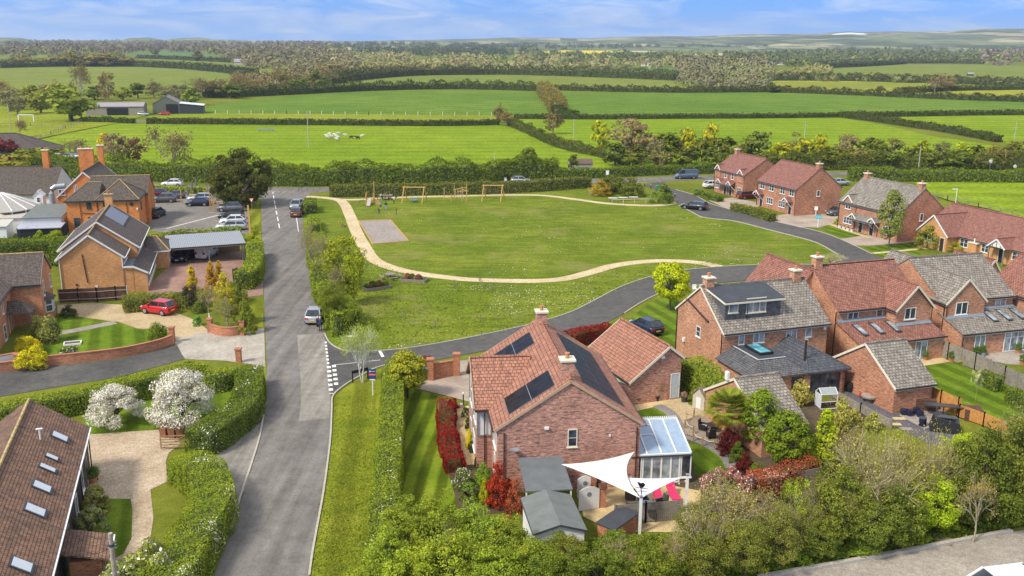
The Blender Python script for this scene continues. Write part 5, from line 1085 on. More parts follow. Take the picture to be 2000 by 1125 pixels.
def hedge(pts, w, h, col, label, rough=.12, world=False, ztop=True, dens=1.25, blossom=0, name='hedge', cat='hedge', n=6, size=None, sm=True, second=None, taper=.12, var=0.0):
    """pts are photo points of the hedge's top centre line (ztop) or its foot line"""
    P = [Vector((p[0], p[1], 0)) for p in pts] if world else [G(p[0], p[1], h if ztop else 0) for p in pts]
    P = [Vector((p.x, p.y, 0)) for p in P]
    if sm: P = smooth_line(P, n)
    L_ = [0]
    for a, b in zip(P, P[1:]): L_.append(L_[-1] + (b - a).length)
    T = L_[-1]; PA = np.array([p[:] for p in P]); LA = np.array(L_)
    d = dist(P[len(P) // 2]) * .75 + min(dist(P[0]), dist(P[-1])) * .25; s = size or max(.08, d * .0017)
    per = 2 * h + w; N_ = int(min(130000, (per * T + 2 * w * h) / (s * s) * dens * 2.1))
    t = rng.uniform(-.0, T, N_); u = rng.uniform(0, per, N_); endk = rng.uniform(size=N_) < (2 * w * h) / (per * T + 2 * w * h); e0 = rng.uniform(size=N_) < .5; t = np.where(endk, np.where(e0, .02, T - .02), t)
    X = np.interp(t, LA, PA[:, 0]); Y = np.interp(t, LA, PA[:, 1]); dx = np.interp(t + .3, LA, PA[:, 0]) - np.interp(t - .3, LA, PA[:, 0]); dy = np.interp(t + .3, LA, PA[:, 1]) - np.interp(t - .3, LA, PA[:, 1]); l = np.hypot(dx, dy) + 1e-9; sx, sy = -dy / l, dx / l
    tp = 1 - taper
    side = np.where(u < h, -1, np.where(u < h + w, 0, 1)); q = np.where(side == -1, -w / 2, np.where(side == 0, u - h - w / 2, w / 2)); z = np.where(side == -1, u, np.where(side == 0, h, u - h - w))
    q = q * np.where(side == 0, tp, 1 - taper * z / h)
    q = np.where(endk, rng.uniform(-w / 2, w / 2, N_), q); z = np.where(endk, rng.uniform(0, h, N_), z)
    X = np.where(endk, np.where(e0, PA[0, 0], PA[-1, 0]), X); Y = np.where(endk, np.where(e0, PA[0, 1], PA[-1, 1]), Y)
    f = rng.uniform(0, 6.28, 6)
    ns = (np.sin(t * 1.1 + f[0]) * .5 + np.sin(t * 2.7 + z * 1.9 + f[1]) * .35 + np.sin(t * .41 + q * 2 + f[2]) * .6 + np.sin(q * 4.1 + t * 4.3 + f[3]) * .25)
    hv = 1 + rough * (np.sin(t * .33 + f[4]) * .6 + np.sin(t * .87 + f[5]) * .5 + ns * .35) + var * np.sin(t * .09 + f[2])
    bl = 1 + rough * ns * .55 + rng.normal(size=N_) * .02
    Z = z * hv + rng.normal(size=N_) * s * .3 + (rng.uniform(size=N_) < .06) * rng.exponential(.12, N_) * (side == 0); Q = q * bl
    C = np.stack([X + sx * Q, Y + sy * Q, np.maximum(Z, .04)], 1)
    nn = np.stack([sx * side, sy * side, (side == 0) * 1.0], 1) + rng.normal(size=(N_, 3)) * .55 + [0, 0, .25]
    mi = np.zeros(N_, int)
    if blossom: mi = ((np.sin(C[:, 0] * 1.7 + f[1]) + np.sin(C[:, 1] * 1.3 + f[2]) + rng.normal(size=N_) * .8) > (2.6 - blossom * 3)).astype(int) * (rng.uniform(size=N_) < .5)
    o0 = C.mean(0); o0[2] = 0
    v, fq = leafarrays(C - o0, nn, s)
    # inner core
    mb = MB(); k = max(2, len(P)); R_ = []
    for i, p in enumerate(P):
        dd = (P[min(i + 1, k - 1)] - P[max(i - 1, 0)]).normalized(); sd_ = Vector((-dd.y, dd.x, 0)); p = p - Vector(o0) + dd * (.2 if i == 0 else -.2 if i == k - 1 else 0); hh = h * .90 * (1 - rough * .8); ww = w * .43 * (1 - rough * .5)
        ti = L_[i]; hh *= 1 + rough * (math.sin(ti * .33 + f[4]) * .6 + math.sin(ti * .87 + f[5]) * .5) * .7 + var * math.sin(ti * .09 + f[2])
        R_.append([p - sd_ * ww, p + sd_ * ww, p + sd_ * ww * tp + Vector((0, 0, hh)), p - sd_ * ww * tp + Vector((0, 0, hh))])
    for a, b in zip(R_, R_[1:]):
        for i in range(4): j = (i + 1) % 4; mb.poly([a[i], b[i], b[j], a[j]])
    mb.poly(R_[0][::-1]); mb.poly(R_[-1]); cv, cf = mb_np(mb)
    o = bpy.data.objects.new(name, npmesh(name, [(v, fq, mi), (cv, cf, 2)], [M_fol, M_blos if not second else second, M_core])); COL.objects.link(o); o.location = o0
    o.color = (*col, 1); tag(o, label, cat); return o

# ---- near hedges
hedge([(773, 702), (768, 745), (764, 800), (759, 860), (754, 930), (748, 1000), (742, 1070)], 2.1, 2.1, c_fresh, 'long tall clipped hedge between the striped verge and the striped lawn', .10, blossom=-.05)
hedge([(-40, 800), (60, 780), (150, 762), (240, 744), (300, 731), (350, 722), (385, 710)], 2.2, 1.9, c_fresh, 'long bright clipped hedge along the dark lane on the left', .08)
hedge([(385, 716), (420, 728), (450, 722)], 1.8, 1.7, c_fresh, 'short low hedge filling the corner behind the larger white blossom bush', .08)
hedge([(488, 712), (487, 742), (478, 775), (452, 800), (420, 822), (385, 842)], 2.6, 2.0, c_green, 'thick curved hedge beside the wheelie bins and driveway entrance', .10, blossom=.06)
hedge([(352, 880), (385, 893), (408, 920), (415, 960), (398, 1000), (370, 1040), (345, 1085), (310, 1130)], 2.9, 2.1, c_fresh, 'wide curved hedge with white blossom beside the main road, bottom left', .12, blossom=.12)
hedge([(498, 470), (497, 500), (490, 520), (472, 532)], 2.4, 2.3, c_fresh, 'rounded bright green hedge at the right end of the carport', .06)
hedge([(-60, 478), (0, 473), (60, 468), (110, 466), (145, 470)], 3.2, 3.6, c_green, 'very tall dark green hedge in front of the flat-roofed outbuildings', .08)
hedge([(290, 455), (360, 450), (420, 449), (470, 447)], 1.6, 1.9, c_fresh, 'rough green hedge between the carport roof and the car park', .2)
hedge([(240, 580), (290, 575), (345, 572), (395, 570)], 3.0, 1.7, c_olive, 'untrimmed brownish hedge between the red car and the brick paved drive', .22)
hedge([(873, 785), (874, 820), (878, 860), (888, 895)], 1.6, 1.2, c_red, 'bright red clipped hedge beside the striped lawn', .3)
hedge([(1110, 652), (1150, 640), (1195, 633)], 1.9, 1.5, c_red, 'deep red clipped hedge between the side road and the brick garage', .05)
hedge([(820, 703), (842, 700)], 1.2, 1.6, c_red, 'small red bush behind the orange brick gate pier', .2)
hedge([(1345, 700), (1375, 715), (1405, 745), (1440, 775)], 2.6, 2.6, c_fresh, 'tall bright evergreen hedge beside the garage with the white side door', .08)
hedge([(1470, 925), (1500, 920), (1540, 910), (1583, 895)], 1.8, 1.7, (.33, .09, .06), 'mixed pink and red hedge along the back garden fence', .14, second=plain('pink_leaf', (.50, .27, .18), .8, var=.3, scale=8), blossom=.5)
hedge([(1360, 372), (1408, 385)], 1.6, 1.0, c_green, 'low clipped hedge in front of the far end pair of houses', .05)
hedge([(1432, 397), (1470, 406), (1510, 419)], 1.9, 1.3, (.15, .17, .03), 'brown-topped clipped hedge in front of the middle pair of houses', .05)
hedge([(300, 362), (330, 364), (365, 366), (402, 366)], 1.6, 1.3, c_lime, 'clipped bright hedge between the beer garden and the far road', .03)
hedge([(1918, 723), (1935, 730), (1955, 738)], 1.0, 1.4, c_green, 'ivy hedge clump against the grey garden fence, upper one', .15)
hedge([(1975, 755), (2000, 768), (2030, 782)], 1.1, 1.4, c_green, 'ivy hedge clump against the grey garden fence, lower one', .15)
hedge([(606, 388), (607, 400)], 2.2, 1.7, c_green, 'rounded hedge clump at the top end of the green by the parked cars', .12)
hedge([(612, 420), (615, 440)], 2.0, 1.5, c_fresh, 'small hedge clump beside the two parked cars on the main road', .12)
hedge([(617, 460), (625, 490), (632, 520), (640, 555), (660, 590), (678, 618)], 3.2, 2.2, c_fresh, 'rough hedge bank between the main road and the village green', .28)
# ---- middle distance hedges
F = dict(ztop=False)
hedge([(60, 335), (170, 347), (300, 352), (420, 355), (520, 360), (600, 362), (700, 360), (800, 358), (900, 354), (1000, 350), (1085, 346)], 4.2, 4.2, c_green, 'tall roadside hedge along the near edge of the sheep field', .26, **F)
hedge([(645, 384), (720, 383), (850, 380), (1000, 376), (1100, 370), (1150, 366)], 2.4, 2.3, (.145, .16, .045), 'low clipped hedge between the playground and the far road', .07, **F)
hedge([(1080, 348), (1180, 346), (1300, 341), (1400, 338)], 2.2, 2.2, c_green, 'low hedge beyond the far road below the field hut', .15, **F)
hedge([(1660, 352), (1800, 353), (1900, 355), (2100, 357)], 4.2, 2.6, c_green, 'broad hedge between the far road and the bright green field on the right', .16, **F)
hedge([(1400, 334), (1600, 331), (1800, 330), (2100, 332)], 4, 3.6, (.12, .14, .035), 'tall rough roadside hedge behind the brick row houses', .3, **F)
hedge([(288, 242), (450, 243), (700, 245), (860, 246), (975, 244)], 2.2, 2.0, (.07, .085, .025), 'dark clipped hedge between the sheep field and the fenced strip', .08, **F)
hedge([(160, 238), (200, 239), (262, 241)], 2.2, 1.8, c_dark, 'short dark hedge in front of the long farm shed', .15, **F)
hedge([(998, 244), (1040, 263), (1085, 284), (1130, 297), (1180, 307), (1215, 318), (1250, 334)], 3.2, 2.2, (.10, .115, .03), 'curving hedge between the sheep field and the field to its right', .3, **F)
hedge([(1005, 232), (1100, 233), (1200, 233), (1330, 232), (1500, 231), (1640, 229)], 2.2, 1.8, (.07, .085, .025), 'dark straight hedge across the middle fields right of the long shelterbelt', .1, **F)
hedge([(1640, 229), (1800, 227), (1950, 225), (2150, 224)], 3.0, 2.0, (.075, .09, .025), 'dark hedge running to the right edge above the bright fields', .12, **F)
hedge([(1640, 229), (1700, 236), (1760, 245), (1820, 254), (1880, 264), (1950, 278)], 3.0, 2.2, (.075, .09, .025), 'diagonal hedge dividing the two bright fields on the right', .14, **F)
hedge([(1060, 181), (1070, 195), (1082, 208), (1090, 222)], 7, 5.5, (.22, .19, .07), 'thick brownish shelterbelt rising between the two darker green fields', .3, **F)
hedge([(1088, 222), (1110, 227), (1125, 231)], 3, 2.4, c_dark, 'short dark hedge at the foot of the brownish shelterbelt', .2, **F)
hedge([(380, 190), (450, 190), (520, 187), (600, 183), (700, 178), (800, 175), (900, 174), (1000, 176), (1060, 178)], 6, 4.5, (.075, .095, .03), 'long dark bushy hedge on the crest of the large green field', .3, **F)
hedge([(1085, 176), (1200, 179), (1330, 181), (1500, 180), (1620, 184), (1760, 190), (1900, 196), (2150, 203)], 5, 3.2, (.075, .085, .03), 'long brown-green hedge above the wide green field on the right', .25, **F)
hedge([(1500, 157), (1650, 158), (1800, 162), (2000, 168), (2150, 172)], 8, 5, (.085, .10, .04), 'hedge with bushes along the top of the yellow-flowering field', .3, **F)
hedge([(1750, 183), (1850, 178), (1950, 176), (2150, 174)], 5, 3, (.075, .09, .035), 'thin hedge crossing the yellow-flowering field', .2, **F)
hedge([(0, 133), (120, 130), (250, 130), (350, 134), (430, 141), (500, 149)], 8, 5, (.06, .075, .035), 'dark hedge on the brow of the pale green hill field', .3, **F)
hedge([(640, 164), (720, 154), (800, 148), (900, 146), (1000, 146), (1150, 150), (1320, 157)], 9, 7, (.085, .10, .04), 'bushy hedge along the top of the second green field', .3, **F)
hedge([(1605, 133), (1700, 129), (1765, 125)], 8, 5, (.07, .09, .045), 'far dark hedge left of the gateway above the pale field', .2, **F)
hedge([(1772, 124), (1850, 124), (1920, 125)], 8, 5, (.07, .09, .045), 'far dark hedge right of the gateway above the pale field', .2, **F)
hedge([(1600, 128), (1700, 122), (1790, 115)], 7, 5, (.08, .10, .05), 'farther pale hedge above the gateway field', .2, **F)
hedge([(270, 114), (350, 117), (470, 123)], 8, 4, (.06, .075, .035), 'thin dark hedge below the pale green far field', .2, **F)

# ---- individual trees and shrubs: kind, x, foot y, top y, width (photo px)
def row(kind, items, col, label, **k):
    for it in items: plant(kind, *it[:4], it[4] if len(it) > 4 else col, label, **k)
SH = dict(name='shrub', cat='shrub')
# bottom belt
row('near', [(792, 1100, 985, 120), (852, 1105, 975, 125), (925, 1105, 990, 120), (985, 1120, 1015, 110), (760, 1150, 1045, 110), (880, 1175, 1055, 150), (970, 1185, 1070, 140), (800, 1190, 1080, 140), (1040, 1165, 1062, 110), (725, 1190, 1110, 80)], (.25, .31, .045), 'lime green leafy shrub-like tree in the bottom centre belt', hue=.16)
row('near', [(1205, 1115, 1045, 95), (1265, 1120, 1045, 95), (1110, 1140, 1052, 100), (1180, 1185, 1080, 130), (1270, 1180, 1075, 130), (1085, 1195, 1090, 110), (1060, 1180, 1080, 110)], (.15, .19, .035), 'dark green leafy shrub-like tree below the grey shed and patio fence', hue=.2)
row('fine', [(1362, 1080, 980, 95), (1370, 1150, 1045, 120), (1455, 1140, 1020, 120), (1520, 1115, 1000, 110), (1580, 1090, 1000, 90)], (.17, .195, .05), 'olive green bushy tree in the belt right of the patio fence', hue=.15)
row('near', [(1640, 1065, 925, 125), (1740, 1070, 960, 120), (1700, 1085, 990, 90), (1600, 1095, 1020, 80)], (.165, .205, .045), 'mid green bushy tree beside the gravel yard kerb', hue=.1)
row('near', [(1910, 1020, 850, 130), (1970, 1010, 835, 130), (1870, 1035, 920, 110), (1945, 1030, 940, 100), (2030, 1000, 850, 110)], (.13, .165, .035), 'dark green dense tree in the right-hand corner belt')
row('near', [(1855, 985, 850, 80), (1815, 1040, 930, 110), (1995, 885, 820, 80)], (.33, .42, .035), 'bright lime young tree among the right-hand belt')
row('sapling', [(1545, 1090, 950, 75)], (.34, .44, .04), 'small bright lime sapling in front of the back garden fence')
row('willow', [(1700, 1030, 855, 210), (1790, 1010, 850, 170)], (.30, .27, .07), 'big straw coloured bare-branched willow above the gravel yard')
row('bare', [(1400, 1080, 935, 130), (1475, 1085, 955, 130), (1590, 1055, 935, 80)], (.24, .24, .07), 'half bare twiggy tree in front of the back garden fence')
row('bare', [(1120, 1130, 1050, 70), (1040, 1110, 1050, 60), (1310, 1140, 1040, 90), (1440, 1100, 960, 150), (1370, 1120, 990, 100), (1580, 1080, 985, 90), (1690, 1068, 965, 100), (1200, 1150, 1050, 90), (1530, 1092, 990, 80), (1640, 1070, 970, 80), (1900, 1060, 930, 90), (880, 1130, 1020, 60)], (.30, .27, .10), 'bare twiggy bush poking out of the bottom belt')
row('bare', [(1975, 990, 800, 110)], (.24, .22, .1), 'pale bare-branched tree near the right edge')
row('tuft', [(1520, 1105, 1085, 60), (1560, 1098, 1070, 70), (1620, 1085, 1060, 60), (1680, 1078, 1050, 70), (1780, 1058, 1030, 70), (1850, 1040, 1010, 70), (1920, 1025, 1000, 70), (1990, 1010, 985, 70)], (.20, .27, .04), 'low weedy bush along the gravel yard kerb', **SH)
# main garden
row('shrub', [(975, 985, 912, 70)], (.36, .05, .03), 'red and pink leafed shrub at the near left corner of the solar-panelled house', **SH)
row('tuft', [(95, 668, 622, 58), (78, 655, 618, 34)], (.24, .26, .09), 'spiky cordyline in the left front garden by the tiled porch', **SH)
row('near', [(1090, 1110, 1048, 90)], (.15, .19, .035), 'dark green bush tight against the front of the large shed', **SH)
row('shrub', [(1005, 1010, 945, 45)], (.40, .12, .07), 'narrow salmon leafed shrub beside the grey felt lean-to', **SH)
row('flower', [(905, 952, 912, 48)], (.13, .17, .04), 'round shrub covered in white flowers by the striped lawn', **SH)
row('ball', [(918, 980, 942, 42)], (.13, .20, .05), 'neat round green shrub below the white flowering one', **SH)
row('shrub', [(943, 950, 908, 40)], (.20, .30, .04), 'light green leafy shrub near the house corner pipe', **SH)
row('shrub', [(945, 990, 940, 25)], (.45, .45, .03), 'thin yellow shrub beside the red leafed one', **SH)
row('shrub', [(918, 878, 838, 22)], (.60, .55, .03), 'bright yellow shrub on the cream side path', **SH)
row('ball', [(910, 815, 795, 20), (918, 840, 812, 22), (932, 912, 890, 14)], (.06, .10, .025), 'dark green rounded shrub along the cream side path', **SH)
row('shrub', [(885, 802, 778, 28)], (.17, .03, .03), 'dark red shrub at the end of the bright red hedge', **SH)
row('standard', [(797, 778, 690, 84)], (.34, .34, .05), 'golden green round-headed tree at the end of the long clipped hedge')
plant('birch', 708, 747, 640, 76, (.40, .46, .08), 'white stemmed birch on the verge at the road junction')
row('standard', [(1308, 606, 515, 78)], (.40, .48, .03), 'lime green round tree on the lawn beside the side road')
row('column', [(1480, 885, 765, 78)], (.17, .25, .03), 'tall clipped lime green tree right of the palm')
row('standard', [(1530, 925, 812, 100)], (.17, .245, .03), 'broad clipped lime green tree above the pink and red hedge')
row('cone', [(1605, 920, 800, 75)], (.34, .40, .025), 'yellow green upright tree beside the small greenhouse')
row('shrub', [(1572, 925, 875, 60)], (.36, .44, .03), 'yellow green low bush below the upright yellow green tree', **SH)
row('shrub', [(1425, 885, 838, 58), (1455, 930, 888, 50)], c_dred, 'dark red acer beside the round deck', **SH)
row('shrub', [(1440, 905, 868, 36), (1478, 942, 905, 40), (1500, 880, 850, 30)], c_green, 'green garden shrub near the bird table', **SH)
row('flower', [(1388, 968, 918, 50), (1400, 955, 915, 40), (1430, 960, 912, 50), (1455, 975, 925, 50)], (.36, .14, .16), 'pink flowering shrub at the end of the back lawn', **SH)
row('tuft', [(1638, 845, 780, 45), (1668, 830, 795, 40), (1560, 790, 745, 55), (1700, 840, 805, 40)], (.34, .34, .12), 'pale feathery bush near the little greenhouse', **SH)
row('shrub', [(1520, 870, 800, 50), (1550, 985, 930, 60), (1620, 960, 900, 70), (1670, 930, 870, 60)], c_olive, 'untidy olive shrub behind the garden fence', **SH)
row('bare', [(1660, 940, 830, 80)], (.26, .24, .08), 'bare pale shrub-like tree beside the slate garden')
plant('sapling', 1905, 782, 725, 26, (.7, .65, .5), 'thin young tree with white flowers on the right-hand lawn')
row('tuft', [(1853, 702, 692, 12), (1880, 712, 695, 22)], (.35, .38, .05), 'small green bush by the yellow patio', **SH)
# left gardens
row('weep', [(228, 830, 755, 118), (357, 835, 728, 150)], (.44, .42, .25), 'spreading bush covered in white blossom beside the gravel drive', **SH)
row('ball', [(181, 938, 918, 20)], (.07, .09, .03), 'tiny clipped ball shrub in a pot by the barn', **SH)
row('ball', [(188, 1000, 948, 56)], (.30, .32, .11), 'smaller round olive shrub against the barn', **SH)
row('ball', [(182, 1052, 988, 70)], (.24, .28, .14), 'larger round grey green shrub against the barn', **SH)
row('shrub', [(180, 1125, 1066, 70)], (.50, .42, .03), 'yellow leafed shrub beside the barn porch', **SH)
row('flower', [(300, 1150, 1060, 120), (240, 1180, 1095, 110)], (.24, .28, .08), 'white speckled blossom bush behind the telegraph pole', **SH)
row('shrub', [(58, 690, 655, 60), (62, 720, 678, 68)], (.52, .46, .03), 'bright yellow variegated shrub over the curved garden wall', **SH)
row('flower', [(135, 702, 675, 50)], (.12, .17, .04), 'low bush with white flowers inside the curved garden wall', **SH)
row('shrub', [(310, 668, 630, 48)], c_green, 'dark green shrub by the end pier of the curved wall', **SH)
row('shrub', [(135, 618, 598, 38)], (.09, .10, .04), 'dark low shrub by the bay window', **SH)
row('cone', [(376, 575, 520, 34)], (.50, .40, .02), 'golden cone-shaped conifer in front of the brick paved drive')
row('cone', [(415, 580, 512, 34), (430, 560, 510, 28)], (.38, .24, .03), 'bronze green cone-shaped conifer near the carport')
row('shrub', [(376, 600, 555, 45)], (.07, .06, .06), 'dark purple bush below the golden conifer', **SH)
row('shrub', [(440, 600, 540, 50)], (.42, .38, .05), 'golden feathery bush between the conifers and the gate', **SH)
row('bare', [(445, 640, 585, 60), (408, 615, 560, 45)], (.26, .26, .08), 'pale twiggy small tree behind the white gate')
row('shrub', [(470, 632, 560, 48), (482, 650, 595, 50)], (.20, .24, .04), 'bushy green conifer-like shrub beside the road behind the curved pier wall', **SH)
row('shrub', [(462, 590, 550, 40), (350, 600, 570, 40), (388, 610, 590, 36)], (.13, .17, .04), 'mid green shrub in the border beside the red car', **SH)
row('ball', [(386, 636, 616, 20)], (.16, .30, .08), 'small clipped round bush beside the white gate', **SH)
row('tuft', [(500, 458, 440, 14), (492, 470, 455, 20), (500, 480, 462, 20)], (.30, .36, .04), 'small round bush on the verge near the give way sign', **SH)
row('shrub', [(30, 452, 440, 26)], (.62, .52, .02), 'yellow bush in front of the dark blue fence', **SH)
row('shrub', [(80, 470, 452, 28), (110, 470, 450, 40)], c_lime, 'light green bush above the very tall dark hedge', **SH)
# roadside bank trees
row('bare', [(612, 545, 440, 62), (640, 560, 460, 60), (655, 600, 520, 55)], (.27, .27, .09), 'pale half bare tree on the bank beside the main road')
row('broad', [(672, 570, 465, 85), (690, 595, 500, 65)], (.28, .32, .035), 'spring green tree between the main road and the sand path')
row('fine', [(650, 640, 545, 65), (688, 650, 585, 55)], (.17, .21, .035), 'small dense tree at the lower end of the roadside bank')
# yew and car park surroundings
plant('yew', 468, 402, 303, 126, c_yew, 'huge dark rounded yew overhanging the pub car park')
row('barefar', [(340, 345, 258, 85), (150, 325, 275, 60)], (.24, .22, .10), 'pale leafless tree behind the car park hedge')
row('farlean', [(225, 330, 258, 75)], (.23, .19, .14), 'wide brown-grey tree behind the pub')
row('farlean', [(270, 325, 266, 45)], (.17, .08, .07), 'dark purplish tree left of the pale leafless one')
row('far', [(205, 300, 258, 25)], (.60, .50, .02), 'bright yellow tree behind the pub')
row('far', [(80, 330, 290, 110), (30, 345, 300, 90)], (.19, .20, .04), 'broad olive tree at the left beyond the long brown roof')
row('far', [(85, 315, 288, 44)], (.55, .42, .02), 'golden shrub-like tree beside the garden room')
row('far', [(15, 320, 265, 45), (45, 310, 270, 40)], (.14, .04, .05), 'dark red tree in front of the brown hipped roof')
row('far', [(170, 335, 310, 70), (240, 340, 312, 60), (200, 345, 318, 50)], c_green, 'green bush at the foot of the trees behind the pub')
row('barefar', [(40, 268, 236, 30)], (.25, .2, .12), 'small bare tree beside the brown hipped roof')
# right of road
row('shrub', [(1170, 382, 355, 50)], (.36, .28, .06), 'golden brown rounded bush near the end of the playground path', **SH)
row('shrub', [(1200, 376, 342, 70), (1235, 382, 350, 60)], (.13, .16, .04), 'large dark rounded bush beside the benches', **SH)
row('shrub', [(1292, 397, 362, 52)], (.15, .20, .04), 'round green bush in the angle of the two roads', **SH)
row('sapling', [(1152, 393, 372, 10)], (.5, .45, .3), 'tiny white flowering sapling by the upper path')
row('column', [(1735, 485, 375, 54)], (.24, .28, .09), 'tall airy birch in front of the grey roofed pair of houses')
row('shrub', [(1810, 485, 445, 60)], (.25, .28, .06), 'loose green bush beside the white car', **SH)
row('shrub', [(1865, 492, 472, 36)], (.40, .40, .03), 'yellow green bush in front of the bungalow', **SH)
row('bare', [(1620, 520, 495, 60)], (.4, .38, .25), 'thin flowering shrub at the end of the ring road')
row('ball', [(1635, 437, 426, 14)], (.35, .38, .03), 'yellow green ball shrub at the corner of the grey roofed pair', **SH)
row('far', [(1120, 345, 300, 22)], (.09, .11, .03), 'dark ivy covered stump tree beside the field hut')
# tree belt right, y 225-345
B = []
for (x, b, t, w, c) in [(1170, 300, 238, 45, 0), (1225, 315, 228, 95, 1), (1255, 320, 245, 60, 1), (1300, 322, 262, 60, 2), (1335, 320, 250, 60, 3), (1345, 322, 250, 40, 0), (1385, 322, 238, 34, 0), (1370, 325, 262, 50, 2), (1415, 325, 270, 60, 2), (1450, 320, 275, 60, 3), (1200, 325, 280, 60, 2), (1240, 330, 285, 60, 2), (1290, 332, 285, 60, 3), (1340, 332, 290, 60, 2), (1390, 330, 290, 50, 2),
    (1480, 322, 255, 60, 2), (1520, 318, 280, 50, 0), (1550, 315, 262, 70, 3), (1570, 320, 270, 50, 0), (1605, 318, 262, 45, 0), (1650, 322, 260, 60, 1), (1640, 325, 285, 60, 2), (1700, 322, 270, 60, 2), (1740, 322, 268, 60, 3), (1795, 318, 272, 45, 0), (1780, 325, 290, 50, 2), (1840, 322, 275, 50, 3), (1875, 325, 278, 50, 0), (1900, 325, 285, 60, 2), (1940, 322, 280, 50, 3), (1980, 318, 275, 60, 2), (2010, 320, 270, 60, 3), (1500, 330, 292, 50, 2), (1680, 330, 292, 60, 3), (1820, 330, 295, 60, 2), (1960, 330, 290, 60, 3), (1560, 330, 295, 60, 2), (1280, 325, 270, 50, 1), (1310, 318, 268, 40, 0), (1605, 330, 290, 60, 2), (1730, 330, 292, 60, 2), (1870, 332, 296, 60, 2), (1920, 332, 298, 50, 3)]:
    k, cc, lb = [('far', (.34, .36, .03), 'bright yellow green tree in the belt behind the row houses'), ('farlean', (.24, .205, .13), 'brown twiggy tree in the belt behind the row houses'), ('far', (.13, .16, .035), 'mid green tree in the belt behind the row houses'), ('farlean', (.20, .19, .07), 'olive half bare tree in the belt behind the row houses')][c]
    plant(k, x, b, t, w, cc, lb, hue=.2)
# trees along the roadside hedge
row('far', [(1030, 345, 290, 50), (990, 348, 308, 50), (1070, 345, 310, 40), (940, 350, 315, 50), (680, 355, 315, 60), (560, 356, 320, 60), (610, 356, 322, 50), (760, 356, 318, 60), (860, 354, 322, 50)], (.15, .19, .03), 'bushy tree standing in the tall roadside hedge')
row('farlean', [(975, 240, 203, 28), (990, 246, 215, 40), (1080, 262, 215, 46)], (.20, .16, .08), 'thin brown tree where the field hedges meet')
# farm trees left
L1 = [(140, 236, 165, 110, 0), (160, 200, 130, 45, 3), (213, 205, 138, 45, 1), (270, 192, 158, 36, 2), (300, 192, 155, 50, 1), (185, 195, 168, 50, 2), (240, 196, 170, 40, 0), (350, 195, 160, 60, 1), (395, 192, 155, 60, 3), (430, 190, 152, 60, 1), (470, 186, 148, 60, 3), (330, 205, 170, 50, 1), (375, 205, 172, 40, 0), (20, 215, 170, 60, 1), (60, 210, 165, 60, 0), (100, 200, 158, 50, 1), (5, 200, 160, 50, 3), (120, 190, 165, 50, 2), (35, 225, 185, 50, 1), (80, 222, 178, 50, 0), (500, 182, 145, 60, 1), (540, 178, 140, 70, 3), (580, 175, 142, 60, 1), (620, 172, 140, 50, 2), (450, 192, 165, 50, 2), (520, 186, 160, 50, 1), (590, 180, 155, 50, 2), (650, 150, 120, 80, 1), (640, 168, 138, 50, 3)]
for (x, b, t, w, c) in L1:
    k, cc, lb = [('far', (.22, .25, .05), 'yellow green tree around the distant farm sheds'), ('farlean', (.22, .20, .11), 'brownish bare tree around the distant farm sheds'), ('far', (.11, .14, .03), 'dark green tree around the distant farm sheds'), ('barefar', (.20, .16, .08), 'leafless spreading tree around the distant farm sheds')][c]
    plant(k, x, b, t, w, cc, lb, hue=.2)
row('far', [(303, 109, 93, 22), (387, 119, 100, 26)], (.15, .13, .06), 'lone round tree on the pale far field')
row('far', [(140, 130, 100, 44), (175, 130, 104, 60), (215, 130, 104, 60), (110, 130, 108, 40), (250, 130, 108, 40), (55, 130, 112, 40), (20, 131, 113, 40), (85, 130, 112, 36)], (.21, .19, .06), 'tree in the copse on the brow of the pale hill field')
row('farlean', [(1825, 180, 145, 38), (1850, 178, 145, 40)], (.24, .18, .11), 'bare brown tree in the yellow-flowering field')
row('far', [(1720, 182, 168, 20), (1765, 187, 170, 26), (1785, 187, 170, 24), (1510, 181, 163, 30)], (.12, .13, .04), 'round bush on the hedge below the yellow-flowering field')

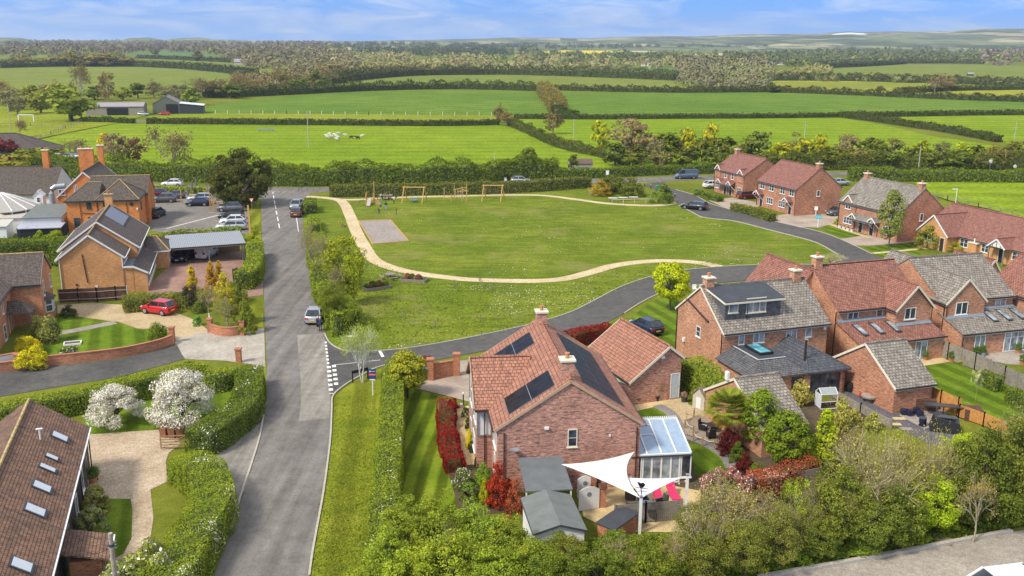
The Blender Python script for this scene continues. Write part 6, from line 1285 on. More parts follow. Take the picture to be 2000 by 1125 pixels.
# ---- distant woods: one mass
def woodmat():
    m, t, b = newmat('distant_foliage'); b.inputs['Roughness'].default_value = 1; b.inputs['Specular IOR Level'].default_value = 0
    a = t.nodes.new('ShaderNodeAttribute'); a.attribute_name = 'tint'; g = t.nodes.new('ShaderNodeNewGeometry')
    t.links.new(mix(t, 1, a.outputs['Color'], ramp(t, g.outputs['Random Per Island'], [(0, .92), (1, 1.08)]), 'MULTIPLY'), b.inputs['Base Color']); return m
M_wood = woodmat()
wr = np.random.default_rng(5)
def inside(x, y, poly):
    c = False
    for i in range(len(poly)):
        x0, y0 = poly[i]; x1, y1 = poly[i - 1]
        if (y0 > y) != (y1 > y) and x < (x1 - x0) * (y - y0) / (y1 - y0) + x0: c = not c
    return c
woods = []   # polygon, colour, tree px height, count
W_ = [([(-60, 95), (60, 88), (200, 87), (330, 88), (500, 87), (660, 88), (640, 106), (520, 112), (420, 108), (300, 100), (240, 106), (0, 108), (-60, 108)], (.175, .145, .085), 13, 620),
 ([(420, 108), (520, 108), (660, 104), (700, 125), (690, 148), (560, 150), (440, 122)], (.20, .175, .085), 15, 230),
 ([(620, 90), (760, 88), (900, 87), (1050, 90), (1400, 92), (1640, 92), (1640, 98), (1250, 96), (1050, 98), (1050, 108), (860, 112), (640, 100)], (.075, .095, .045), 9, 620),
 ([(650, 112), (760, 110), (900, 114), (1040, 118), (1330, 124), (1330, 136), (1090, 138), (1000, 142), (850, 142), (720, 150), (650, 160)], (.29, .26, .11), 14, 300),
 ([(1040, 108), (1340, 110), (1640, 104), (1900, 100), (2050, 104), (2050, 122), (1900, 124), (1780, 122), (1600, 132), (1480, 128), (1340, 126), (1050, 128)], (.12, .14, .05), 12, 620),
 ([(1330, 132), (1490, 128), (1500, 150), (1490, 165), (1520, 178), (1340, 178), (1330, 160)], (.20, .185, .095), 24, 170),
 ([(1910, 110), (2080, 104), (2080, 132), (1920, 130)], (.21, .165, .12), 18, 60),
 ([(1500, 150), (1610, 132), (1625, 145), (1500, 157)], (.28, .27, .08), 11, 60),
 ([(1500, 152), (1700, 153), (1900, 160), (2080, 165), (2080, 171), (1800, 163), (1500, 158)], (.16, .16, .06), 12, 110),
 ([(470, 150), (640, 150), (640, 172), (520, 185), (420, 188)], (.20, .17, .07), 16, 110),
 ([(-60, 96), (240, 100), (240, 128), (-60, 130)], (.17, .16, .06), 12, 90),
 ([(1640, 88), (2080, 84), (2080, 100), (1640, 98)], (.085, .10, .05), 8, 260)]
for wi, (poly, col, hp_, cnt) in enumerate(W_):
    xs = [p[0] for p in poly]; ys = [p[1] for p in poly]; got = 0; Vs, Fs, Ts = [], [], []; off = 0
    tries = 0; items = []
    while got < cnt and tries < 40000:
        tries += 1; x = wr.uniform(min(xs), max(xs)); y = wr.uniform(min(ys), max(ys))
        if not inside(x, y, poly): continue
        items.append((x, y)); got += 1
    for x, y in items:
        if y < 85.5: y = 85.5
        b = G(x, y); k = pxm(b); h_ = hp_ / k * wr.uniform(.7, 1.25); r_ = min(h_ * .62, 9) * wr.uniform(.8, 1.4); h_ = min(h_, 20)
        sz_ = min(max(r_ * .4, .8), max(.9, 2.0 * b.length / 947)); m = int(min(230, max(60, 7 * (r_ / sz_) ** 2))); d = wr.normal(size=(m, 3)); d[:, 2] = np.abs(d[:, 2]); d /= np.linalg.norm(d, axis=1, keepdims=True)
        P = d * [r_, r_, h_ * .62] * wr.uniform(.75, 1.05, (m, 1)) + [b.x, b.y, h_ * .36]
        P[:m // 4, 2] *= .45
        v, f = leafarrays(P, d + wr.normal(size=(m, 3)) * .4, sz_, .85)
        tc_ = np.array(col) * 1.15 * wr.uniform(.8, 1.18) * (1 + wr.uniform(-.06, .06, 3)); tc_ = tc_ if wr.uniform() >.08 else np.array((.24, .27, .07)) * wr.uniform(.7, 1.1)
        Vs.append(v); Fs.append(f + off); off += len(v); Ts.append(np.tile(np.append(tc_, 1), (len(v), 1)))
    me = npmesh('woodland', [(np.concatenate(Vs), np.concatenate(Fs), 0)], [M_wood])
    ca = me.color_attributes.new('tint', 'FLOAT_COLOR', 'POINT'); ca.data.foreach_set('color', np.concatenate(Ts).astype(np.float32).ravel())
    o = bpy.data.objects.new('woodland', me); COL.objects.link(o)
    tag(o, ['brown spring woodland across the left horizon', 'brown and tan wood in front of the left horizon wood', 'dark green forest ridge across the centre horizon', 'yellow tan trees around the distant hamlet', 'mixed hedgerow trees far beyond the right-hand fields', 'dense brown copse at the end of the wide green field', 'reddish brown wood at the far right edge', 'pale yellow scrub beside the dense brown copse', 'line of scrub above the yellow-flowering field', 'brown scrub at the left end of the crest hedge', 'scattered hedgerow trees behind the pale hill field', 'dark far forest below the right-hand hills'][wi], 'woodland', None, 'stuff')
number_labels(REC)

# ============================================================ OBJECTS
# ---- vehicles.  x forward, wheels on z=0
CARS = {  # length, width, height, bonnet z, [windscreen base x, roof front x, roof rear x, rear glass base x] as fractions of the length from the nose, hood, boot z
 'hatch': (4.1, 1.78, 1.47, .92, (.27, .42, .80, .965), 1.0), 'suv': (4.45, 1.86, 1.63, 1.02, (.27, .41, .83, .965), 1.1), 'estate': (4.7, 1.82, 1.45, .90, (.28, .42, .90, .975), .98),
 'saloon': (4.6, 1.83, 1.42, .90, (.29, .44, .76, .90), .98), 'van': (5.0, 1.95, 1.98, 1.12, (.15, .30, .975, .995), 1.2), 'mini': (3.8, 1.70, 1.5, .93, (.27, .41, .88, .97), 1.0)}
def carpaint(name, col, metal=.3):
    m, t, b = newmat(name); b.inputs['Base Color'].default_value = c4(col); b.inputs['Roughness'].default_value = .28; b.inputs['Metallic'].default_value = metal; b.inputs['Coat Weight'].default_value = .6; return m
PAINT = {'black': carpaint('paint_black', (.015, .016, .02)), 'grey': carpaint('paint_grey', (.12, .125, .135)), 'silver': carpaint('paint_silver', (.50, .52, .54), .5), 'white': carpaint('paint_white', (.74, .74, .74), 0),
         'red': carpaint('paint_red', (.50, .012, .02), 0), 'dred': carpaint('paint_dark_red', (.13, .008, .012)), 'navy': carpaint('paint_navy', (.012, .022, .06)), 'sblue': carpaint('paint_steel_blue', (.10, .14, .20)), 'maroon': carpaint('paint_brown', (.13, .06, .05)), 'sage': carpaint('paint_pale_green_grey', (.32, .35, .35), .4)}
def car(kind, paint, px, py, head, label, name='car', cat='car', group=None, at=None, plate=None, scale=1):
    """head: compass heading of the nose in world degrees (0 = +x, 90 = away from the camera)"""
    Lc, Wc, Hc, zb, (w0, w1, w2, w3), zr = CARS[kind]; pm = PAINT[paint]
    b = at or G(px, py); t = thing(name, label, cat, (b[0], b[1], .05), R(head), group); t.scale = (scale * 1.08,) * 3
    X = lambda f: Lc / 2 - f * Lc
    wb = Wc / 2
    # body: rings along the length
    st = [(0, .30, .62, .72), (.025, .24, .72, .86), (.10, .20, zb - .10, .95), (w0, .20, zb, 1.0), (.45, .20, zb + .04, 1.0), (.70, .20, zb + .07, 1.0), (w2 + .04 if w2 < .78 else .93, .22, zr, .98), (.975, .26, zr - .06, .90), (1.0, .34, zr - .22, .80)]
    V_, F_ = [], []
    for f, lo, hi, ww in st:
        x = X(f); w = wb * ww; mid = lo + (hi - lo) * .45
        V_ += [(x, -w * .92, lo), (x, -w, mid), (x, -w * .96, hi - .08), (x, -w * .86, hi), (x, w * .86, hi), (x, w * .96, hi - .08), (x, w, mid), (x, w * .92, lo)]
    for i in range(len(st) - 1):
        for j in range(8):
            k = (j + 1) % 8; a = i * 8; F_.append((a + j, a + k, a + 8 + k, a + 8 + j))
    F_.append(tuple(range(7, -1, -1))); F_.append(tuple(range(len(V_) - 8, len(V_))))
    mb = MB(); mb.v = V_; mb.f = F_; mb.m = [0] * len(F_)
    # pillars and roof
    h1 = Hc - .03; wr_ = wb * .70; wg = wb * .88
    P0, P1, P2, P3 = (X(w0), zb + .0), (X(w1), h1), (X(w2), h1), (X(w3), zr)
    mb.hexa([(P2[0], -wr_, h1 - .04), (P1[0], -wr_, h1 - .04), (P1[0], wr_, h1 - .04), (P2[0], wr_, h1 - .04)], [(P2[0] - .02, -wr_ * .93, h1 + .03), (P1[0] - .1, -wr_ * .93, h1 + .03), (P1[0] - .1, wr_ * .93, h1 + .03), (P2[0] - .02, wr_ * .93, h1 + .03)])
    for s in (-1, 1):
        mb.bar((P0[0], s * wg, P0[1]), (P1[0], s * wr_, h1), .07, .06); mb.bar((P3[0], s * wg * .97, P3[1]), (P2[0], s * wr_, h1), .10 if kind != 'van' else .3, .08)
        xm = X((w1 + w2) / 2 + .02); mb.bar((xm, s * wg, zb + .03), (xm, s * wr_, h1), .08, .05); mb.bar((P1[0], s * wr_, h1 - .02), (P2[0], s * wr_, h1 - .02), .06, .06)
    if kind == 'van': 
        mb.hexa([(X(.985), -wg, zb), (X(.42), -wg, zb), (X(.42), wg, zb), (X(.985), wg, zb)], [(X(.975), -wr_ * 1.08, h1), (X(.42), -wr_ * 1.08, h1), (X(.42), wr_ * 1.08, h1), (X(.975), wr_ * 1.08, h1)])
    body = mb.build('body', pm, t)
    try:
        pass
    finally: body.data.polygons.foreach_set('use_smooth', [i < (len(st) - 1) * 8 for i in range(len(body.data.polygons))])
    e = .01
    def quad(nm, q, m, par=t): return MB().poly(q).poly([tuple(Vector(p) * 1) for p in q][::-1]).build(nm, m, par)
    MB().hexa([(P0[0] - .02, -wg * .96, P0[1]), (P0[0] - .02, wg * .96, P0[1]), (P1[0] - .02, wr_ * .96, h1), (P1[0] - .02, -wr_ * .96, h1)], [(P0[0] + e, -wg * .96, P0[1]), (P0[0] + e, wg * .96, P0[1]), (P1[0] + e, wr_ * .96, h1), (P1[0] + e, -wr_ * .96, h1)]).build('windscreen', M_carg, t)
    if kind != 'van' : MB().hexa([(P3[0] + .02, wg * .9, P3[1]), (P3[0] + .02, -wg * .9, P3[1]), (P2[0] + .02, -wr_ * .92, h1), (P2[0] + .02, wr_ * .92, h1)], [(P3[0] - e, wg * .9, P3[1]), (P3[0] - e, -wg * .9, P3[1]), (P2[0] - e, -wr_ * .92, h1), (P2[0] - e, wr_ * .92, h1)]).build('rear_window', M_carg, t)
    xe = P3[0] if kind != 'van' else X(.42); xe2 = P2[0] if kind != 'van' else X(.40)
    for s in (-1, 1):
        MB().hexa([(xe, s * (wg - .03), P3[1] if kind != 'van' else zb), (P0[0], s * (wg - .03), P0[1]), (P1[0], s * (wr_ - .03), h1 - .02), (xe2, s * (wr_ - .03), h1 - .02)], [(xe, s * (wg - .005), P3[1] if kind != 'van' else zb), (P0[0], s * (wg - .005), P0[1]), (P1[0], s * (wr_ - .005), h1 - .02), (xe2, s * (wr_ - .005), h1 - .02)]).build('side_window', M_carg, t)
        MB().box(X(w0 + .03), X(w0 + .06), s * wb * .98, s * (wb * .98 + .17), zb + .02, zb + .17).build('door_mirror', pm, t)
        MB().box(X(.02), X(.075), s * wb * .48, s * wb * .84, .62, .76).build('headlight', M_clear, t)
        MB().box(X(.985 if kind != 'van' else .99), X(1.001), s * wb * .50, s * wb * .86, zr - .34, zr - .14 if kind != 'van' else zr + .1).build('tail_light', M_red_l, t)
        for f in (.19, .80):
            r = .33 if kind != 'suv' else .36; y = s * (wb - .10)
            w = MB().tube([(X(f), y - .11 * s, r), (X(f), y + .115 * s, r)], r, 16).build('wheel', M_tyre, t)
            MB().tube([(X(f), y + .10 * s, r), (X(f), y + .125 * s, r)], r * .66, 10).build('rim', M_rim, w)
    MB().box(X(1.0) - .012, X(1.0) + .03, -.26, .26, .52, .64).build('number_plate', M_yel, t); MB().box(X(0) - .03, X(0) + .012, -.26, .26, .40, .51).build('number_plate', M_plate, t)
    MB().box(X(0) - .04, X(0) + .006, -wb * .45, wb * .45, .52, .64).build('grille', M_blk, t)
    return t
car('hatch', 'silver', 617, 626, 92, 'silver hatchback parked on the road beside the two standing people')
car('mini', 'red', 311, 612, 158, 'bright red small hatchback on the golden gravel drive')
car('hatch', 'maroon', 581, 422, 93, 'brownish hatchback parked behind another car near the top of the main road')
car('hatch', 'sage', 579, 407, 272, 'pale grey green car parked nose to nose at the top of the main road')
car('suv', 'black', 306, 424, 88, 'black car seen from behind beside the orange pub wall')
car('suv', 'grey', 321, 395, 188, 'dark grey car in the left row of the pub car park, front one')
car('hatch', 'dred', 317, 384, 10, 'dark car with red lights behind the dark grey one in the car park')
car('hatch', 'grey', 340, 388, 195, 'grey car mostly hidden behind the left row of the car park')
car('hatch', 'white', 337, 364, 185, 'white car passing on the far road behind the clipped bright hedge')
car('hatch', 'navy', 387, 402, 188, 'dark blue hatchback in the middle of the pub car park')
car('estate', 'silver', 392, 393, 190, 'silver blue estate car behind the dark blue hatchback')
car('suv', 'grey', 451, 413, 184, 'dark grey sporty crossover car next to the yew')
car('hatch', 'black', 452, 428, 186, 'black hatchback in the right-hand row next to the wooden posts')
car('hatch', 'white', 455, 438, 190, 'white hatchback in the right-hand row of the car park')
car('estate', 'silver', 452, 449, 187, 'silver green estate car half hidden by the hedge behind the carport')
car('suv', 'black', 361, 508, 262, 'shiny black car facing out of the carport')
car('van', 'white', 405, 502, 82, 'small white van parked nose-in under the carport', cat='van', name='van', scale=.86)
car('hatch', 'silver', 1017, 358, 5, 'blue grey car passing behind the low hedge beyond the playground')
car('van', 'sblue', 1339, 349, 186, 'dark blue grey van driving on the far road at the junction', name='van', cat='van')
car('estate', 'black', 1356, 409, 150, 'dark green black estate car parked on the kerb of the ring road')
car('estate', 'dred', 1462, 388, 20, 'dark red estate car parked between the two red-roofed pairs of houses')
car('hatch', 'grey', 1634, 420, 205, 'grey car tucked beside the blank gable of the middle pair')
car('hatch', 'silver', 1640, 362, 20, 'car with blue windows behind the middle pair of houses')
car('saloon', 'white', 1772, 463, 203, 'glossy white coupe with black roof on the paved drive')
car('hatch', 'white', 1392, 367, 20, 'pale car just showing at the left corner of the far end pair')
car('hatch', 'navy', 1262, 648, 118, 'dark navy car parked behind the garage with the white side door')
car('hatch', 'red', 322, 225, 186, 'red car in front of the dark green far barn')
car('suv', 'white', 1990, 1185, 12, 'white vehicle with curved roof cut off by the bottom right corner', scale=1.25)
car('hatch', 'silver', 280, 226, 0, 'grey vehicle parked between the two far farm sheds')
# ---- people
def skinmat(n, c): return plain(n, c, .7, var=.05)
M_skin = skinmat('skin', (.55, .36, .27))
def person(px, py, h, head, top, legs, hair, label, pose='stand', at=None, z=0, shoes=(.03, .03, .03), bare=False, coat=None, extra=None):
    k = h / 1.75; J = {}
    if pose == 'stand':
        sk = [('pelvis', None, (0, 0, .95), .13), ('waist', 'pelvis', (0, 0, 1.1), .12), ('chest', 'waist', (0, 0, 1.32), .145), ('neck', 'chest', (.01, 0, 1.48), .055), ('head', 'neck', (.03, 0, 1.6), .085), ('crown', 'head', (.03, 0, 1.69), .07), ('nose', 'head', (.115, 0, 1.585), .016)]
        arms = [((.0, .19, 1.40), .05), ((.02, .25, 1.12), .04), ((.10, .24, .88), .03), ((.13, .235, .80), .028)]; lg = [((.0, .09, .90), .085), ((.02, .10, .50), .055), ((-.01, .11, .10), .04), ((.14, .12, .045), .035)]
    elif pose == 'sit':
        sk = [('pelvis', None, (0, 0, .50), .14), ('waist', 'pelvis', (0, 0, .66), .13), ('chest', 'waist', (.04, 0, .88), .15), ('neck', 'chest', (.08, 0, 1.04), .055), ('head', 'neck', (.11, 0, 1.16), .085), ('crown', 'head', (.11, 0, 1.25), .07), ('nose', 'head', (.195, 0, 1.145), .016)]
        arms = [((.05, .19, .96), .05), ((.12, .24, .70), .04), ((.34, .16, .68), .03), ((.42, .12, .70), .028)]; lg = [((.08, .10, .48), .085), ((.42, .12, .50), .06), ((.44, .13, .10), .042), ((.56, .13, .045), .036)]
    elif pose == 'walk':
        sk = [('pelvis', None, (0, 0, .94), .13), ('waist', 'pelvis', (0.01, 0, 1.1), .12), ('chest', 'waist', (.03, 0, 1.32), .145), ('neck', 'chest', (.05, 0, 1.48), .055), ('head', 'neck', (.08, 0, 1.6), .085), ('crown', 'head', (.08, 0, 1.69), .07), ('nose', 'head', (.165, 0, 1.585), .016)]
        arms = [((.03, .19, 1.40), .05), ((-.05, .25, 1.13), .04), ((.02, .25, .90), .03), ((.06, .24, .83), .028)]; lg = [((.0, .09, .90), .085), ((.16, .10, .52), .055), ((.10, .11, .12), .04), ((.25, .12, .05), .035)]
    pts = []; edges = []; rad = []; idx = {}
    for n_, p, c, r in sk:
        idx[n_] = len(pts); pts.append(c); rad.append(r)
        if p: edges.append((idx[p], idx[n_]))
    for s in (-1, 1):
        prev = idx['chest']
        for i, (c, r) in enumerate(arms): edges.append((prev, len(pts))); prev = len(pts); pts.append((c[0] * (1 if s > 0 or pose != 'walk' else -1), c[1] * s, c[2])); rad.append(r)
        prev = idx['pelvis']
        for i, (c, r) in enumerate(lg):
            c = (c[0] * (1 if s > 0 or pose != 'walk' else -.6 if i == 1 else (-1.6 if i == 2 else -.7)), c[1] * s, c[2]); edges.append((prev, len(pts))); prev = len(pts); pts.append(c); rad.append(r)
    me = bpy.data.meshes.new('body_skeleton'); me.from_pydata([tuple(x * k for x in p) for p in pts], edges, []); o = bpy.data.objects.new('tmp', me); COL.objects.link(o)
    o.modifiers.new('s', 'SKIN'); o.modifiers.new('u', 'SUBSURF').levels = 1
    for i, v in enumerate(me.skin_vertices[0].data): v.radius = (rad[i] * k, rad[i] * k * (1.15 if i in (1, 2) else 1)); v.use_root = (i == 0)
    dg = bpy.context.evaluated_depsgraph_get(); em = bpy.data.meshes.new_from_object(o.evaluated_get(dg)); bpy.data.objects.remove(o)
    em.name = 'person_body'; em.materials.clear()
    tg = '%.2f%.2f%.2f' % top; lgn = '%.2f%.2f%.2f' % legs
    for m in (plain('cloth' + tg, top, .9), plain('cloth' + lgn, legs, .9), M_skin, plain('shoe%.2f' % shoes[0], shoes, .6)): em.materials.append(m)
    zp = sk[0][2][2] * k; zn = [s for s in sk if s[0] == 'neck'][0][2][2] * k; hand = arms[2][0][2] * k + .04
    for p in em.polygons:
        c = p.center; p.use_smooth = True
        wrist = abs(c.y) > .19 * k and pose != 'sit' and c.z < hand and c.z > .7 * k
        p.material_index = 2 if c.z > zn - .01 or wrist or (bare and .1 * k < c.z < zp * .55) else (0 if c.z > zp + .03 or (abs(c.y) > .17 * k and c.z > hand) else (3 if c.z < .11 * k else 1))
    b = at or G(px, py, z); e = thing('person', label, 'person', (b[0], b[1], z), R(head)); bo = bpy.data.objects.new('body', em); COL.objects.link(bo); bo.parent = e
    hx = [s for s in sk if s[0] == 'head'][0][2]
    MB().lathe([(.0, .12), (.06, .105), (.092, .05), (.095, -.01), (.085, -.07)][::-1], ((hx[0] - .018) * k, 0, (hx[2] + .015) * k), 10).build('hair', plain('hair%.2f' % hair[0], hair, .9), e, smooth=True)
    if coat: MB().lathe([(.20 * k, .55 * k), (.185 * k, .9 * k), (.165 * k, 1.1 * k), (.19 * k, 1.3 * k), (.10 * k, 1.46 * k)], (0, 0, 0), 12).build('coat', plain('coat%.2f' % coat[0], coat, .9), e, smooth=True)
    if extra: extra(e)
    return e
person(621.5, 646, 1.68, 60, (.02, .02, .025), (.42, .30, .26), (.62, .60, .55), 'person in a long black coat with pale hair standing behind the silver hatchback', coat=(.018, .018, .02))
def paper(e): MB().box(.12, .36, -.16, .12, 1.12, 1.14).build('papers', M_wht, e)
person(626, 648, 1.75, 75, (.03, .05, .12), (.05, .045, .045), (.62, .60, .55), 'person in dark clothes and blue sleeves holding white papers by the silver hatchback', extra=paper)
person(743.5, 410, 1.66, 100, (.22, .30, .34), (.03, .03, .035), (.20, .12, .06), 'person in grey blue top and black shorts facing the picnic group', bare=True)
person(754, 411, 1.78, 80, (.02, .02, .025), (.24, .34, .50), (.04, .03, .02), 'person in black top and light blue jeans facing the picnic group')
person(740.5, 419, 1.15, 80, (.03, .03, .06), (.03, .03, .05), (.05, .035, .02), 'small child in dark clothes nearest the picnic adults')
person(774, 420, 1.15, 20, (.03, .03, .05), (.04, .04, .06), (.05, .035, .02), 'small child in dark clothes standing alone on the green', pose='walk')
person(770, 399, 1.66, 200, (.62, .62, .66), (.03, .03, .035), (.06, .04, .03), 'person in white top and black trousers right of the picnic table', pose='walk')
for i, (dx, dy, hd, col, ds) in enumerate([(-1.7, .2, 0, (.03, .03, .035), 'black top at the left end of the picnic bench'), (-.9, .95, -80, (.55, .56, .6), 'pale top on the far side of the picnic bench'), (-.2, .95, -90, (.04, .04, .05), 'dark top on the middle of the far picnic bench'), (.6, .95, -100, (.30, .32, .34), 'grey top at the far right of the picnic bench'), (-.5, -.85, 90, (.03, .03, .03), 'black jacket seated with back to the camera'), (.5, -.85, 90, (.12, .10, .10), 'brown jacket seated with back to the camera'), (1.75, .1, 180, (.05, .04, .05), 'dark jacket at the right end of the picnic bench')]):
    b = G(754, 390); person(0, 0, 1.65, hd, col, (.04, .04, .06), (.08 + i * .01, .05, .03), 'seated person in ' + ds, pose='sit', at=(b.x + dx * 1.25, b.y + dy * 1.1))
# ---- playground
T_ = M_pine
def swing(px, py, L_, label, seat):
    b = G(px, py); t = thing('swing_frame', label, 'swing', b, 0)
    MB().tube([(-.3, 0, 2.95), (L_ + .3, 0, 2.95)], .11, 8).build('crossbeam', T_, t)
    for x in (0, L_):
        for s in (-1, 1): MB().tube([(x + s * .35, s * 1.6, 0), (x, 0, 3.1)], .10, 7).build('leg', T_, t)
    if seat == 'basket':
        st_ = MB().tube([(L_ / 2 + .62 * math.cos(a * .524), .62 * math.sin(a * .524), .5) for a in range(13)], .09, 6).build('basket_seat', plain('blue_rope', (.12, .22, .42), .7), t); MB().lathe([(.55, .44), (.55, .47)], (L_ / 2, 0, 0), 12).build('net', plain('blue_net', (.12, .2, .34), .8), st_)
        for s in (-1, 1): MB().tube([(L_ / 2 + s * .6, 0, .5), (L_ / 2 + s * .9, 0, 2.95)], .025, 4).build('rope', M_steel, t)
    else:
        for x in (L_ * .32, L_ * .68):
            MB().box(x - .22, x + .22, -.12, .12, .5, .55).build('seat', M_blk if x > L_ / 2 else M_red_l, t)
            for s in (-.2, .2): MB().tube([(x + s, 0, .52), (x + s, 0, 2.95)], .012, 4).build('chain', M_steel, t)
    return t
swing(790, 395, 3.9, 'wooden swing frame with a blue basket seat, left of the climbing frame', 'basket')
swing(945, 391, 3.7, 'wooden A-frame swing with two small seats at the right end of the playground', 'two')
b = G(722, 400); t = thing('play_tower', 'wooden play tower with grey slide and tall leaning post', 'play tower', b)
for x, y, hh in ((-.7, 0, 2.3), (.7, 0, 2.3), (-.7, 1.3, 2.4), (.7, 1.3, 4.4)): MB().tube([(x, y, 0), (x + .05, y, hh)], .08, 6).build('post', T_, t)
MB().box(-.7, .7, 0, 1.3, 1.1, 1.2).build('platform', T_, t); MB().hexa([(-.35, -1.9, .1), (.35, -1.9, .1), (.35, 0, 1.2), (-.35, 0, 1.2)], [(-.35, -1.9, .18), (.35, -1.9, .18), (.35, 0, 1.28), (-.35, 0, 1.28)]).build('slide', plain('slide_steel', (.42, .36, .34), .4), t)
MB().box(-.78, -.70, 0, 1.3, 1.3, 2.0).build('side_panel', T_, t); MB().hexa([(.75, .2, 0), (2.2, .2, 0), (2.2, 1.1, 0), (.75, 1.1, 0)], [(.75, .2, 1.2), (.85, .2, 1.2), (.85, 1.1, 1.2), (.75, 1.1, 1.2)]).build('climbing_ramp', T_, t)
MB().tube([(-.7, 0, 1.5), (-2.2, -.6, .2)], .03, 5).build('rope', M_blk, t)
b = G(867, 393); t = thing('climbing_frame', 'wooden climbing trail frame of posts, rails and ropes behind the green', 'climbing frame', b)
for x, y, hh in ((0, 1, 2.6), (1.5, -.6, 1.6), (2.0, 1.2, 3.0), (3.6, 0, 3.0), (4.4, 1.0, 3.3), (4.5, -.3, 2.3)): MB().tube([(x, y, 0), (x, y, hh)], .09, 6).build('post', T_, t)
for a_, b_ in (((-.2, 1, .6), (1.7, -.6, .7)), ((1.8, 1.2, 2.1), (4.6, 1.0, 2.7)), ((2.6, .6, 1.8), (4.8, .3, 2.0)), ((1.5, -.6, 1.2), (3.6, 0, 1.3)), ((3.6, 0, 2.4), (4.5, -.3, 2.1))): MB().tube([a_, b_], .07, 6).build('rail', T_, t)
for x in (2.2, 2.7, 3.2, 3.7): MB().tube([(x, 1, 2.2), (x + .1, .5, .5)], .02, 4).build('rope', M_wht, t)
def table(px, py, label, rot=0, m=None, at=None, s=1):
    m = m or M_timber; b = at or G(px, py); t = thing('picnic_table', label, 'picnic table', b, R(rot)); t.scale = (s,) * 3
    MB().box(-.9, .9, -.38, .38, .70, .75).build('tabletop', m, t)
    for y in (-.72, .72): MB().box(-.9, .9, y - .13, y + .13, .42, .46).build('bench', m, t)
    for x in (-.65, .65):
        for y in (-1, 1): MB().bar((x, y * .75, 0), (x, y * .2, .7), .1, .06).build('leg', m, t)
        MB().bar((x, -.75, .4), (x, .75, .4), .05, .1).build('crossbar', m, t)
    return t
table(755, 390, 'long picnic table with the seated group beside the play tower', s=1.25)
b = G(763, 545); t = thing('picnic_table', 'grey octagonal picnic table with attached benches below the sand path', 'picnic table', b)
MB().lathe([(.75, .70), (.75, .76)], n=8).build('tabletop', M_timber, t); MB().lathe([(.1, 0), (.12, .7)], n=8).build('pedestal', M_timber, t)
for i in range(4):
    a = math.pi / 2 * i + .4; d = Vector((math.cos(a), math.sin(a), 0)); p = Vector((-d.y, d.x, 0)); MB().bar(d * 1.25 + p * .65 + Vector((0, 0, .45)), d * 1.25 - p * .65 + Vector((0, 0, .45)), .3, .06).build('bench', M_timber, t); MB().bar(d * .1 + Vector((0, 0, .3)), d * 1.3 + Vector((0, 0, .3)), .08).build('support', M_timber, t); MB().bar(d * 1.25, d * 1.25 + Vector((0, 0, .42)), .1).build('leg', M_timber, t)
for px, py, rt in ((809, 549, -12), (735, 564, 35)):
    b = G(px, py); t = thing('planter', 'raised timber planter with red flowers nearer the picnic table' if px > 800 else 'raised timber planter with low green plants beside the bank', 'planter', b, R(rt))
    w, d = 3.4, 1.7
    for a_, c_ in (((-w / 2, -d / 2), (w / 2, -d / 2)), ((w / 2, -d / 2), (w / 2, d / 2)), ((w / 2, d / 2), (-w / 2, d / 2)), ((-w / 2, d / 2), (-w / 2, -d / 2))): MB().bar((*a_, .2), (*c_, .2), .1, .4).build('board', M_timber, t)
    MB().box(-w / 2, w / 2, -d / 2, d / 2, 0, .3).build('soil', GR_gard, t)
    for i in range(7):
        cm_, tr, H_, r_ = variant('flower' if i % 3 == 0 and px > 800 else 'shrub', i % 2); c = bpy.data.objects.new('plants', cm_); COL.objects.link(c); c.parent = t; c.location = (-w / 2 + .35 + i * .45, rnd.uniform(-.4, .4), .25); c.scale = [rnd.uniform(.16, .3)] * 3; c.color = (*[(.16, .2, .04), (.3, .12, .12), (.1, .16, .04)][i % 3], 1)
def bench(px, py, label, rot=0, m=None, at=None):
    m = m or M_timber; b = at or G(px, py); t = thing('bench', label, 'bench', b, R(rot))
    MB().box(-.75, .75, -.22, .22, .42, .46).build('seat', m, t); MB().box(-.75, .75, .2, .24, .5, .88).build('backrest', m, t)
    for x in (-.65, .65): MB().box(x - .04, x + .04, -.2, .22, 0, .42).build('leg', m, t)
bench(670, 443, 'dark wooden bench facing the sand path near the court', 105, M_oak); bench(868, 381, 'wooden bench on the far side of the path behind the climbing frame', 0)
t = thing('litter_bin', 'black round litter bin beside the far path at the playground', 'litter bin', G(918, 379)); MB().lathe([(.28, 0), (.32, .95), (.34, 1.0), (.2, 1.12)], n=12).build('bin_body', M_blk, t); MB().box(-.15, .15, -.34, -.3, .75, .9).build('opening', M_char, t)
for i, px in enumerate((1197, 1217, 1237)):
    t = thing('picnic_table', ['pale low table, left one of three behind the long rail', 'pale low table, middle one of three behind the long rail', 'pale low table, right one of three behind the long rail'][i], 'table', G(px, 393 - i)); MB().box(-.9, .9, -.45, .45, .62, .68).build('tabletop', plain('pale_wood', (.58, .54, .46), .8), t)
    for x in (-.7, .7): MB().box(x - .05, x + .05, -.4, .4, 0, .62).build('leg', M_timber, t)
A_, B_ = G(1195, 399), G(1283, 396); t = thing('rail', 'long pale timber knee rail along the path beside the benches', 'rail', A_); d = B_ - A_
MB().bar((0, 0, .85), tuple(d + Vector((0, 0, .85))), .12, .14).build('top_rail', plain('pale_rail', (.45, .40, .30), .8), t)
for i in range(5): p = d * i / 4; MB().bar(p, p + Vector((0, 0, .8)), .12).build('post', plain('pale_rail', (.45, .40, .30), .8), t)
def post(px, py, h_, r, m, name, label, cat, cap=None):
    t = thing(name, label, cat, G(px, py)); MB().tube([(0, 0, 0), (0, 0, h_)], r, 8).build('pole', m, t)
    return t
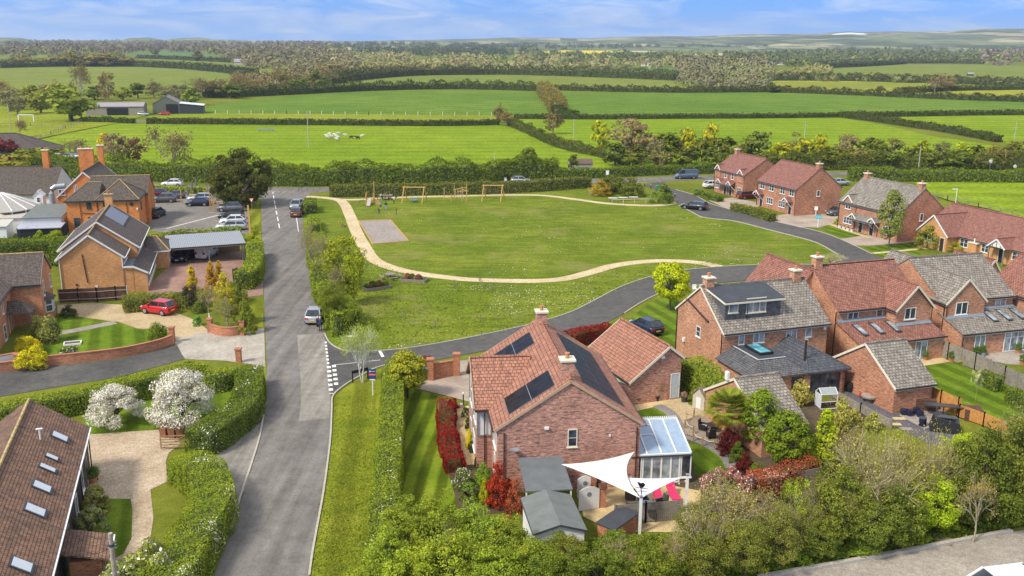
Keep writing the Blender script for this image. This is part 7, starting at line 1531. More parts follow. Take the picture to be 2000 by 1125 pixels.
# stakes and saplings on the green
for i, (px, py) in enumerate([(888, 559), (958, 568), (787, 622), (850, 640), (938, 628), (985, 602), (940, 665)]):
    t = post(px, py, .9, .05, M_timber, 'stake', 'short wooden tree stake on the lower part of the green', 'stake'); REC.append(t); MB().tube([(.15, 0, 0), (.18, 0, .9)], .015, 4).build('sapling_stem', M_twig, t)
number_labels([o for o in REC if o['category'] == 'stake'])
plant('sapling', 937, 585, 540, 14, (.3, .3, .1), 'tall thin leafless sapling just below the sand path')
# ---- poles and signs
def pole(px, py, top, label, r=.13, arm=True):
    b = G(px, py); H_ = 1
    while PX((b.x, b.y, H_))[1] > top: H_ += .1
    t = thing('utility_pole', label, 'pole', b); MB().tube([(0, 0, 0), (0, 0, H_)], r, 8, r * .75).build('pole', plain('pole_wood', (.42, .38, .32), .9, var=.2), t)
    if arm: MB().bar((-.6, 0, H_ - .4), (.6, 0, H_ - .4), .1).build('crossarm', M_timber, t)
    return t
pole(603, 290, 217, 'tall pale pole in the middle of the sheep field'); pole(1120, 285, 233, 'pale pole in the field right of the sheep field', arm=False); pole(24, 280, 205, 'pole at the left edge of the far paddock'); pole(45, 300, 276, 'short pole in front of the brown hipped roof', arm=False)
pole(966, 330, 300, 'short pole standing in the tall roadside hedge', arm=False); pole(1401, 330, 288, 'pale pole behind the far end pair of houses', arm=False); pole(1980, 280, 236, 'pole with crossarm near the right edge fields'); pole(1571, 270, 238, 'thin pole in the fields above the tree belt'); pole(1792, 345, 285, 'thin pole behind the grey roofed pair', arm=False)
b = G(243, 1290); t = thing('telegraph_pole', 'round wooden telegraph pole with metal brackets, cut off by the bottom edge', 'pole', b)
H_ = 1
while PX((b.x, b.y, H_))[1] > 1042: H_ += .05
MB().tube([(0, 0, 0), (0, 0, H_)], .14, 12, .11).build('pole', plain('pole_old', (.34, .29, .23), .9, var=.3, scale=7), t)
for i, z_ in enumerate((.45, .62, .8)): MB().bar((-.22, 0, H_ - z_), (.24, 0, H_ - z_), .05, .05).build('bracket', M_steel, t)
MB().lathe([(.15, 0), (.16, .12)], (0, 0, H_ - .7), 10).build('cable_collar', M_char, t)
wires = [((-31.0, 50, 5.4), H_ - .5), ((-24.5, 48.4, 2.7), H_ - .7), ((-31.5, 62, 4.2), H_ - .45)]
for i, (e, z_) in enumerate(wires):
    a = Vector((b.x, b.y, z_)); e = Vector(e); P = [a.lerp(e, k / 10) - Vector((0, 0, .35 * math.sin(math.pi * k / 10))) for k in range(11)]; o = MB().tube([p - a for p in P], .013, 4).build('overhead_wire', M_blk, None, a); tag(o, ['thin black wire from the telegraph pole to the barn ridge', 'thin black wire from the telegraph pole to the barn porch', 'thin black wire from the telegraph pole to the far barn eave'][i], 'wire')
# give way sign
t = thing('give_way_sign', 'red and white triangular give way sign on a grey post by the car park', 'road sign', G(493, 419)); MB().tube([(0, 0, 0), (0, 0, 2.6)], .045, 6).build('post', M_steel, t)
def tri(s, y): return [(-s * .55, y, 2.75 + s * .0), (0, y, 2.75 - s * .95), (s * .55, y, 2.75)]
MB().ext([(-.5, -.06, 3.0), (0, -.06, 2.12), (.5, -.06, 3.0)], (0, .02, 0)).build('red_panel', M_red_l, t); MB().ext([(-.33, -.075, 2.9), (0, -.075, 2.32), (.33, -.075, 2.9)], (0, .01, 0)).build('white_panel', M_wht, t)
def text(txt, size, m, parent, loc, rot=(math.pi / 2, 0, 0), name='lettering'):
    c = bpy.data.curves.new(name, 'FONT'); c.body = txt; c.size = size; c.align_x = 'CENTER'; c.align_y = 'CENTER'; c.extrude = .003; c.materials.append(m)
    o = bpy.data.objects.new('tmp_text', c); COL.objects.link(o); me = bpy.data.meshes.new_from_object(o.evaluated_get(bpy.context.evaluated_depsgraph_get())); bpy.data.objects.remove(o)
    q = bpy.data.objects.new(name, me); COL.objects.link(q); q.parent = parent; q.location = loc; q.rotation_euler = rot; return q
text('GIVE WAY', .11, M_blk, t, (0, -.085, 2.78))
# for sale board
t = thing('for_sale_board', 'dark blue and red for sale board on a white post beside the clipped hedge', 'sale board', G(728.5, 773)); MB().box(-.04, .04, -.04, .04, 0, 2.6).build('post', M_wht, t)
MB().box(-.33, .33, -.07, -.04, 1.62, 2.55).build('board', plain('board_blue', (.02, .06, .16), .5), t); MB().box(-.33, .33, -.085, -.07, 1.93, 2.13).build('red_band', plain('board_red', (.60, .02, .06), .5), t)
text('FOR SALE', .12, M_wht, t, (0, -.09, 2.03)); MB().box(-.24, .24, -.08, -.05, 1.5, 1.6).build('strip', M_wht, t); MB().box(-.25, -.13, -.085, -.07, 2.28, 2.4).build('emblem', M_wht, t); text('ESTATE AGENTS', .05, M_wht, t, (.06, -.085, 2.38)) if False else MB().box(-.08, .25, -.085, -.07, 2.33, 2.36).build('strip', M_wht, t)
t = thing('sale_board', 'turquoise estate agent board on a white post on the small lawn', 'sale board', G(1597, 444), R(-25)); MB().box(-.05, .05, -.04, .04, 0, 2.0).build('post', M_wht, t); MB().box(-.5, .5, -.07, -.04, 1.5, 2.1).build('board', plain('turquoise', (.02, .42, .55), .5), t); text('SOLD', .3, M_wht, t, (0, -.08, 1.8))
t = thing('sale_board', 'white blank board on a post at the foot of the middle pair gable', 'sale board', G(1593, 421), R(-25)); MB().box(-.05, .05, -.04, .04, 0, 1.6).build('post', M_wht, t); MB().box(-.3, .3, -.07, -.04, 1.0, 1.7).build('board', M_wht, t)
# street name / black rail sign at the junction
t = thing('street_name_sign', 'black backed street name board seen from behind at the junction', 'street sign', G(689, 748), R(38)); MB().bar((0, 0, 0), (0, 0, 1.2), .1).bar((1.5, 0, 0), (1.5, 0, 1.2), .1).build('posts', M_blk, t) if False else None
for x in (0, 1.6): MB().bar((x, 0, 0), (x, 0, 1.15), .1).build('post', M_blk, t)
MB().box(-.05, 1.65, -.03, .03, .9, 1.2).build('board', M_blk, t)
t = thing('street_name_sign', 'low white street name sign in front of the roadside hedge opposite the junction', 'street sign', G(544, 363)); MB().box(-1, 1, -.03, .03, .4, .75).build('board', M_wht, t)
for x in (-.8, .8): MB().bar((x, .05, 0), (x, .05, .7), .08).build('post', M_blk, t)
t = thing('marker_post', 'white reflective post in front of the roadside hedge', 'post', G(609, 361)); MB().box(-.12, .12, -.05, .05, 0, 1.6).build('post_body', M_wht, t); MB().box(-.1, .1, -.06, -.05, 1.3, 1.5).build('reflector', M_clear, t)
b = G(583, 377); t = thing('railing', 'curved grey pedestrian railing at the corner of the main road', 'railing', b)
P = [G(*q) - b for q in ((583, 377), (590, 374), (600, 373), (612, 373))]; MB().tube([p + Vector((0, 0, 1)) for p in P], .04, 5).build('top_rail', M_char, t)
for p in P: MB().tube([p, p + Vector((0, 0, 1))], .035, 5).build('post', M_char, t)
def rsign(px, py, top, label, panel='disc'):
    b = G(px, py); H_ = 1
    while PX((b.x, b.y, H_))[1] > top: H_ += .05
    t = thing('road_sign', label, 'road sign', b); MB().tube([(0, 0, 0), (0, 0, H_ - .2)], .05, 6).build('post', M_steel, t)
    if panel == 'disc': MB().tube([(0, -.08, H_ - .35), (0, -.05, H_ - .35)], .42, 16).build('panel', M_wht, t); MB().bar((-.28, -.095, H_ - .6), (.28, -.095, H_ - .12), .1, .02).build('black_bar', M_blk, t)
    elif panel == 'solar': MB().hexa([(-.6, -.4, H_ - .3), (.6, -.4, H_ - .3), (.6, .3, H_), (-.6, .3, H_)], [(-.6, -.4, H_ - .26), (.6, -.4, H_ - .26), (.6, .3, H_ + .04), (-.6, .3, H_ + .04)]).build('solar_panel', M_solar, t); MB().box(-.3, .3, -.1, .1, H_ - 1.3, H_ - .4).build('display_box', M_wht, t)
    else: MB().box(-.35, .35, -.08, -.05, H_ - 1.0, H_).build('panel', M_wht, t)
    return t
rsign(987, 353, 342, 'solar powered speed sign above the low hedge', 'solar'); rsign(1186, 349, 333, 'white notice board sign beside the far road', 'board')
rsign(1932, 337, 312, 'white round end of limit sign with dark bar, left one'); rsign(1980, 340, 322, 'white round sign with dark bar near the right edge')
# street lamps
def lamp(px, py, top, label, m=M_steel):
    b = G(px, py); H_ = 1
    while PX((b.x, b.y, H_))[1] > top: H_ += .05
    t = thing('street_lamp', label, 'lamp post', b); MB().tube([(0, 0, 0), (0, 0, H_)], .06, 6).build('pole', m, t); MB().box(-.9, .1, -.1, .1, H_ - .05, H_ + .1).build('lamp_head', M_wht, t)
lamp(1866, 398, 370, 'white lamp post behind the bungalow ridge', M_wht); lamp(698, 700, 658, 'lamp post with pale flat head behind the white stemmed birch')
# bollards at road junction
for i, (px, py) in enumerate(((1259, 364), (1271, 368), (1288, 381), (1303, 372), (1318, 386))):
    t = thing('bollard', 'black and white bollard where the ring road meets the far road', 'bollard', G(px, py)); MB().tube([(0, 0, 0), (0, 0, 1.0)], .1, 8).build('shaft', M_blk, t); MB().tube([(0, 0, .72), (0, 0, .86)], .105, 8).build('white_band', M_wht, t); REC.append(t)
number_labels([o for o in REC if o['category'] == 'bollard'])
# bins
def wbin(px, py, m, label, rot=0, at=None, lid=None):
    t = thing('wheelie_bin', label, 'wheelie bin', at or G(px, py), R(rot)); MB().hexa([(-.24, -.27, .05), (.24, -.27, .05), (.24, .24, .05), (-.24, .24, .05)], [(-.29, -.34, 1.0), (.29, -.34, 1.0), (.29, .34, 1.0), (-.29, .34, 1.0)]).build('bin_body', m, t)
    MB().hexa([(-.31, -.38, 1.0), (.31, -.38, 1.0), (.31, .38, 1.0), (-.31, .38, 1.0)], [(-.27, -.34, 1.08), (.27, -.34, 1.08), (.27, .34, 1.1), (-.27, .34, 1.1)]).build('lid', lid or m, t)
    for s in (-.26, .26): MB().tube([(s - .04, .3, .12), (s + .04, .3, .12)], .11, 8).build('wheel', M_blk, t)
brb = plain('brown_bin', (.26, .115, .06), .5)
wbin(322, 853, brb, 'brown wheelie bin, left of the row of three by the gate', -10); wbin(338, 854, brb, 'brown wheelie bin, middle of the row of three by the gate', -5); wbin(353, 854, brb, 'brown wheelie bin, right of the row of three by the gate', 5)
wbin(833, 741, M_blk, 'black wheelie bin with blue lid against the orange brick pier', 0, lid=plain('blue_lid', (.05, .15, .5), .5)); wbin(822, 740, plain('green_bin', (.03, .12, .05), .5), 'green wheelie bin beside the black and blue one')
wbin(1361, 378, plain('green_bin2', (.05, .20, .06), .5), 'green wheelie bin at the left end of the low clipped hedge'); wbin(1491, 424, M_blk, 'black wheelie bin in front of the brown-topped hedge'); wbin(1283, 372, plain('green_bin3', (.06, .22, .10), .5), 'green bin in the round bush at the road angle') ; wbin(435, 545, M_char, 'dark bin beside the hedge at the brick paved drive') if False else None
t = thing('gate', 'dark blue gate leaf at the foot of the rounded hedge by the paved drive', 'gate', G(456, 548), R(80)); MB().box(0, 1.4, -.04, .04, .1, 1.5).build('panel', M_char, t); MB().box(-.1, 0, -.05, .05, 0, 1.6).build('post', M_char, t)
# ---- walls, gates and fences
def wall(pts, h, m, label, w=.24, cope=True, name='garden_wall', coping=None):
    P = smooth_line([G(*p) for p in pts], 5) if len(pts) > 2 else [G(*p) for p in pts]; o0 = P[0]; t = thing(name, label, 'wall', o0)
    mb = MB(); cb_ = MB(); k = len(P); R_ = []
    for i, p in enumerate(P):
        d = (P[min(i + 1, k - 1)] - P[max(i - 1, 0)]).normalized(); s = Vector((-d.y, d.x, 0)); R_.append((p - o0, s))
    def sweep(mb, hw, z0, z1):
        q = [[p - s * hw + Vector((0, 0, z0)), p + s * hw + Vector((0, 0, z0)), p + s * hw + Vector((0, 0, z1)), p - s * hw + Vector((0, 0, z1))] for p, s in R_]
        for a, b in zip(q, q[1:]):
            for i in range(4): j = (i + 1) % 4; mb.poly([a[i], b[i], b[j], a[j]])
        mb.poly(q[0][::-1]); mb.poly(q[-1])
    sweep(mb, w / 2, 0, h); mb.build('brickwork', m, t)
    if cope: sweep(cb_, w / 2 + .04, h, h + .09); cb_.build('coping', coping or plain('brick_coping', (.40, .17, .09), .85, var=.25, scale=8), t)
    return t
def pier(px, py, h, label, w=.5, m=None):
    t = thing('brick_pier', label, 'pier', G(px, py)); MB().box(-w / 2, w / 2, -w / 2, w / 2, 0, h).build('shaft', m or B_wall, t); MB().box(-w / 2 - .06, w / 2 + .06, -w / 2 - .06, w / 2 + .06, h, h + .14).build('cap', plain('brick_coping', (.40, .17, .09), .85, var=.25, scale=8), t); return t
wall([(-30, 732), (30, 724), (99, 714), (174, 706), (249, 696), (310, 682), (337, 672)], .95, B_wall, 'long low curved red brick garden wall beside the dark lane')
wall([(0, 722), (33, 716)], 1.35, M_wht, 'short white topped wall section at the left edge'); pier(36, 722, 1.5, 'brick pier at the left end of the curved garden wall', .45); pier(337, 669, 1.6, 'brick pier at the right end of the curved garden wall', .5)
wall([(412, 650), (430, 656), (450, 657), (472, 654)], .95, B_wall, 'short curved brick wall section between two piers at the gravel drive'); pier(411, 649, 1.45, 'brick pier holding the white gate', .5); pier(474, 655, 1.6, 'brick pier nearest the main road beside the hedge', .5)
pier(467, 708, 1.35, 'lone low brick pier on the verge across the pale paving', .5); 
wall([(841, 741), (868, 737), (895, 732)], 1.5, B_wall, 'orange brick gate wall behind the beige paved driveway'); pier(841, 742, 2.0, 'brick pier at the bin end of the gate wall', .6); pier(892, 733, 2.1, 'brick pier at the house end of the gate wall', .6)
def fivebar(px, py, rot, L_, m, label, h=1.1):
    t = thing('field_gate', label, 'gate', G(px, py), R(rot))
    for z_ in (.15, .38, .6, .82, h): MB().box(0, L_, -.025, .025, z_, z_ + .07).build('bar', m, t)
    for x in (0, L_ - .07): MB().box(x, x + .08, -.03, .03, .1, h + .1).build('stile', m, t)
    MB().bar((.05, -.03, .15), (L_ - .1, -.03, h), .06, .03).build('brace', m, t); return t
fivebar(410, 647, 108, 3.0, M_wht, 'white painted five bar gate standing open at the gravel drive'); fivebar(314, 879, 8, 2.0, M_oak, 'weathered brown field gate in front of the three brown bins')
fivebar(918, 728, 95, 1.0, M_blk, 'black metal gate at the end of the beige driveway', 1.3); fivebar(264, 241, 0, 7, M_steel, 'silver field gate gap in the hedge below the farm sheds'); fivebar(1148, 233, 0, 6, M_timber, 'pale field gate in the straight middle hedge')
def fence(pts, h, pm, label, gap=1.85, boards=None, z0=.05, posts=None, plinth=True, name='fence', rail=False):
    P = [G(*p) for p in pts]; o0 = P[0]; t = thing(name, label, 'fence', o0); posts = posts or M_conc
    for a, b in zip(P, P[1:]):
        d = b - a; n = max(1, round(d.length / gap)); ang = math.atan2(d.y, d.x)
        for i in range(n):
            p = a + d * i / n - o0; q = a + d * (i + 1) / n - o0; u = (q - p).normalized()
            MB().bar(p + u * .05 + Vector((0, 0, z0 + h / 2)), q - u * .05 + Vector((0, 0, z0 + h / 2)), .04, h - .12).build('panel', pm, t)
            if rail:
                s = Vector((-u.y, u.x, 0)) * -.04
                for zz in (.25, .75): MB().bar(p + s + Vector((0, 0, h * zz)), q + s + Vector((0, 0, h * zz)), .04, .07).build('rail', posts, t)
            MB().bar(p, p + Vector((0, 0, h + .1)), .11).build('post', posts, t)
        MB().bar(b - o0, b - o0 + Vector((0, 0, h + .1)), .11).build('post', posts, t)
    return t
M_pnlb = planks('panel_dark', (.115, .055, .035), (.085, .04, .027), .12, 1.8, gap=(.03, .02, .015)); M_pnlg = planks('panel_grey', (.27, .235, .19), (.215, .185, .15), .14, 2.0, gap=(.08, .07, .06), rot=True); M_pnlo = planks('panel_orange', (.50, .235, .06), (.42, .19, .05), .12, 1.8, gap=(.2, .09, .03), rot=True)
fence([(116, 593), (154, 591), (190, 590), (227, 587), (250, 586)], 1.75, M_pnlb, 'dark brown panel fence with pale concrete posts below the buff gable', rail=True)
fence([(1815, 689), (1850, 703), (1903, 723), (1960, 751), (2010, 773), (2060, 796)], 1.75, M_pnlg, 'weathered grey panel fence between the two right-hand gardens', posts=M_timber)
fence([(1805, 785), (1835, 799), (1869, 814), (1872, 816)], 1.7, M_pnlo, 'bright orange close-board fence behind the garden bar', posts=M_pnlo)
fence([(1872, 816), (1920, 833), (1968, 853), (2010, 872)], 1.2, M_pnlo, 'orange fence run descending towards the right corner trees', posts=M_pnlo)
fence([(1200, 1027), (1260, 1022), (1330, 1016)], 1.5, M_pnlg, 'weathered fence at the near edge of the patio', posts=M_timber); fence([(1480, 975), (1540, 962), (1600, 950)], 1.5, M_pnlg, 'weathered fence behind the pink and red hedge', posts=M_timber)
fence([(1620, 775), (1680, 808), (1740, 840)], .9, M_pnlg, 'low grey fence along the slate chipping garden', posts=M_timber)
fence([(36, 470), (75, 466), (131, 460)], 1.9, plain('navy_fence', (.045, .065, .10), .7, var=.2), 'dark blue painted fence below the pub outbuildings', posts=M_char)
def railfence(pts, label, gap, m, h=1.2, w=.1, rails=(.5, 1.0)):
    P = [G(*p) for p in pts]; o0 = P[0]; t = thing('post_and_rail_fence', label, 'fence', o0)
    for a, b in zip(P, P[1:]):
        d = b - a; n = max(1, round(d.length / gap))
        for i in range(n + 1): p = a + d * i / n - o0; MB().bar(p, p + Vector((0, 0, h)), w).build('post', m, t)
        for r_ in rails: MB().bar(a - o0 + Vector((0, 0, h * r_)), b - o0 + Vector((0, 0, h * r_)), w * .5, w * .6).build('rail', m, t)
railfence([(398, 222), (560, 223), (720, 225), (960, 226)], 'line of pale posts across the foot of the darker green field', 5.2, plain('pale_post', (.62, .60, .50), .9), 1.5, .22, ())
railfence([(60, 276), (100, 265), (128, 252), (160, 240)], 'grey wire and post fence beside the paddock', 4, M_timber, 1.3, .14); railfence([(0, 249), (60, 247), (125, 251)], 'dark paddock rail near the goal', 5, M_timber, 1.2, .12); railfence([(1810, 385), (1850, 393), (1910, 408), (2000, 432)], 'pale post and rail fence behind the bungalow', 3, M_timber, 1.2, .12)
for i, (px, py) in enumerate(((381, 408), (386, 414), (419, 415), (355, 397), (406, 390))): 
    t = thing('timber_post', 'tall bare timber post around the beer garden', 'post', G(px + (30 if i < 2 else 0), py)); MB().tube([(0, 0, 0), (0, 0, 2.6 if i else 3.2)], .09, 6).build('shaft', M_pine, t); MB().lathe([(.11, 0), (.1, .08)], (0, 0, 2.6 if i else 3.2), 6).build('cap', M_pine, t); REC.append(t)
number_labels([o for o in REC if o['category'] == 'post'])
A_ = G(487, 410); t = thing('sleeper_wall', 'line of upright golden timbers between the car park and the verge', 'timber wall', A_)
for i in range(9): p = G(485 + i * .5, 412 + i * 6) - A_; MB().bar(p, p + Vector((0, 0, 1.1)), .22, .3).build('upright', M_pine, t)
for i, (px, py) in enumerate(((375, 393), (380, 387), (410, 391), (413, 398), (433, 401), (447, 398))): REC.append(table(px, py, 'pale picnic table in the beer garden', m=plain('pale_table', (.48, .36, .24), .8), rot=10))
number_labels([o for o in REC if o['category'] == 'picnic table'])
for i, (px, py) in enumerate(((368, 392), (376, 380), (405, 385), (384, 372))):
    t = thing('parasol', 'closed grey parasol in the beer garden', 'parasol', G(px, py)); MB().tube([(0, 0, 0), (0, 0, 2.9)], .04, 6).build('pole', M_steel, t); MB().lathe([(.06, 1.0), (.24, 1.2), (.16, 2.2), (.04, 2.9)], n=8).build('canopy', plain('parasol_cloth', (.14, .14, .17), .9), t); REC.append(t)
number_labels([o for o in REC if o['category'] == 'parasol'])
t = thing('parasol', 'large open cream parasol at the left edge below the round conservatory', 'parasol', G(5, 452)); MB().tube([(0, 0, 0), (0, 0, 2.6)], .05, 6).build('pole', M_timber, t); MB().lathe([(2.3, 2.0), (.05, 2.9)], n=8).build('canopy', plain('cream_cloth', (.52, .42, .28), .9), t)
dash([(283, 390), (298, 390)], .12, 99, 0); dash([(300, 445), (335, 443)], .12, 99, 0); dash([(325, 447), (425, 421)], .3, 99, 0); dash([(405, 415), (425, 416)], .1, 99, 0)
# ---- sheep and far animals
def sheep(px, py, head, col, label, s=1.0, dark=False):
    t = thing('sheep', label, 'sheep', G(px, py), R(head)); t.scale = (s,) * 3
    pts = [(0, 0, .62), (.32, 0, .66), (-.32, 0, .64), (-.52, 0, .60), (.50, 0, .78), (.68, 0, .80), (.84, 0, .70)]; ed = [(0, 1), (0, 2), (2, 3), (1, 4), (4, 5), (5, 6)]; rad = [.27, .25, .26, .15, .13, .11, .06]
    for s_ in (-1, 1):
        for x in (.28, -.32): i = len(pts); pts += [(x, s_ * .13, .42), (x + (.02 if x > 0 else -.04), s_ * .14, .22), (x, s_ * .14, .02)]; rad += [.08, .045, .035]; ed += [(1 if x > 0 else 2, i), (i, i + 1), (i + 1, i + 2)]
        i = len(pts); pts.append((.64, s_ * .13, .86)); rad.append(.03); ed.append((5, i))
    me = bpy.data.meshes.new('x'); me.from_pydata(pts, ed, []); o = bpy.data.objects.new('tmp', me); COL.objects.link(o); o.modifiers.new('s', 'SKIN'); o.modifiers.new('u', 'SUBSURF').levels = 1
    for i, v in enumerate(me.skin_vertices[0].data): v.radius = (rad[i], rad[i]); v.use_root = i == 0
    em = bpy.data.meshes.new_from_object(o.evaluated_get(bpy.context.evaluated_depsgraph_get())); bpy.data.objects.remove(o); em.materials.clear()
    em.materials.append(plain('fleece%.2f' % col[0], col, 1, var=.15, scale=8)); em.materials.append(plain('sheep_face%.2f' % (.05 if dark else .5), (.05, .045, .04) if dark else (.5, .46, .40), .9))
    for p in em.polygons: p.material_index = 1 if p.center.x > .62 or p.center.z < .3 else 0; p.use_smooth = True
    q = bpy.data.objects.new('body', em); COL.objects.link(q); q.parent = t; REC.append(t)
for px, py, hd in ((638, 268, 170), (643, 265, 20), (648, 270, 190), (653, 266, 0), (657, 269, 160), (662, 264, 200), (660, 272, 30), (640, 271, 180), (675, 267, 190), (707, 269, 0), (658, 275, 170), (645, 268, 90)): sheep(px, py, hd, (.66, .62, .52), 'cream sheep grazing in the big bright pasture', 1.15)
for px, py, hd in ((686, 272, 10), (699, 273, 200)): sheep(px, py, hd, (.05, .045, .04), 'black sheep grazing right of the cream flock', 1.3, True)
number_labels([o for o in REC if o['category'] == 'sheep'])
t = thing('feed_trough', 'long grey feed trough in the sheep field', 'trough', G(503, 257)); MB().box(0, 5.5, 0, .8, .5, .9).build('trough_body', M_steel, t)
for x in (.4, 5.0): MB().box(x, x + .15, .1, .7, 0, .5).build('leg', M_steel, t)
t = thing('goal', 'white football goal in the far left paddock', 'goal', G(37, 238)); 
for x in (0, 5.6): MB().bar((x, 0, 0), (x, 0, 2.6), .3).build('post', M_wht, t)
MB().bar((-.1, 0, 2.6), (5.7, 0, 2.6), .3).build('crossbar', M_wht, t); MB().bar((0, 1.2, .1), (5.6, 1.2, .1), .2).build('ground_bar', M_wht, t)
# ---- patio and sheds of the main house
def shed(ox, oy, rot, w, d, ze, zr, rm, wm, label, legs=False):
    t = thing('shed', label, 'shed', (ox, oy, 0), R(rot))
    if not legs: MB().ext([(0, 0, 0), (w, 0, 0), (w, 0, ze - .05), (w / 2, 0, zr - .07), (0, 0, ze - .05)], (0, d, 0)).build('wall', wm, t)
    rf = MB().ext([(-.15, -.15, ze - .05), (w / 2, -.15, zr), (w + .15, -.15, ze - .05), (w + .15, -.15, ze), (w / 2, -.15, zr + .05), (-.15, -.15, ze)], (0, d + .3, 0)).build('roof', rm, t)
    MB().bar((-.17, -.17, ze - .06), (w / 2, -.17, zr - .01), .05, .12).bar((w / 2, -.17, zr - .01), (w + .17, -.17, ze - .06), .05, .12).bar((-.17, -.17, ze - .03), (-.17, d + .17, ze - .03), .05, .08).build('roof_trim', M_char, rf)
    return t
shed(1.5, 51.6, 9, 3.05, 4.4, 2.15, 2.6, M_feltg, M_ren, 'large shed with grey green felt gable roof and pale wall at the patio corner').rotation_euler.z = R(9)
t = thing('lean_to', 'flat grey felt lean-to shelter against the gable of the main house', 'lean-to', (1.0, 56.4, 0), R(7)); MB().hexa([(0, 0, 2.38), (3.1, 0, 2.38), (3.1, 4.1, 2.78), (0, 4.1, 2.78)], [(0, 0, 2.46), (3.1, 0, 2.46), (3.1, 4.1, 2.86), (0, 4.1, 2.86)]).build('roof', M_felt, t)
for x in (.05, 3.0): MB().bar((x, .1, 0), (x, .1, 2.4), .09).build('post', M_wht, t)
MB().bar((0, 4.1, 2.86), (3.1, 4.1, 2.86), .08, .1).build('flashing', M_lead, t)
def sail(name, pts, label, sags, n=16):
    P = [Vector(p) for p in pts]; cen = sum(P, Vector()) / 3; ring = []
    for k in range(3):
        a, b = P[k], P[(k + 1) % 3]; c = (a + b) / 2; c = c + (cen - c) * sags[k] * 2
        for i in range(n): t = i / n; ring.append(a * (1 - t) ** 2 + c * 2 * t * (1 - t) + b * t * t)
    m = len(ring); vs = []; K = 8; cen2 = cen - Vector((0, 0, .12))
    for j in range(K):
        f = j / K
        for p in ring: q = p.lerp(cen2, f); vs.append(tuple(q - cen))
    vs.append(tuple(cen2 - cen)); fs = []
    for j in range(K - 1):
        for i in range(m): k = (i + 1) % m; fs.append((j * m + i, j * m + k, (j + 1) * m + k, (j + 1) * m + i))
    for i in range(m): fs.append(((K - 1) * m + i, (K - 1) * m + (i + 1) % m, len(vs) - 1))
    mb = MB(); mb.v = vs; mb.f = fs; mb.m = [0] * len(fs); o = mb.build(name, M_sail, None, cen, True); o.modifiers.new('t', 'SOLIDIFY').thickness = .01; tag(o, label, 'shade sail'); return o
M_sail = plain('sail_cloth', (.70, .70, .70), .8, var=.02)
pA, pB, pC, pD = G(1096, 907, 3.2), G(1240, 882, 3.9), G(1252, 974, 2.5), G(1334, 932, 2.6)
sail('shade_sail', [pA, pB, pC], 'larger white triangular shade sail stretched from the gable wall over the patio', (.18, .42, .10)); sail('shade_sail', [G(1219, 932, 2.9), pD, pC], 'smaller white triangular shade sail on the right above the patio table', (.20, .12, .10))
def wpost(p, label, h):
    t = thing('sail_post', label, 'post', (p.x, p.y, 0)); MB().box(-.09, .09, -.09, .09, 0, h).build('shaft', M_wht, t); MB().box(-.11, .11, -.11, .11, h, h + .08).build('cap', M_steel, t); return t
wpost(pC, 'white square post carrying the weather vane at the meeting of the sails', 2.6); wpost(pD + Vector((.3, 0, 0)), 'white square post holding the right corner of the smaller sail', 2.75)
t = thing('weather_vane', 'black weather vane with bird silhouette on the white sail post', 'weather vane', (pC.x, pC.y, 2.68)); MB().tube([(0, 0, 0), (0, 0, .9)], .02, 5).build('rod', M_blk, t); MB().bar((-.35, 0, .35), (.35, 0, .35), .03).build('direction_arm', M_blk, t); MB().bar((0, -.35, .35), (0, .35, .35), .03).build('direction_arm', M_blk, t); MB().bar((-.4, 0, .62), (.45, 0, .5), .03).build('arrow', M_blk, t)
MB().ext([(-.1, 0, .6), (.1, 0, .58), (.25, 0, .8), (.1, 0, .95), (-.02, 0, .9), (-.3, 0, 1.02), (-.2, 0, .78)], (0, .02, 0)).build('bird', M_blk, t)
M_wick = planks('wicker', (.13, .11, .10), (.09, .08, .075), .05, .1, gap=(.03, .03, .03))
def wchair(px, py, rot, label, m=M_wick, cushion=M_blk):
    t = thing('garden_chair', label, 'chair', G(px, py), R(rot)); MB().box(-.28, .28, -.28, .28, .25, .42).build('seat', m, t); MB().box(-.26, .26, -.26, .24, .42, .50).build('cushion', cushion, t); MB().hexa([(-.28, .24, .4), (.28, .24, .4), (.28, .34, .4), (-.28, .34, .4)], [(-.26, .32, 1.0), (.26, .32, 1.0), (.26, .40, 1.0), (-.26, .40, 1.0)]).build('backrest', m, t)
    for s in (-1, 1):
        MB().box(s * .28 - .05, s * .28 + .05, -.28, .3, .25, .66).build('armrest', m, t)
        for y in (-.25, .25): MB().box(s * .26 - .03, s * .26 + .03, y - .03, y + .03, 0, .25).build('leg', m, t)
    return t
wchair(1234, 1005, 100, 'dark wicker armchair left of the round glass table'); wchair(1272, 1017, 175, 'wicker armchair with its back to the near fence'); wchair(1292, 993, 300, 'black backed wicker chair right of the round glass table'); wchair(1256, 988, 10, 'wicker chair beyond the round glass table behind the white post')
t = thing('round_table', 'round pale blue glass patio table under the sails', 'table', G(1262, 1008)); MB().lathe([(.85, .72), (.85, .75)], n=20).build('tabletop', glassmat('table_glass', (.16, .24, .33)), t); MB().lathe([(.45, 0), (.4, .72)], n=10).build('base', M_wick, t); 
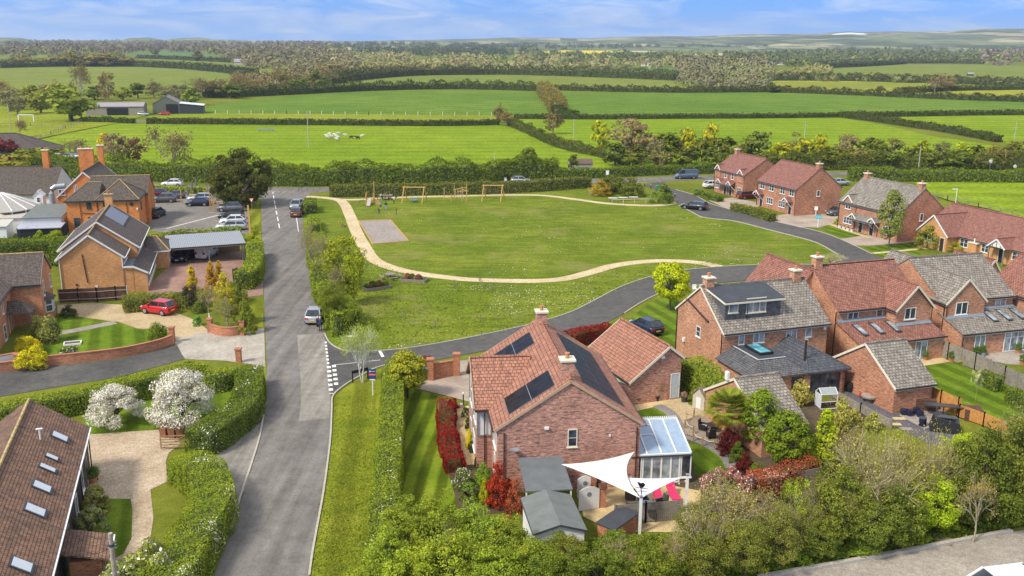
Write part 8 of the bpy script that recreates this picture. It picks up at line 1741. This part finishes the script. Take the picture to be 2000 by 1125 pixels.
def lounger(px, py, rot, label):
    pk = plain('hot_pink_cloth', (.62, .03, .12), .8); t = thing('sun_lounger', label, 'sun lounger', G(px, py), R(rot)); MB().hexa([(-.3, -1.0, .30), (.3, -1.0, .30), (.3, .1, .34), (-.3, .1, .34)], [(-.3, -1.0, .38), (.3, -1.0, .38), (.3, .1, .42), (-.3, .1, .42)]).build('seat_cushion', pk, t); MB().hexa([(-.3, .1, .34), (.3, .1, .34), (.3, .8, .95), (-.3, .8, .95)], [(-.3, .05, .42), (.3, .05, .42), (.3, .75, 1.03), (-.3, .75, 1.03)]).build('back_cushion', pk, t)
    for x in (-.27, .27):
        MB().bar((x, -1, .28), (x, .5, .28), .05).build('frame', M_steel, t)
        for y in (-.9, .5): MB().bar((x, y, 0), (x, y, .28), .05).build('leg', M_steel, t)
lounger(1288, 985, 18, 'hot pink sun lounger nearer the table'); lounger(1313, 972, 10, 'hot pink sun lounger beside the conservatory doors')
t = thing('log_store_shed', 'small black felt roofed store beside the curved white gates', 'store', G(1166, 1052), R(-42)); MB().box(0, 1.3, 0, 2.6, 0, 1.1).build('wall', B_wall, t); MB().hexa([(-.1, -.1, 1.1), (1.4, -.1, 1.1), (1.4, 2.7, 1.25), (-.1, 2.7, 1.25)], [(-.1, -.1, 1.16), (1.4, -.1, 1.16), (1.4, 2.7, 1.31), (-.1, 2.7, 1.31)]).build('roof', M_felb, t)
def pgate(px, py, rot, w, label, hole=True):
    t = thing('garden_gate', label, 'gate', G(px, py), R(rot)); MB().ext([(0, 0, .05), (w, 0, .05), (w, 0, 1.5), (w * .75, 0, 1.7), (w * .5, 0, 1.76), (w * .25, 0, 1.7), (0, 0, 1.5)], (0, .05, 0)).build('panel', M_ren, t)
    if hole: MB().tube([(w / 2, -.02, 1.2), (w / 2, .0, 1.2)], .17, 14).build('round_window', M_lead, t)
pgate(1127, 975, 5, 1.1, 'white arched garden gate with round window beside the lean-to'); pgate(1130, 1000, 18, 1.5, 'white arched garden gate standing ajar near the brick pier'); pier(1176, 990, 1.5, 'brick pier with terracotta pots beside the arched gates', .45); pier(1158, 972, 1.9, 'brick pier supporting the arched gate', .4)
t = thing('paddle_board', 'blue and white board leaning on the gable wall', 'board', G(1141, 948), R(15)); MB().hexa([(-.3, 0, .4), (.3, 0, .1), (.3, .06, .1), (-.3, .06, .4)], [(-.3, .3, 1.9), (.1, .3, 1.7), (.1, .36, 1.7), (-.3, .36, 1.9)]).build('board_face', plain('board_cyan', (.02, .20, .55), .5), t); MB().hexa([(-.33, .0, .6), (-.3, 0, .5), (-.3, .06, .5), (-.33, .06, .6)], [(-.33, .3, 1.95), (-.3, .3, 1.9), (-.3, .36, 1.9), (-.33, .36, 1.95)]).build('rim', M_wht, t)
t = thing('black_cover', 'black covered barbecue against the gable wall', 'barbecue', G(1165, 965)); MB().lathe([(.35, 0), (.4, .6), (.3, 1.0), (.1, 1.2)], n=8).build('cover', M_blk, t); MB().box(-.3, .3, -.2, .2, 0, .12).build('base', M_char, t)
t = thing('wicker_cube', 'dark wicker storage cube on the patio below the sail', 'storage box', G(1231, 975)); MB().box(-.35, .35, -.3, .3, 0, .6).build('box_body', M_wick, t); MB().box(-.37, .37, -.32, .32, .6, .66).build('lid', M_blk, t)
# string of festoon lights
a, b = G(1215, 917, 3.3), G(1345, 935, 2.8); P = [a.lerp(b, i / 22) - Vector((0, 0, .9 * math.sin(math.pi * i / 22))) for i in range(23)]; t = thing('festoon_lights', 'string of small round festoon bulbs hanging across the conservatory', 'string lights', a); MB().tube([p - a for p in P], .01, 4).build('cable', M_blk, t)
for p in P[1:-1:2]: MB().lathe([(.02, .06), (.05, 0), (.03, -.05)][::-1], p - a - Vector((0, 0, .08)), 8).build('bulb', plain('bulb', (.85, .75, .45), .3), t)
# deck furniture and ropes
wchair(1373, 842, 60, 'black patio chair with white cushion on the deck, left of the table', M_blk, M_wht); wchair(1397, 838, -30, 'black patio chair with white cushion on the deck, behind the table', M_blk, M_wht); wchair(1388, 858, 190, 'black patio chair at the near side of the deck table', M_blk, M_blk)
t = thing('bistro_table', 'small round black table on the deck', 'table', G(1390, 845)); MB().lathe([(.5, .68), (.5, .72)], n=16).build('tabletop', M_blk, t); MB().lathe([(.25, 0), (.05, .06), (.05, .68)], n=8).build('base', M_blk, t)
b = G(1354, 820); t = thing('rope_fence', 'rope barrier on short posts around the round deck', 'rope fence', b); Q = [G(*q) - b for q in ((1354, 850), (1338, 838), (1340, 825), (1355, 815))]; Q2 = [G(*q) - b for q in ((1354, 862), (1372, 872), (1395, 878))]
for S_ in (Q, Q2):
    for p in S_: MB().bar(p, p + Vector((0, 0, .85)), .1).build('post', M_oak, t)
    for p, q in zip(S_, S_[1:]): MB().tube([p.lerp(q, i / 6) + Vector((0, 0, .75 - .2 * math.sin(math.pi * i / 6))) for i in range(7)], .03, 5).build('rope', plain('rope', (.55, .48, .36), .9), t)
# playhouse, bird table, pots
t = thing('playhouse', 'little pale wooden playhouse with pitched roof beside the evergreen hedge', 'playhouse', G(1352, 795), R(-50)); MB().ext([(0, 0, 0), (1.3, 0, 0), (1.3, 0, 1.2), (.65, 0, 1.9), (0, 0, 1.2)], (0, 1.2, 0)).build('wall', plain('grey_cream', (.48, .44, .36), .8), t); MB().ext([(-.1, -.1, 1.15), (.65, -.1, 1.97), (1.4, -.1, 1.15), (1.4, -.1, 1.23), (.65, -.1, 2.05), (-.1, -.1, 1.23)], (0, 1.4, 0)).build('roof', M_timber, t); MB().box(.4, .9, -.02, .01, .1, 1.1).build('door', M_ren, t)
t = thing('bird_table', 'white bird table with small roof in the shrub border', 'bird table', G(1468, 880)); MB().bar((0, 0, 0), (0, 0, 1.2), .1).build('post', M_wht, t); MB().box(-.35, .35, -.3, .3, 1.2, 1.25).build('tray', M_timber, t); MB().ext([(-.35, -.3, 1.5), (0, -.3, 1.8), (.35, -.3, 1.5)], (0, .6, 0)).build('roof', B_wall, t)
def pot(px, py, label, r=.25, h=.45, m=None, col=(.12, .2, .04), kind='shrub', s=.25):
    t = thing('plant_pot', label, 'plant pot', G(px, py)); MB().lathe([(r * .75, 0), (r, h * .9), (r * 1.1, h * .9), (r * 1.1, h), (r * .9, h)], n=12).build('pot', m or M_terra, t); cm_, tr, H_, r_ = variant(kind, 0); c = bpy.data.objects.new('plant', cm_); COL.objects.link(c); c.parent = t; c.location = (0, 0, h); c.scale = (s, s, s); c.color = (*col, 1)
pot(1244, 788, 'dark planter with pale flowers at the left of the garage wall', .3, .5, M_char, (.35, .3, .2), 'flower', .3); pot(1282, 783, 'black pot with flowers at the middle of the garage wall', .28, .5, M_blk, (.35, .3, .25), 'flower', .25); pot(1336, 785, 'pair-sized dark pot beside the white side door', .3, .5, M_char, (.3, .15, .1), 'flower', .3)
plant('sapling', 1291, 784, 748, 16, (.28, .22, .1), 'small bare shrub trained against the garage wall', 'shrub', 'shrub')
pot(181, 942, 'terracotta pot holding the tiny ball shrub at the barn corner', .35, .4, s=.3); pot(922, 884, 'round dark green pot on the cream side path', .28, .35, M_char, (.04, .07, .03), 'ball', .4)
for px, py, lb in ((1812, 699, 'red trough with plants on the yellow patio'), (1805, 703, 'small yellow pot on the yellow patio'), (1858, 706, 'terracotta pot near the grey fence'), (1905, 697, 'pale blue planter by the french doors'), (1918, 695, 'terracotta pot right of the pale blue planter'), (1988, 690, 'orange pot on the grey patio'), (1997, 712, 'terracotta pot at the right edge of the grey patio')): pot(px, py, lb, .3, .4, plain('pot_blue', (.35, .45, .5), .6) if 'blue' in lb else None)
for i in range(4): pot(1640 + i * 8, 445 + i * 2.6, ['white pot', 'small white planter', 'pale stone pot', 'grey pot'][i] + ' in the row under the front window of the grey roofed pair', .3, .4, M_wht, (.3, .2, .2), 'flower', .22)
# palm
b = G(1417, 872); H_ = 3.0; t = thing('palm_tree', 'palm tree with a shaggy trunk and yellowing lower fans beside the deck', 'palm', b); MB().tube([(0, 0, 0), (.1, .05, 1.8), (.05, 0, H_)], .16, 8, .2).build('trunk', M_bark, t)
def frond(col, nfr, el0, el1, L_, nm, s):
    Vs, Fs = [], []; r2 = random.Random(s)
    for i in range(nfr):
        az = r2.uniform(0, 6.283); el = r2.uniform(el0, el1); d = Vector((math.cos(az) * math.cos(el), math.sin(az) * math.cos(el), math.sin(el))); base = Vector((.05, 0, H_)); tip = base + d * L_ * .55
        sd_ = Vector((-math.sin(az), math.cos(az), 0)); up = sd_.cross(d) * -1
        n0 = len(Vs); Vs += [base - sd_ * .012, base + sd_ * .012, tip + sd_ * .012, tip - sd_ * .012]; Fs.append((n0, n0 + 1, n0 + 2, n0 + 3))
        for k in range(15):
            a = (k - 7) * .19; q = d * math.cos(a) + sd_ * math.sin(a); e = tip + q * L_ * .5 - Vector((0, 0, .10 * abs(a) + .12)); m_ = tip + q * L_ * .25; w_ = (-d * math.sin(a) + sd_ * math.cos(a)) * .05
            n0 = len(Vs); Vs += [tip - w_ * .4, m_ - w_, e, m_ + w_]; Fs.append((n0, n0 + 1, n0 + 2, n0 + 3))
    o = bpy.data.objects.new(nm, npmesh(nm, [(np.array([tuple(v) for v in Vs]), np.array(Fs), 0)], [M_fol])); COL.objects.link(o); o.parent = t; o.color = (*col, 1)
frond((.24, .28, .05), 70, -.1, 1.35, 2.1, 'crown', 1); frond((.32, .23, .04), 14, -.9, -.15, 1.5, 'old_fronds', 2)
# greenhouse
t = thing('greenhouse', 'tiny white framed greenhouse between the narrow garage and the slate garden', 'greenhouse', G(1602, 800), R(10)); t.scale = (.8, .8, .85); fr = MB()
for x in (0, 1.9):
    for y in (0, 1.3): fr.bar((x, y, 0), (x, y, 1.6), .06)
    fr.bar((x, 0, 1.6), (x, .65, 2.1), .06).bar((x, .65, 2.1), (x, 1.3, 1.6), .06)
for y, z_ in ((0, 1.6), (1.3, 1.6), (.65, 2.1), (0, .05), (0, .8)): fr.bar((0, y, z_), (1.9, y, z_), .06)
fr.build('frame', M_wht, t); MB().hexa([(0, 0, 1.6), (1.9, 0, 1.6), (1.9, .65, 2.1), (0, .65, 2.1)], [(0, 0, 1.62), (1.9, 0, 1.62), (1.9, .65, 2.12), (0, .65, 2.12)]).build('roof_pane', plain('greenhouse_glass', (.30, .34, .32), .1), t); MB().hexa([(0, .65, 2.1), (1.9, .65, 2.1), (1.9, 1.3, 1.6), (0, 1.3, 1.6)], [(0, .65, 2.12), (1.9, .65, 2.12), (1.9, 1.3, 1.62), (0, 1.3, 1.62)]).build('roof_pane', plain('greenhouse_glass', (.30, .34, .32), .1), t); MB().box(-.02, 0, .05, 1.25, .1, 1.6).build('side_panel', plain('fleece_sheet', (.6, .62, .7), .6), t)
# slate garden furniture
for i, (px, py) in enumerate(((1690, 803), (1709, 812), (1729, 820), (1748, 829), (1770, 838), (1756, 818))):
    o = MB().box(-.5, .5, -.25, .25, 0, .05).build('stepping_stone', P_cream if i % 2 else P_court, None, G(px, py, .03)); tag(o, 'pale square stepping stone in the slate chippings', 'stepping stone'); REC.append(o)
number_labels([o for o in REC if o['category'] == 'stepping stone'])
t = thing('stone_table', 'round stone trough table against the big garage wall', 'table', G(1697, 785)); MB().lathe([(.35, 0), (.4, .4), (.75, .5), (.75, .62)], n=14).build('bowl', M_timber, t); MB().lathe([(.68, .6), (.68, .64)], n=14).build('top', P_court, t)
t = thing('red_ball_pot', 'round red pot against the big garage wall', 'pot', G(1684, 777)); MB().lathe([(.15, 0), (.32, .2), (.25, .45)], n=12).build('pot_body', M_red_l, t); MB().lathe([(.2, .43), (.2, .46)], n=10).build('lid', M_red_l, t)
t = thing('garden_bar', 'dark brown timber garden bar with grey top in front of the orange fence', 'garden bar', G(1765, 800), R(-12)); MB().box(0, 2.6, 0, .5, 0, 1.05).build('counter', M_pnlb, t); MB().box(1.4, 4.6, -1.2, -.4, .95, 1.02).build('bar_top', M_char, t)
for x in (2.9, 4.4): MB().box(x, x + .1, -1.1, -1.0, 0, .95).build('leg', M_brn, t)
MB().box(4.6, 6.0, -1.6, -.2, 0, 1.0).build('side_counter', M_pnlb, t)
t = thing('parasol', 'closed cream parasol on a black arm against the big garage', 'parasol', G(1776, 789)); MB().tube([(-.5, 0, 0), (-.5, 0, 2.4), (0, 0, 2.7)], .04, 6).build('arm', M_blk, t); MB().lathe([(.25, .6), (.3, .9), (.12, 2.0), (.05, 2.6)], n=8).build('canopy', plain('cream_cloth', (.52, .42, .28), .9), t)
for i, (px, py) in enumerate(((1765, 810), (1776, 812), (1789, 808), (1796, 814))):
    t = thing('black_pot', ['black glazed pot at the left of the bar group', 'black round pot second in the bar group', 'black pot third in the bar group', 'black pot nearest the bar legs'][i], 'pot', G(px, py)); MB().lathe([(.22, 0), (.35, .25), (.3, .5), (.2, .5)], n=12).build('pot_body', plain('navy_glaze', (.015, .02, .05), .2), t); MB().lathe([(.2, .45), (.2, .48)], n=8).build('soil', GR_gard, t)
t = thing('drum', 'dark blue cylindrical drum on the pale patio corner', 'drum', G(1801, 832)); MB().lathe([(.3, 0), (.3, .75)], n=14).build('drum_body', plain('navy_glaze', (.015, .02, .05), .2), t); MB().lathe([(.31, .7), (.31, .76), (.1, .78)], n=14).build('rim', M_char, t)
t = thing('covered_furniture', 'black covered furniture beneath the near end of the orange fence', 'furniture cover', G(1845, 840), R(-20)); MB().hexa([(-1.2, -.8, 0), (1.2, -.8, 0), (1.2, .8, 0), (-1.2, .8, 0)], [(-.9, -.5, 1.2), (1.0, -.6, .9), (1.0, .6, 1.0), (-.9, .5, 1.3)]).build('cover', M_blk, t); MB().box(-.8, .8, -.3, .3, 1.15, 1.2).build('top_fold', M_char, t)
t = thing('water_butt', 'black water butt with blue bucket at the slate garden corner', 'water butt', G(1659, 765)); MB().lathe([(.3, 0), (.35, .5), (.3, .9)], n=12).build('butt_body', M_blk, t); MB().lathe([(.12, 0), (.16, .3)], (.4, -.3, 0), 10).build('bucket', plain('blue_plastic', (.05, .2, .6), .5), t)
t = thing('pallet', 'weathered wooden pallet lying on the grass behind the yard kerb', 'pallet', G(1822, 1052), R(-25))
for i in range(6): MB().box(-1.1, 1.1, -.6 + i * .22, -.44 + i * .22, .12, .16).build('board', M_timber, t)
for x in (-1, 0, .95): MB().box(x - .05, x + .05, -.6, .65, 0, .12).build('bearer', M_timber, t)
t = thing('raised_frame', 'small white timber framed flower bed on the left front lawn', 'planter', G(142, 672), R(20)); 
for a_, b_ in (((-.8, -.5), (.8, -.5)), ((.8, -.5), (.8, .5)), ((.8, .5), (-.8, .5)), ((-.8, .5), (-.8, -.5))): MB().bar((*a_, .1), (*b_, .1), .12, .2).build('board', M_wht, t)
MB().box(-.75, .75, -.45, .45, 0, .12).build('soil', GR_gard, t)
t = thing('bollard_light', 'slim dark bollard light with pale cap beside the driveway lawn edge', 'garden light', G(905, 791)); MB().tube([(0, 0, 0), (0, 0, 1.0)], .06, 8).build('shaft', M_char, t); MB().lathe([(.07, 1.0), (.07, 1.15), (.03, 1.2)], n=8).build('cap', M_wht, t)
o = MB().box(-.9, .3, -.2, .2, 0, .35).build('concrete_trough', M_conc, None, G(897, 796)); tag(o, 'pale concrete trough at the end of the red clipped hedge', 'trough')
t = thing('garden_bench', 'white metal garden chairs on the lawn under the lime green round tree', 'garden chair', G(1353, 571), 0)
for x in (0, .9): MB().box(x, x + .5, 0, .45, .4, .44).build('seat', M_wht, t); MB().box(x, x + .5, .42, .46, .44, .95).build('backrest', M_wht, t)
for x in (.02, .44, .92, 1.34): MB().box(x, x + .04, 0, .04, 0, .4).build('leg', M_wht, t)
for i, (px, py, w_) in enumerate(((535, 640, .5), (512, 625, .6))): 
    o = MB().box(-w_ / 2, w_ / 2, -.25, .25, 0, .012).build('drain_cover', M_char, None, G(px, py, .045)); o['kind'] = 'structure'
# distant hamlet houses
for px, py, w_, c, lb in ((650, 121, 12, (.50, .24, .14), 'far away orange brick country house among yellow trees'), (632, 121, 8, (.52, .28, .18), 'smaller far orange brick house left of the country house'), (768, 117, 10, (.45, .40, .38), 'distant pale roofed house in the hamlet'), (712, 113, 8, (.6, .58, .5), 'distant cream cottage in the hamlet'), (1226, 127, 7, (.75, .73, .68), 'distant white gabled cottage, left of the pair'), (1237, 127, 7, (.75, .73, .68), 'distant white gabled cottage, right of the pair'), (1256, 129, 8, (.78, .76, .72), 'distant low white cottage left of the white bungalow'), (1270, 129, 12, (.78, .76, .72), 'distant long white bungalow'), (1505, 128, 14, (.78, .76, .72), 'distant white buildings beside the pale scrub'), (1525, 127, 12, (.74, .72, .68), 'second distant white building beside the pale scrub'), (1587, 92, 14, (.7, .68, .65), 'far white roofed farm below the hills'), (1620, 91, 20, (.45, .22, .18), 'far brick farm buildings below the hills'), (1775, 109, 8, (.7, .72, .75), 'far white caravan beside the hedge'), (1850, 110, 14, (.20, .25, .32), 'far blue grey barn near the right copse'), (470, 127, 22, (.42, .38, .33), 'distant long grey farm barn left of the brown wood'), (505, 127, 14, (.16, .18, .20), 'distant dark barn beside the long grey one'), (855, 99, 4, (.8, .78, .72), 'tiny white house on the dark forest ridge'), (1895, 148, 12, (.04, .045, .05), 'small black field shelter on the right')):
    b = G(px, py); k = pxm(b); W_m = w_ / k; t = thing('distant_house', lb, 'building', b); hh = W_m * .28; MB().ext([(-W_m / 2, -W_m * .2, 0), (-W_m / 2, W_m * .2, 0), (-W_m / 2, W_m * .2, hh), (-W_m / 2, 0, hh * 1.7), (-W_m / 2, -W_m * .2, hh)][::-1], (W_m, 0, 0)).build('wall', plain('far_%.2f%.2f' % (c[0], c[2]), c, .9), t)
    MB().ext([(-W_m * .52, -W_m * .24, hh * .9), (-W_m * .52, 0, hh * 1.75), (-W_m * .52, W_m * .24, hh * .9), (-W_m * .52, W_m * .24, hh), (-W_m * .52, 0, hh * 1.9), (-W_m * .52, -W_m * .24, hh)][::-1], (W_m * 1.04, 0, 0)).build('roof', plain('far_roof%.2f' % (c[0] * .5), (.32, .2, .16) if c[0] > .4 and c[2] < .3 else (.3, .28, .27), .9), t)
b = G(1660, 87); b = Vector((b.x / b.length * 5600, b.y / b.length * 5600, 0)); t = thing('white_dome', 'pale white dome shaped building on the far horizon', 'dome', b)
h0 = 58; MB().lathe([(120, 20), (118, h0), (95, h0 + 9), (55, h0 + 15), (5, h0 + 18)], n=24).build('dome_shell', plain('dome_white', (.8, .82, .84), .6), t, smooth=True); MB().lathe([(122, 15), (122, h0 * .9)], n=24).build('base_wall', M_wht, t)
# daisies and tussocks on the green
def scatter(poly, n, size, m, name, label, z=.06, clump=None, up=.15, colr=None):
    xs = [p[0] for p in poly]; ys = [p[1] for p in poly]; C = []
    while len(C) < n:
        x, y = wr.uniform(min(xs), max(xs)), wr.uniform(min(ys), max(ys))
        if inside(x, y, poly):
            b = G(x, y)
            if clump and math.sin(b.x * .21 + 1) + math.sin(b.y * .17 + b.x * .1) + math.sin(b.x * .5 - b.y * .33) * .7 < clump: continue
            C.append((b.x, b.y, z + wr.uniform(0, up)))
    C = np.array(C); v, f = leafarrays(C, wr.normal(size=C.shape) * .5 + [0, 0, 1], size, .8); o = bpy.data.objects.new(name, npmesh(name, [(v, f, 0)], [m])); COL.objects.link(o); tag(o, label, 'ground cover', None, 'stuff')
    if colr: o.color = (*colr, 1)
gp = [(625, 560), (720, 510), (860, 555), (1100, 560), (1200, 530), (1380, 512), (1500, 515), (1330, 527), (1160, 587), (1040, 632), (880, 666), (740, 685), (660, 670)]
scatter(gp, 1100, .09, M_blos, 'daisies', 'white daisies scattered over the lower part of the green', clump=.2); scatter([(780, 390), (1300, 400), (1600, 480), (1640, 505), (1400, 515), (1000, 540), (800, 520), (740, 440)], 500, .10, M_blos, 'daisies', 'white daisies scattered over the upper part of the green', clump=.5)
scatter(gp, 7000, .2, M_fol, 'grass_tufts', 'rough grass tufts on the lower part of the green', colr=(.17, .22, .03), z=.03, up=.05)
scatter([(440, 1140), (1440, 1130), (1975, 1040), (2080, 1010), (2080, 900), (1700, 960), (1200, 1020), (760, 1060)] if False else [(1000, 1125), (1480, 1125), (1975, 1035), (2060, 1015), (2060, 960), (1600, 1030), (1100, 1060)], 26000, .2, M_fol, 'grass_tufts', 'long rough grass and weeds behind the yard kerb', colr=(.15, .21, .03), z=.03, up=.3)
scatter([(600, 1125), (655, 790), (735, 740), (735, 1125)], 9000, .1, M_fol, 'grass_tufts', 'short grass blades on the wide striped verge', colr=(.16, .20, .03), z=.03, up=.04)

# ---- the air
vm = bpy.data.materials.new('haze_air'); vm.use_nodes = True; vt = vm.node_tree; vt.nodes.clear(); vo_ = vt.nodes.new('ShaderNodeOutputMaterial'); pv = vt.nodes.new('ShaderNodeVolumePrincipled'); pv.inputs['Density'].default_value = .00011; pv.inputs['Color'].default_value = (.80, .88, 1, 1); pv.inputs['Anisotropy'].default_value = .3
vt.links.new(pv.outputs[0], vo_.inputs['Volume']); o = MB().box(-9000, 9000, -400, 9200, -4, 190).build('haze', vm); o['kind'] = 'stuff'; o['label'] = 'thin pale blue haze over the distant fields and hills'
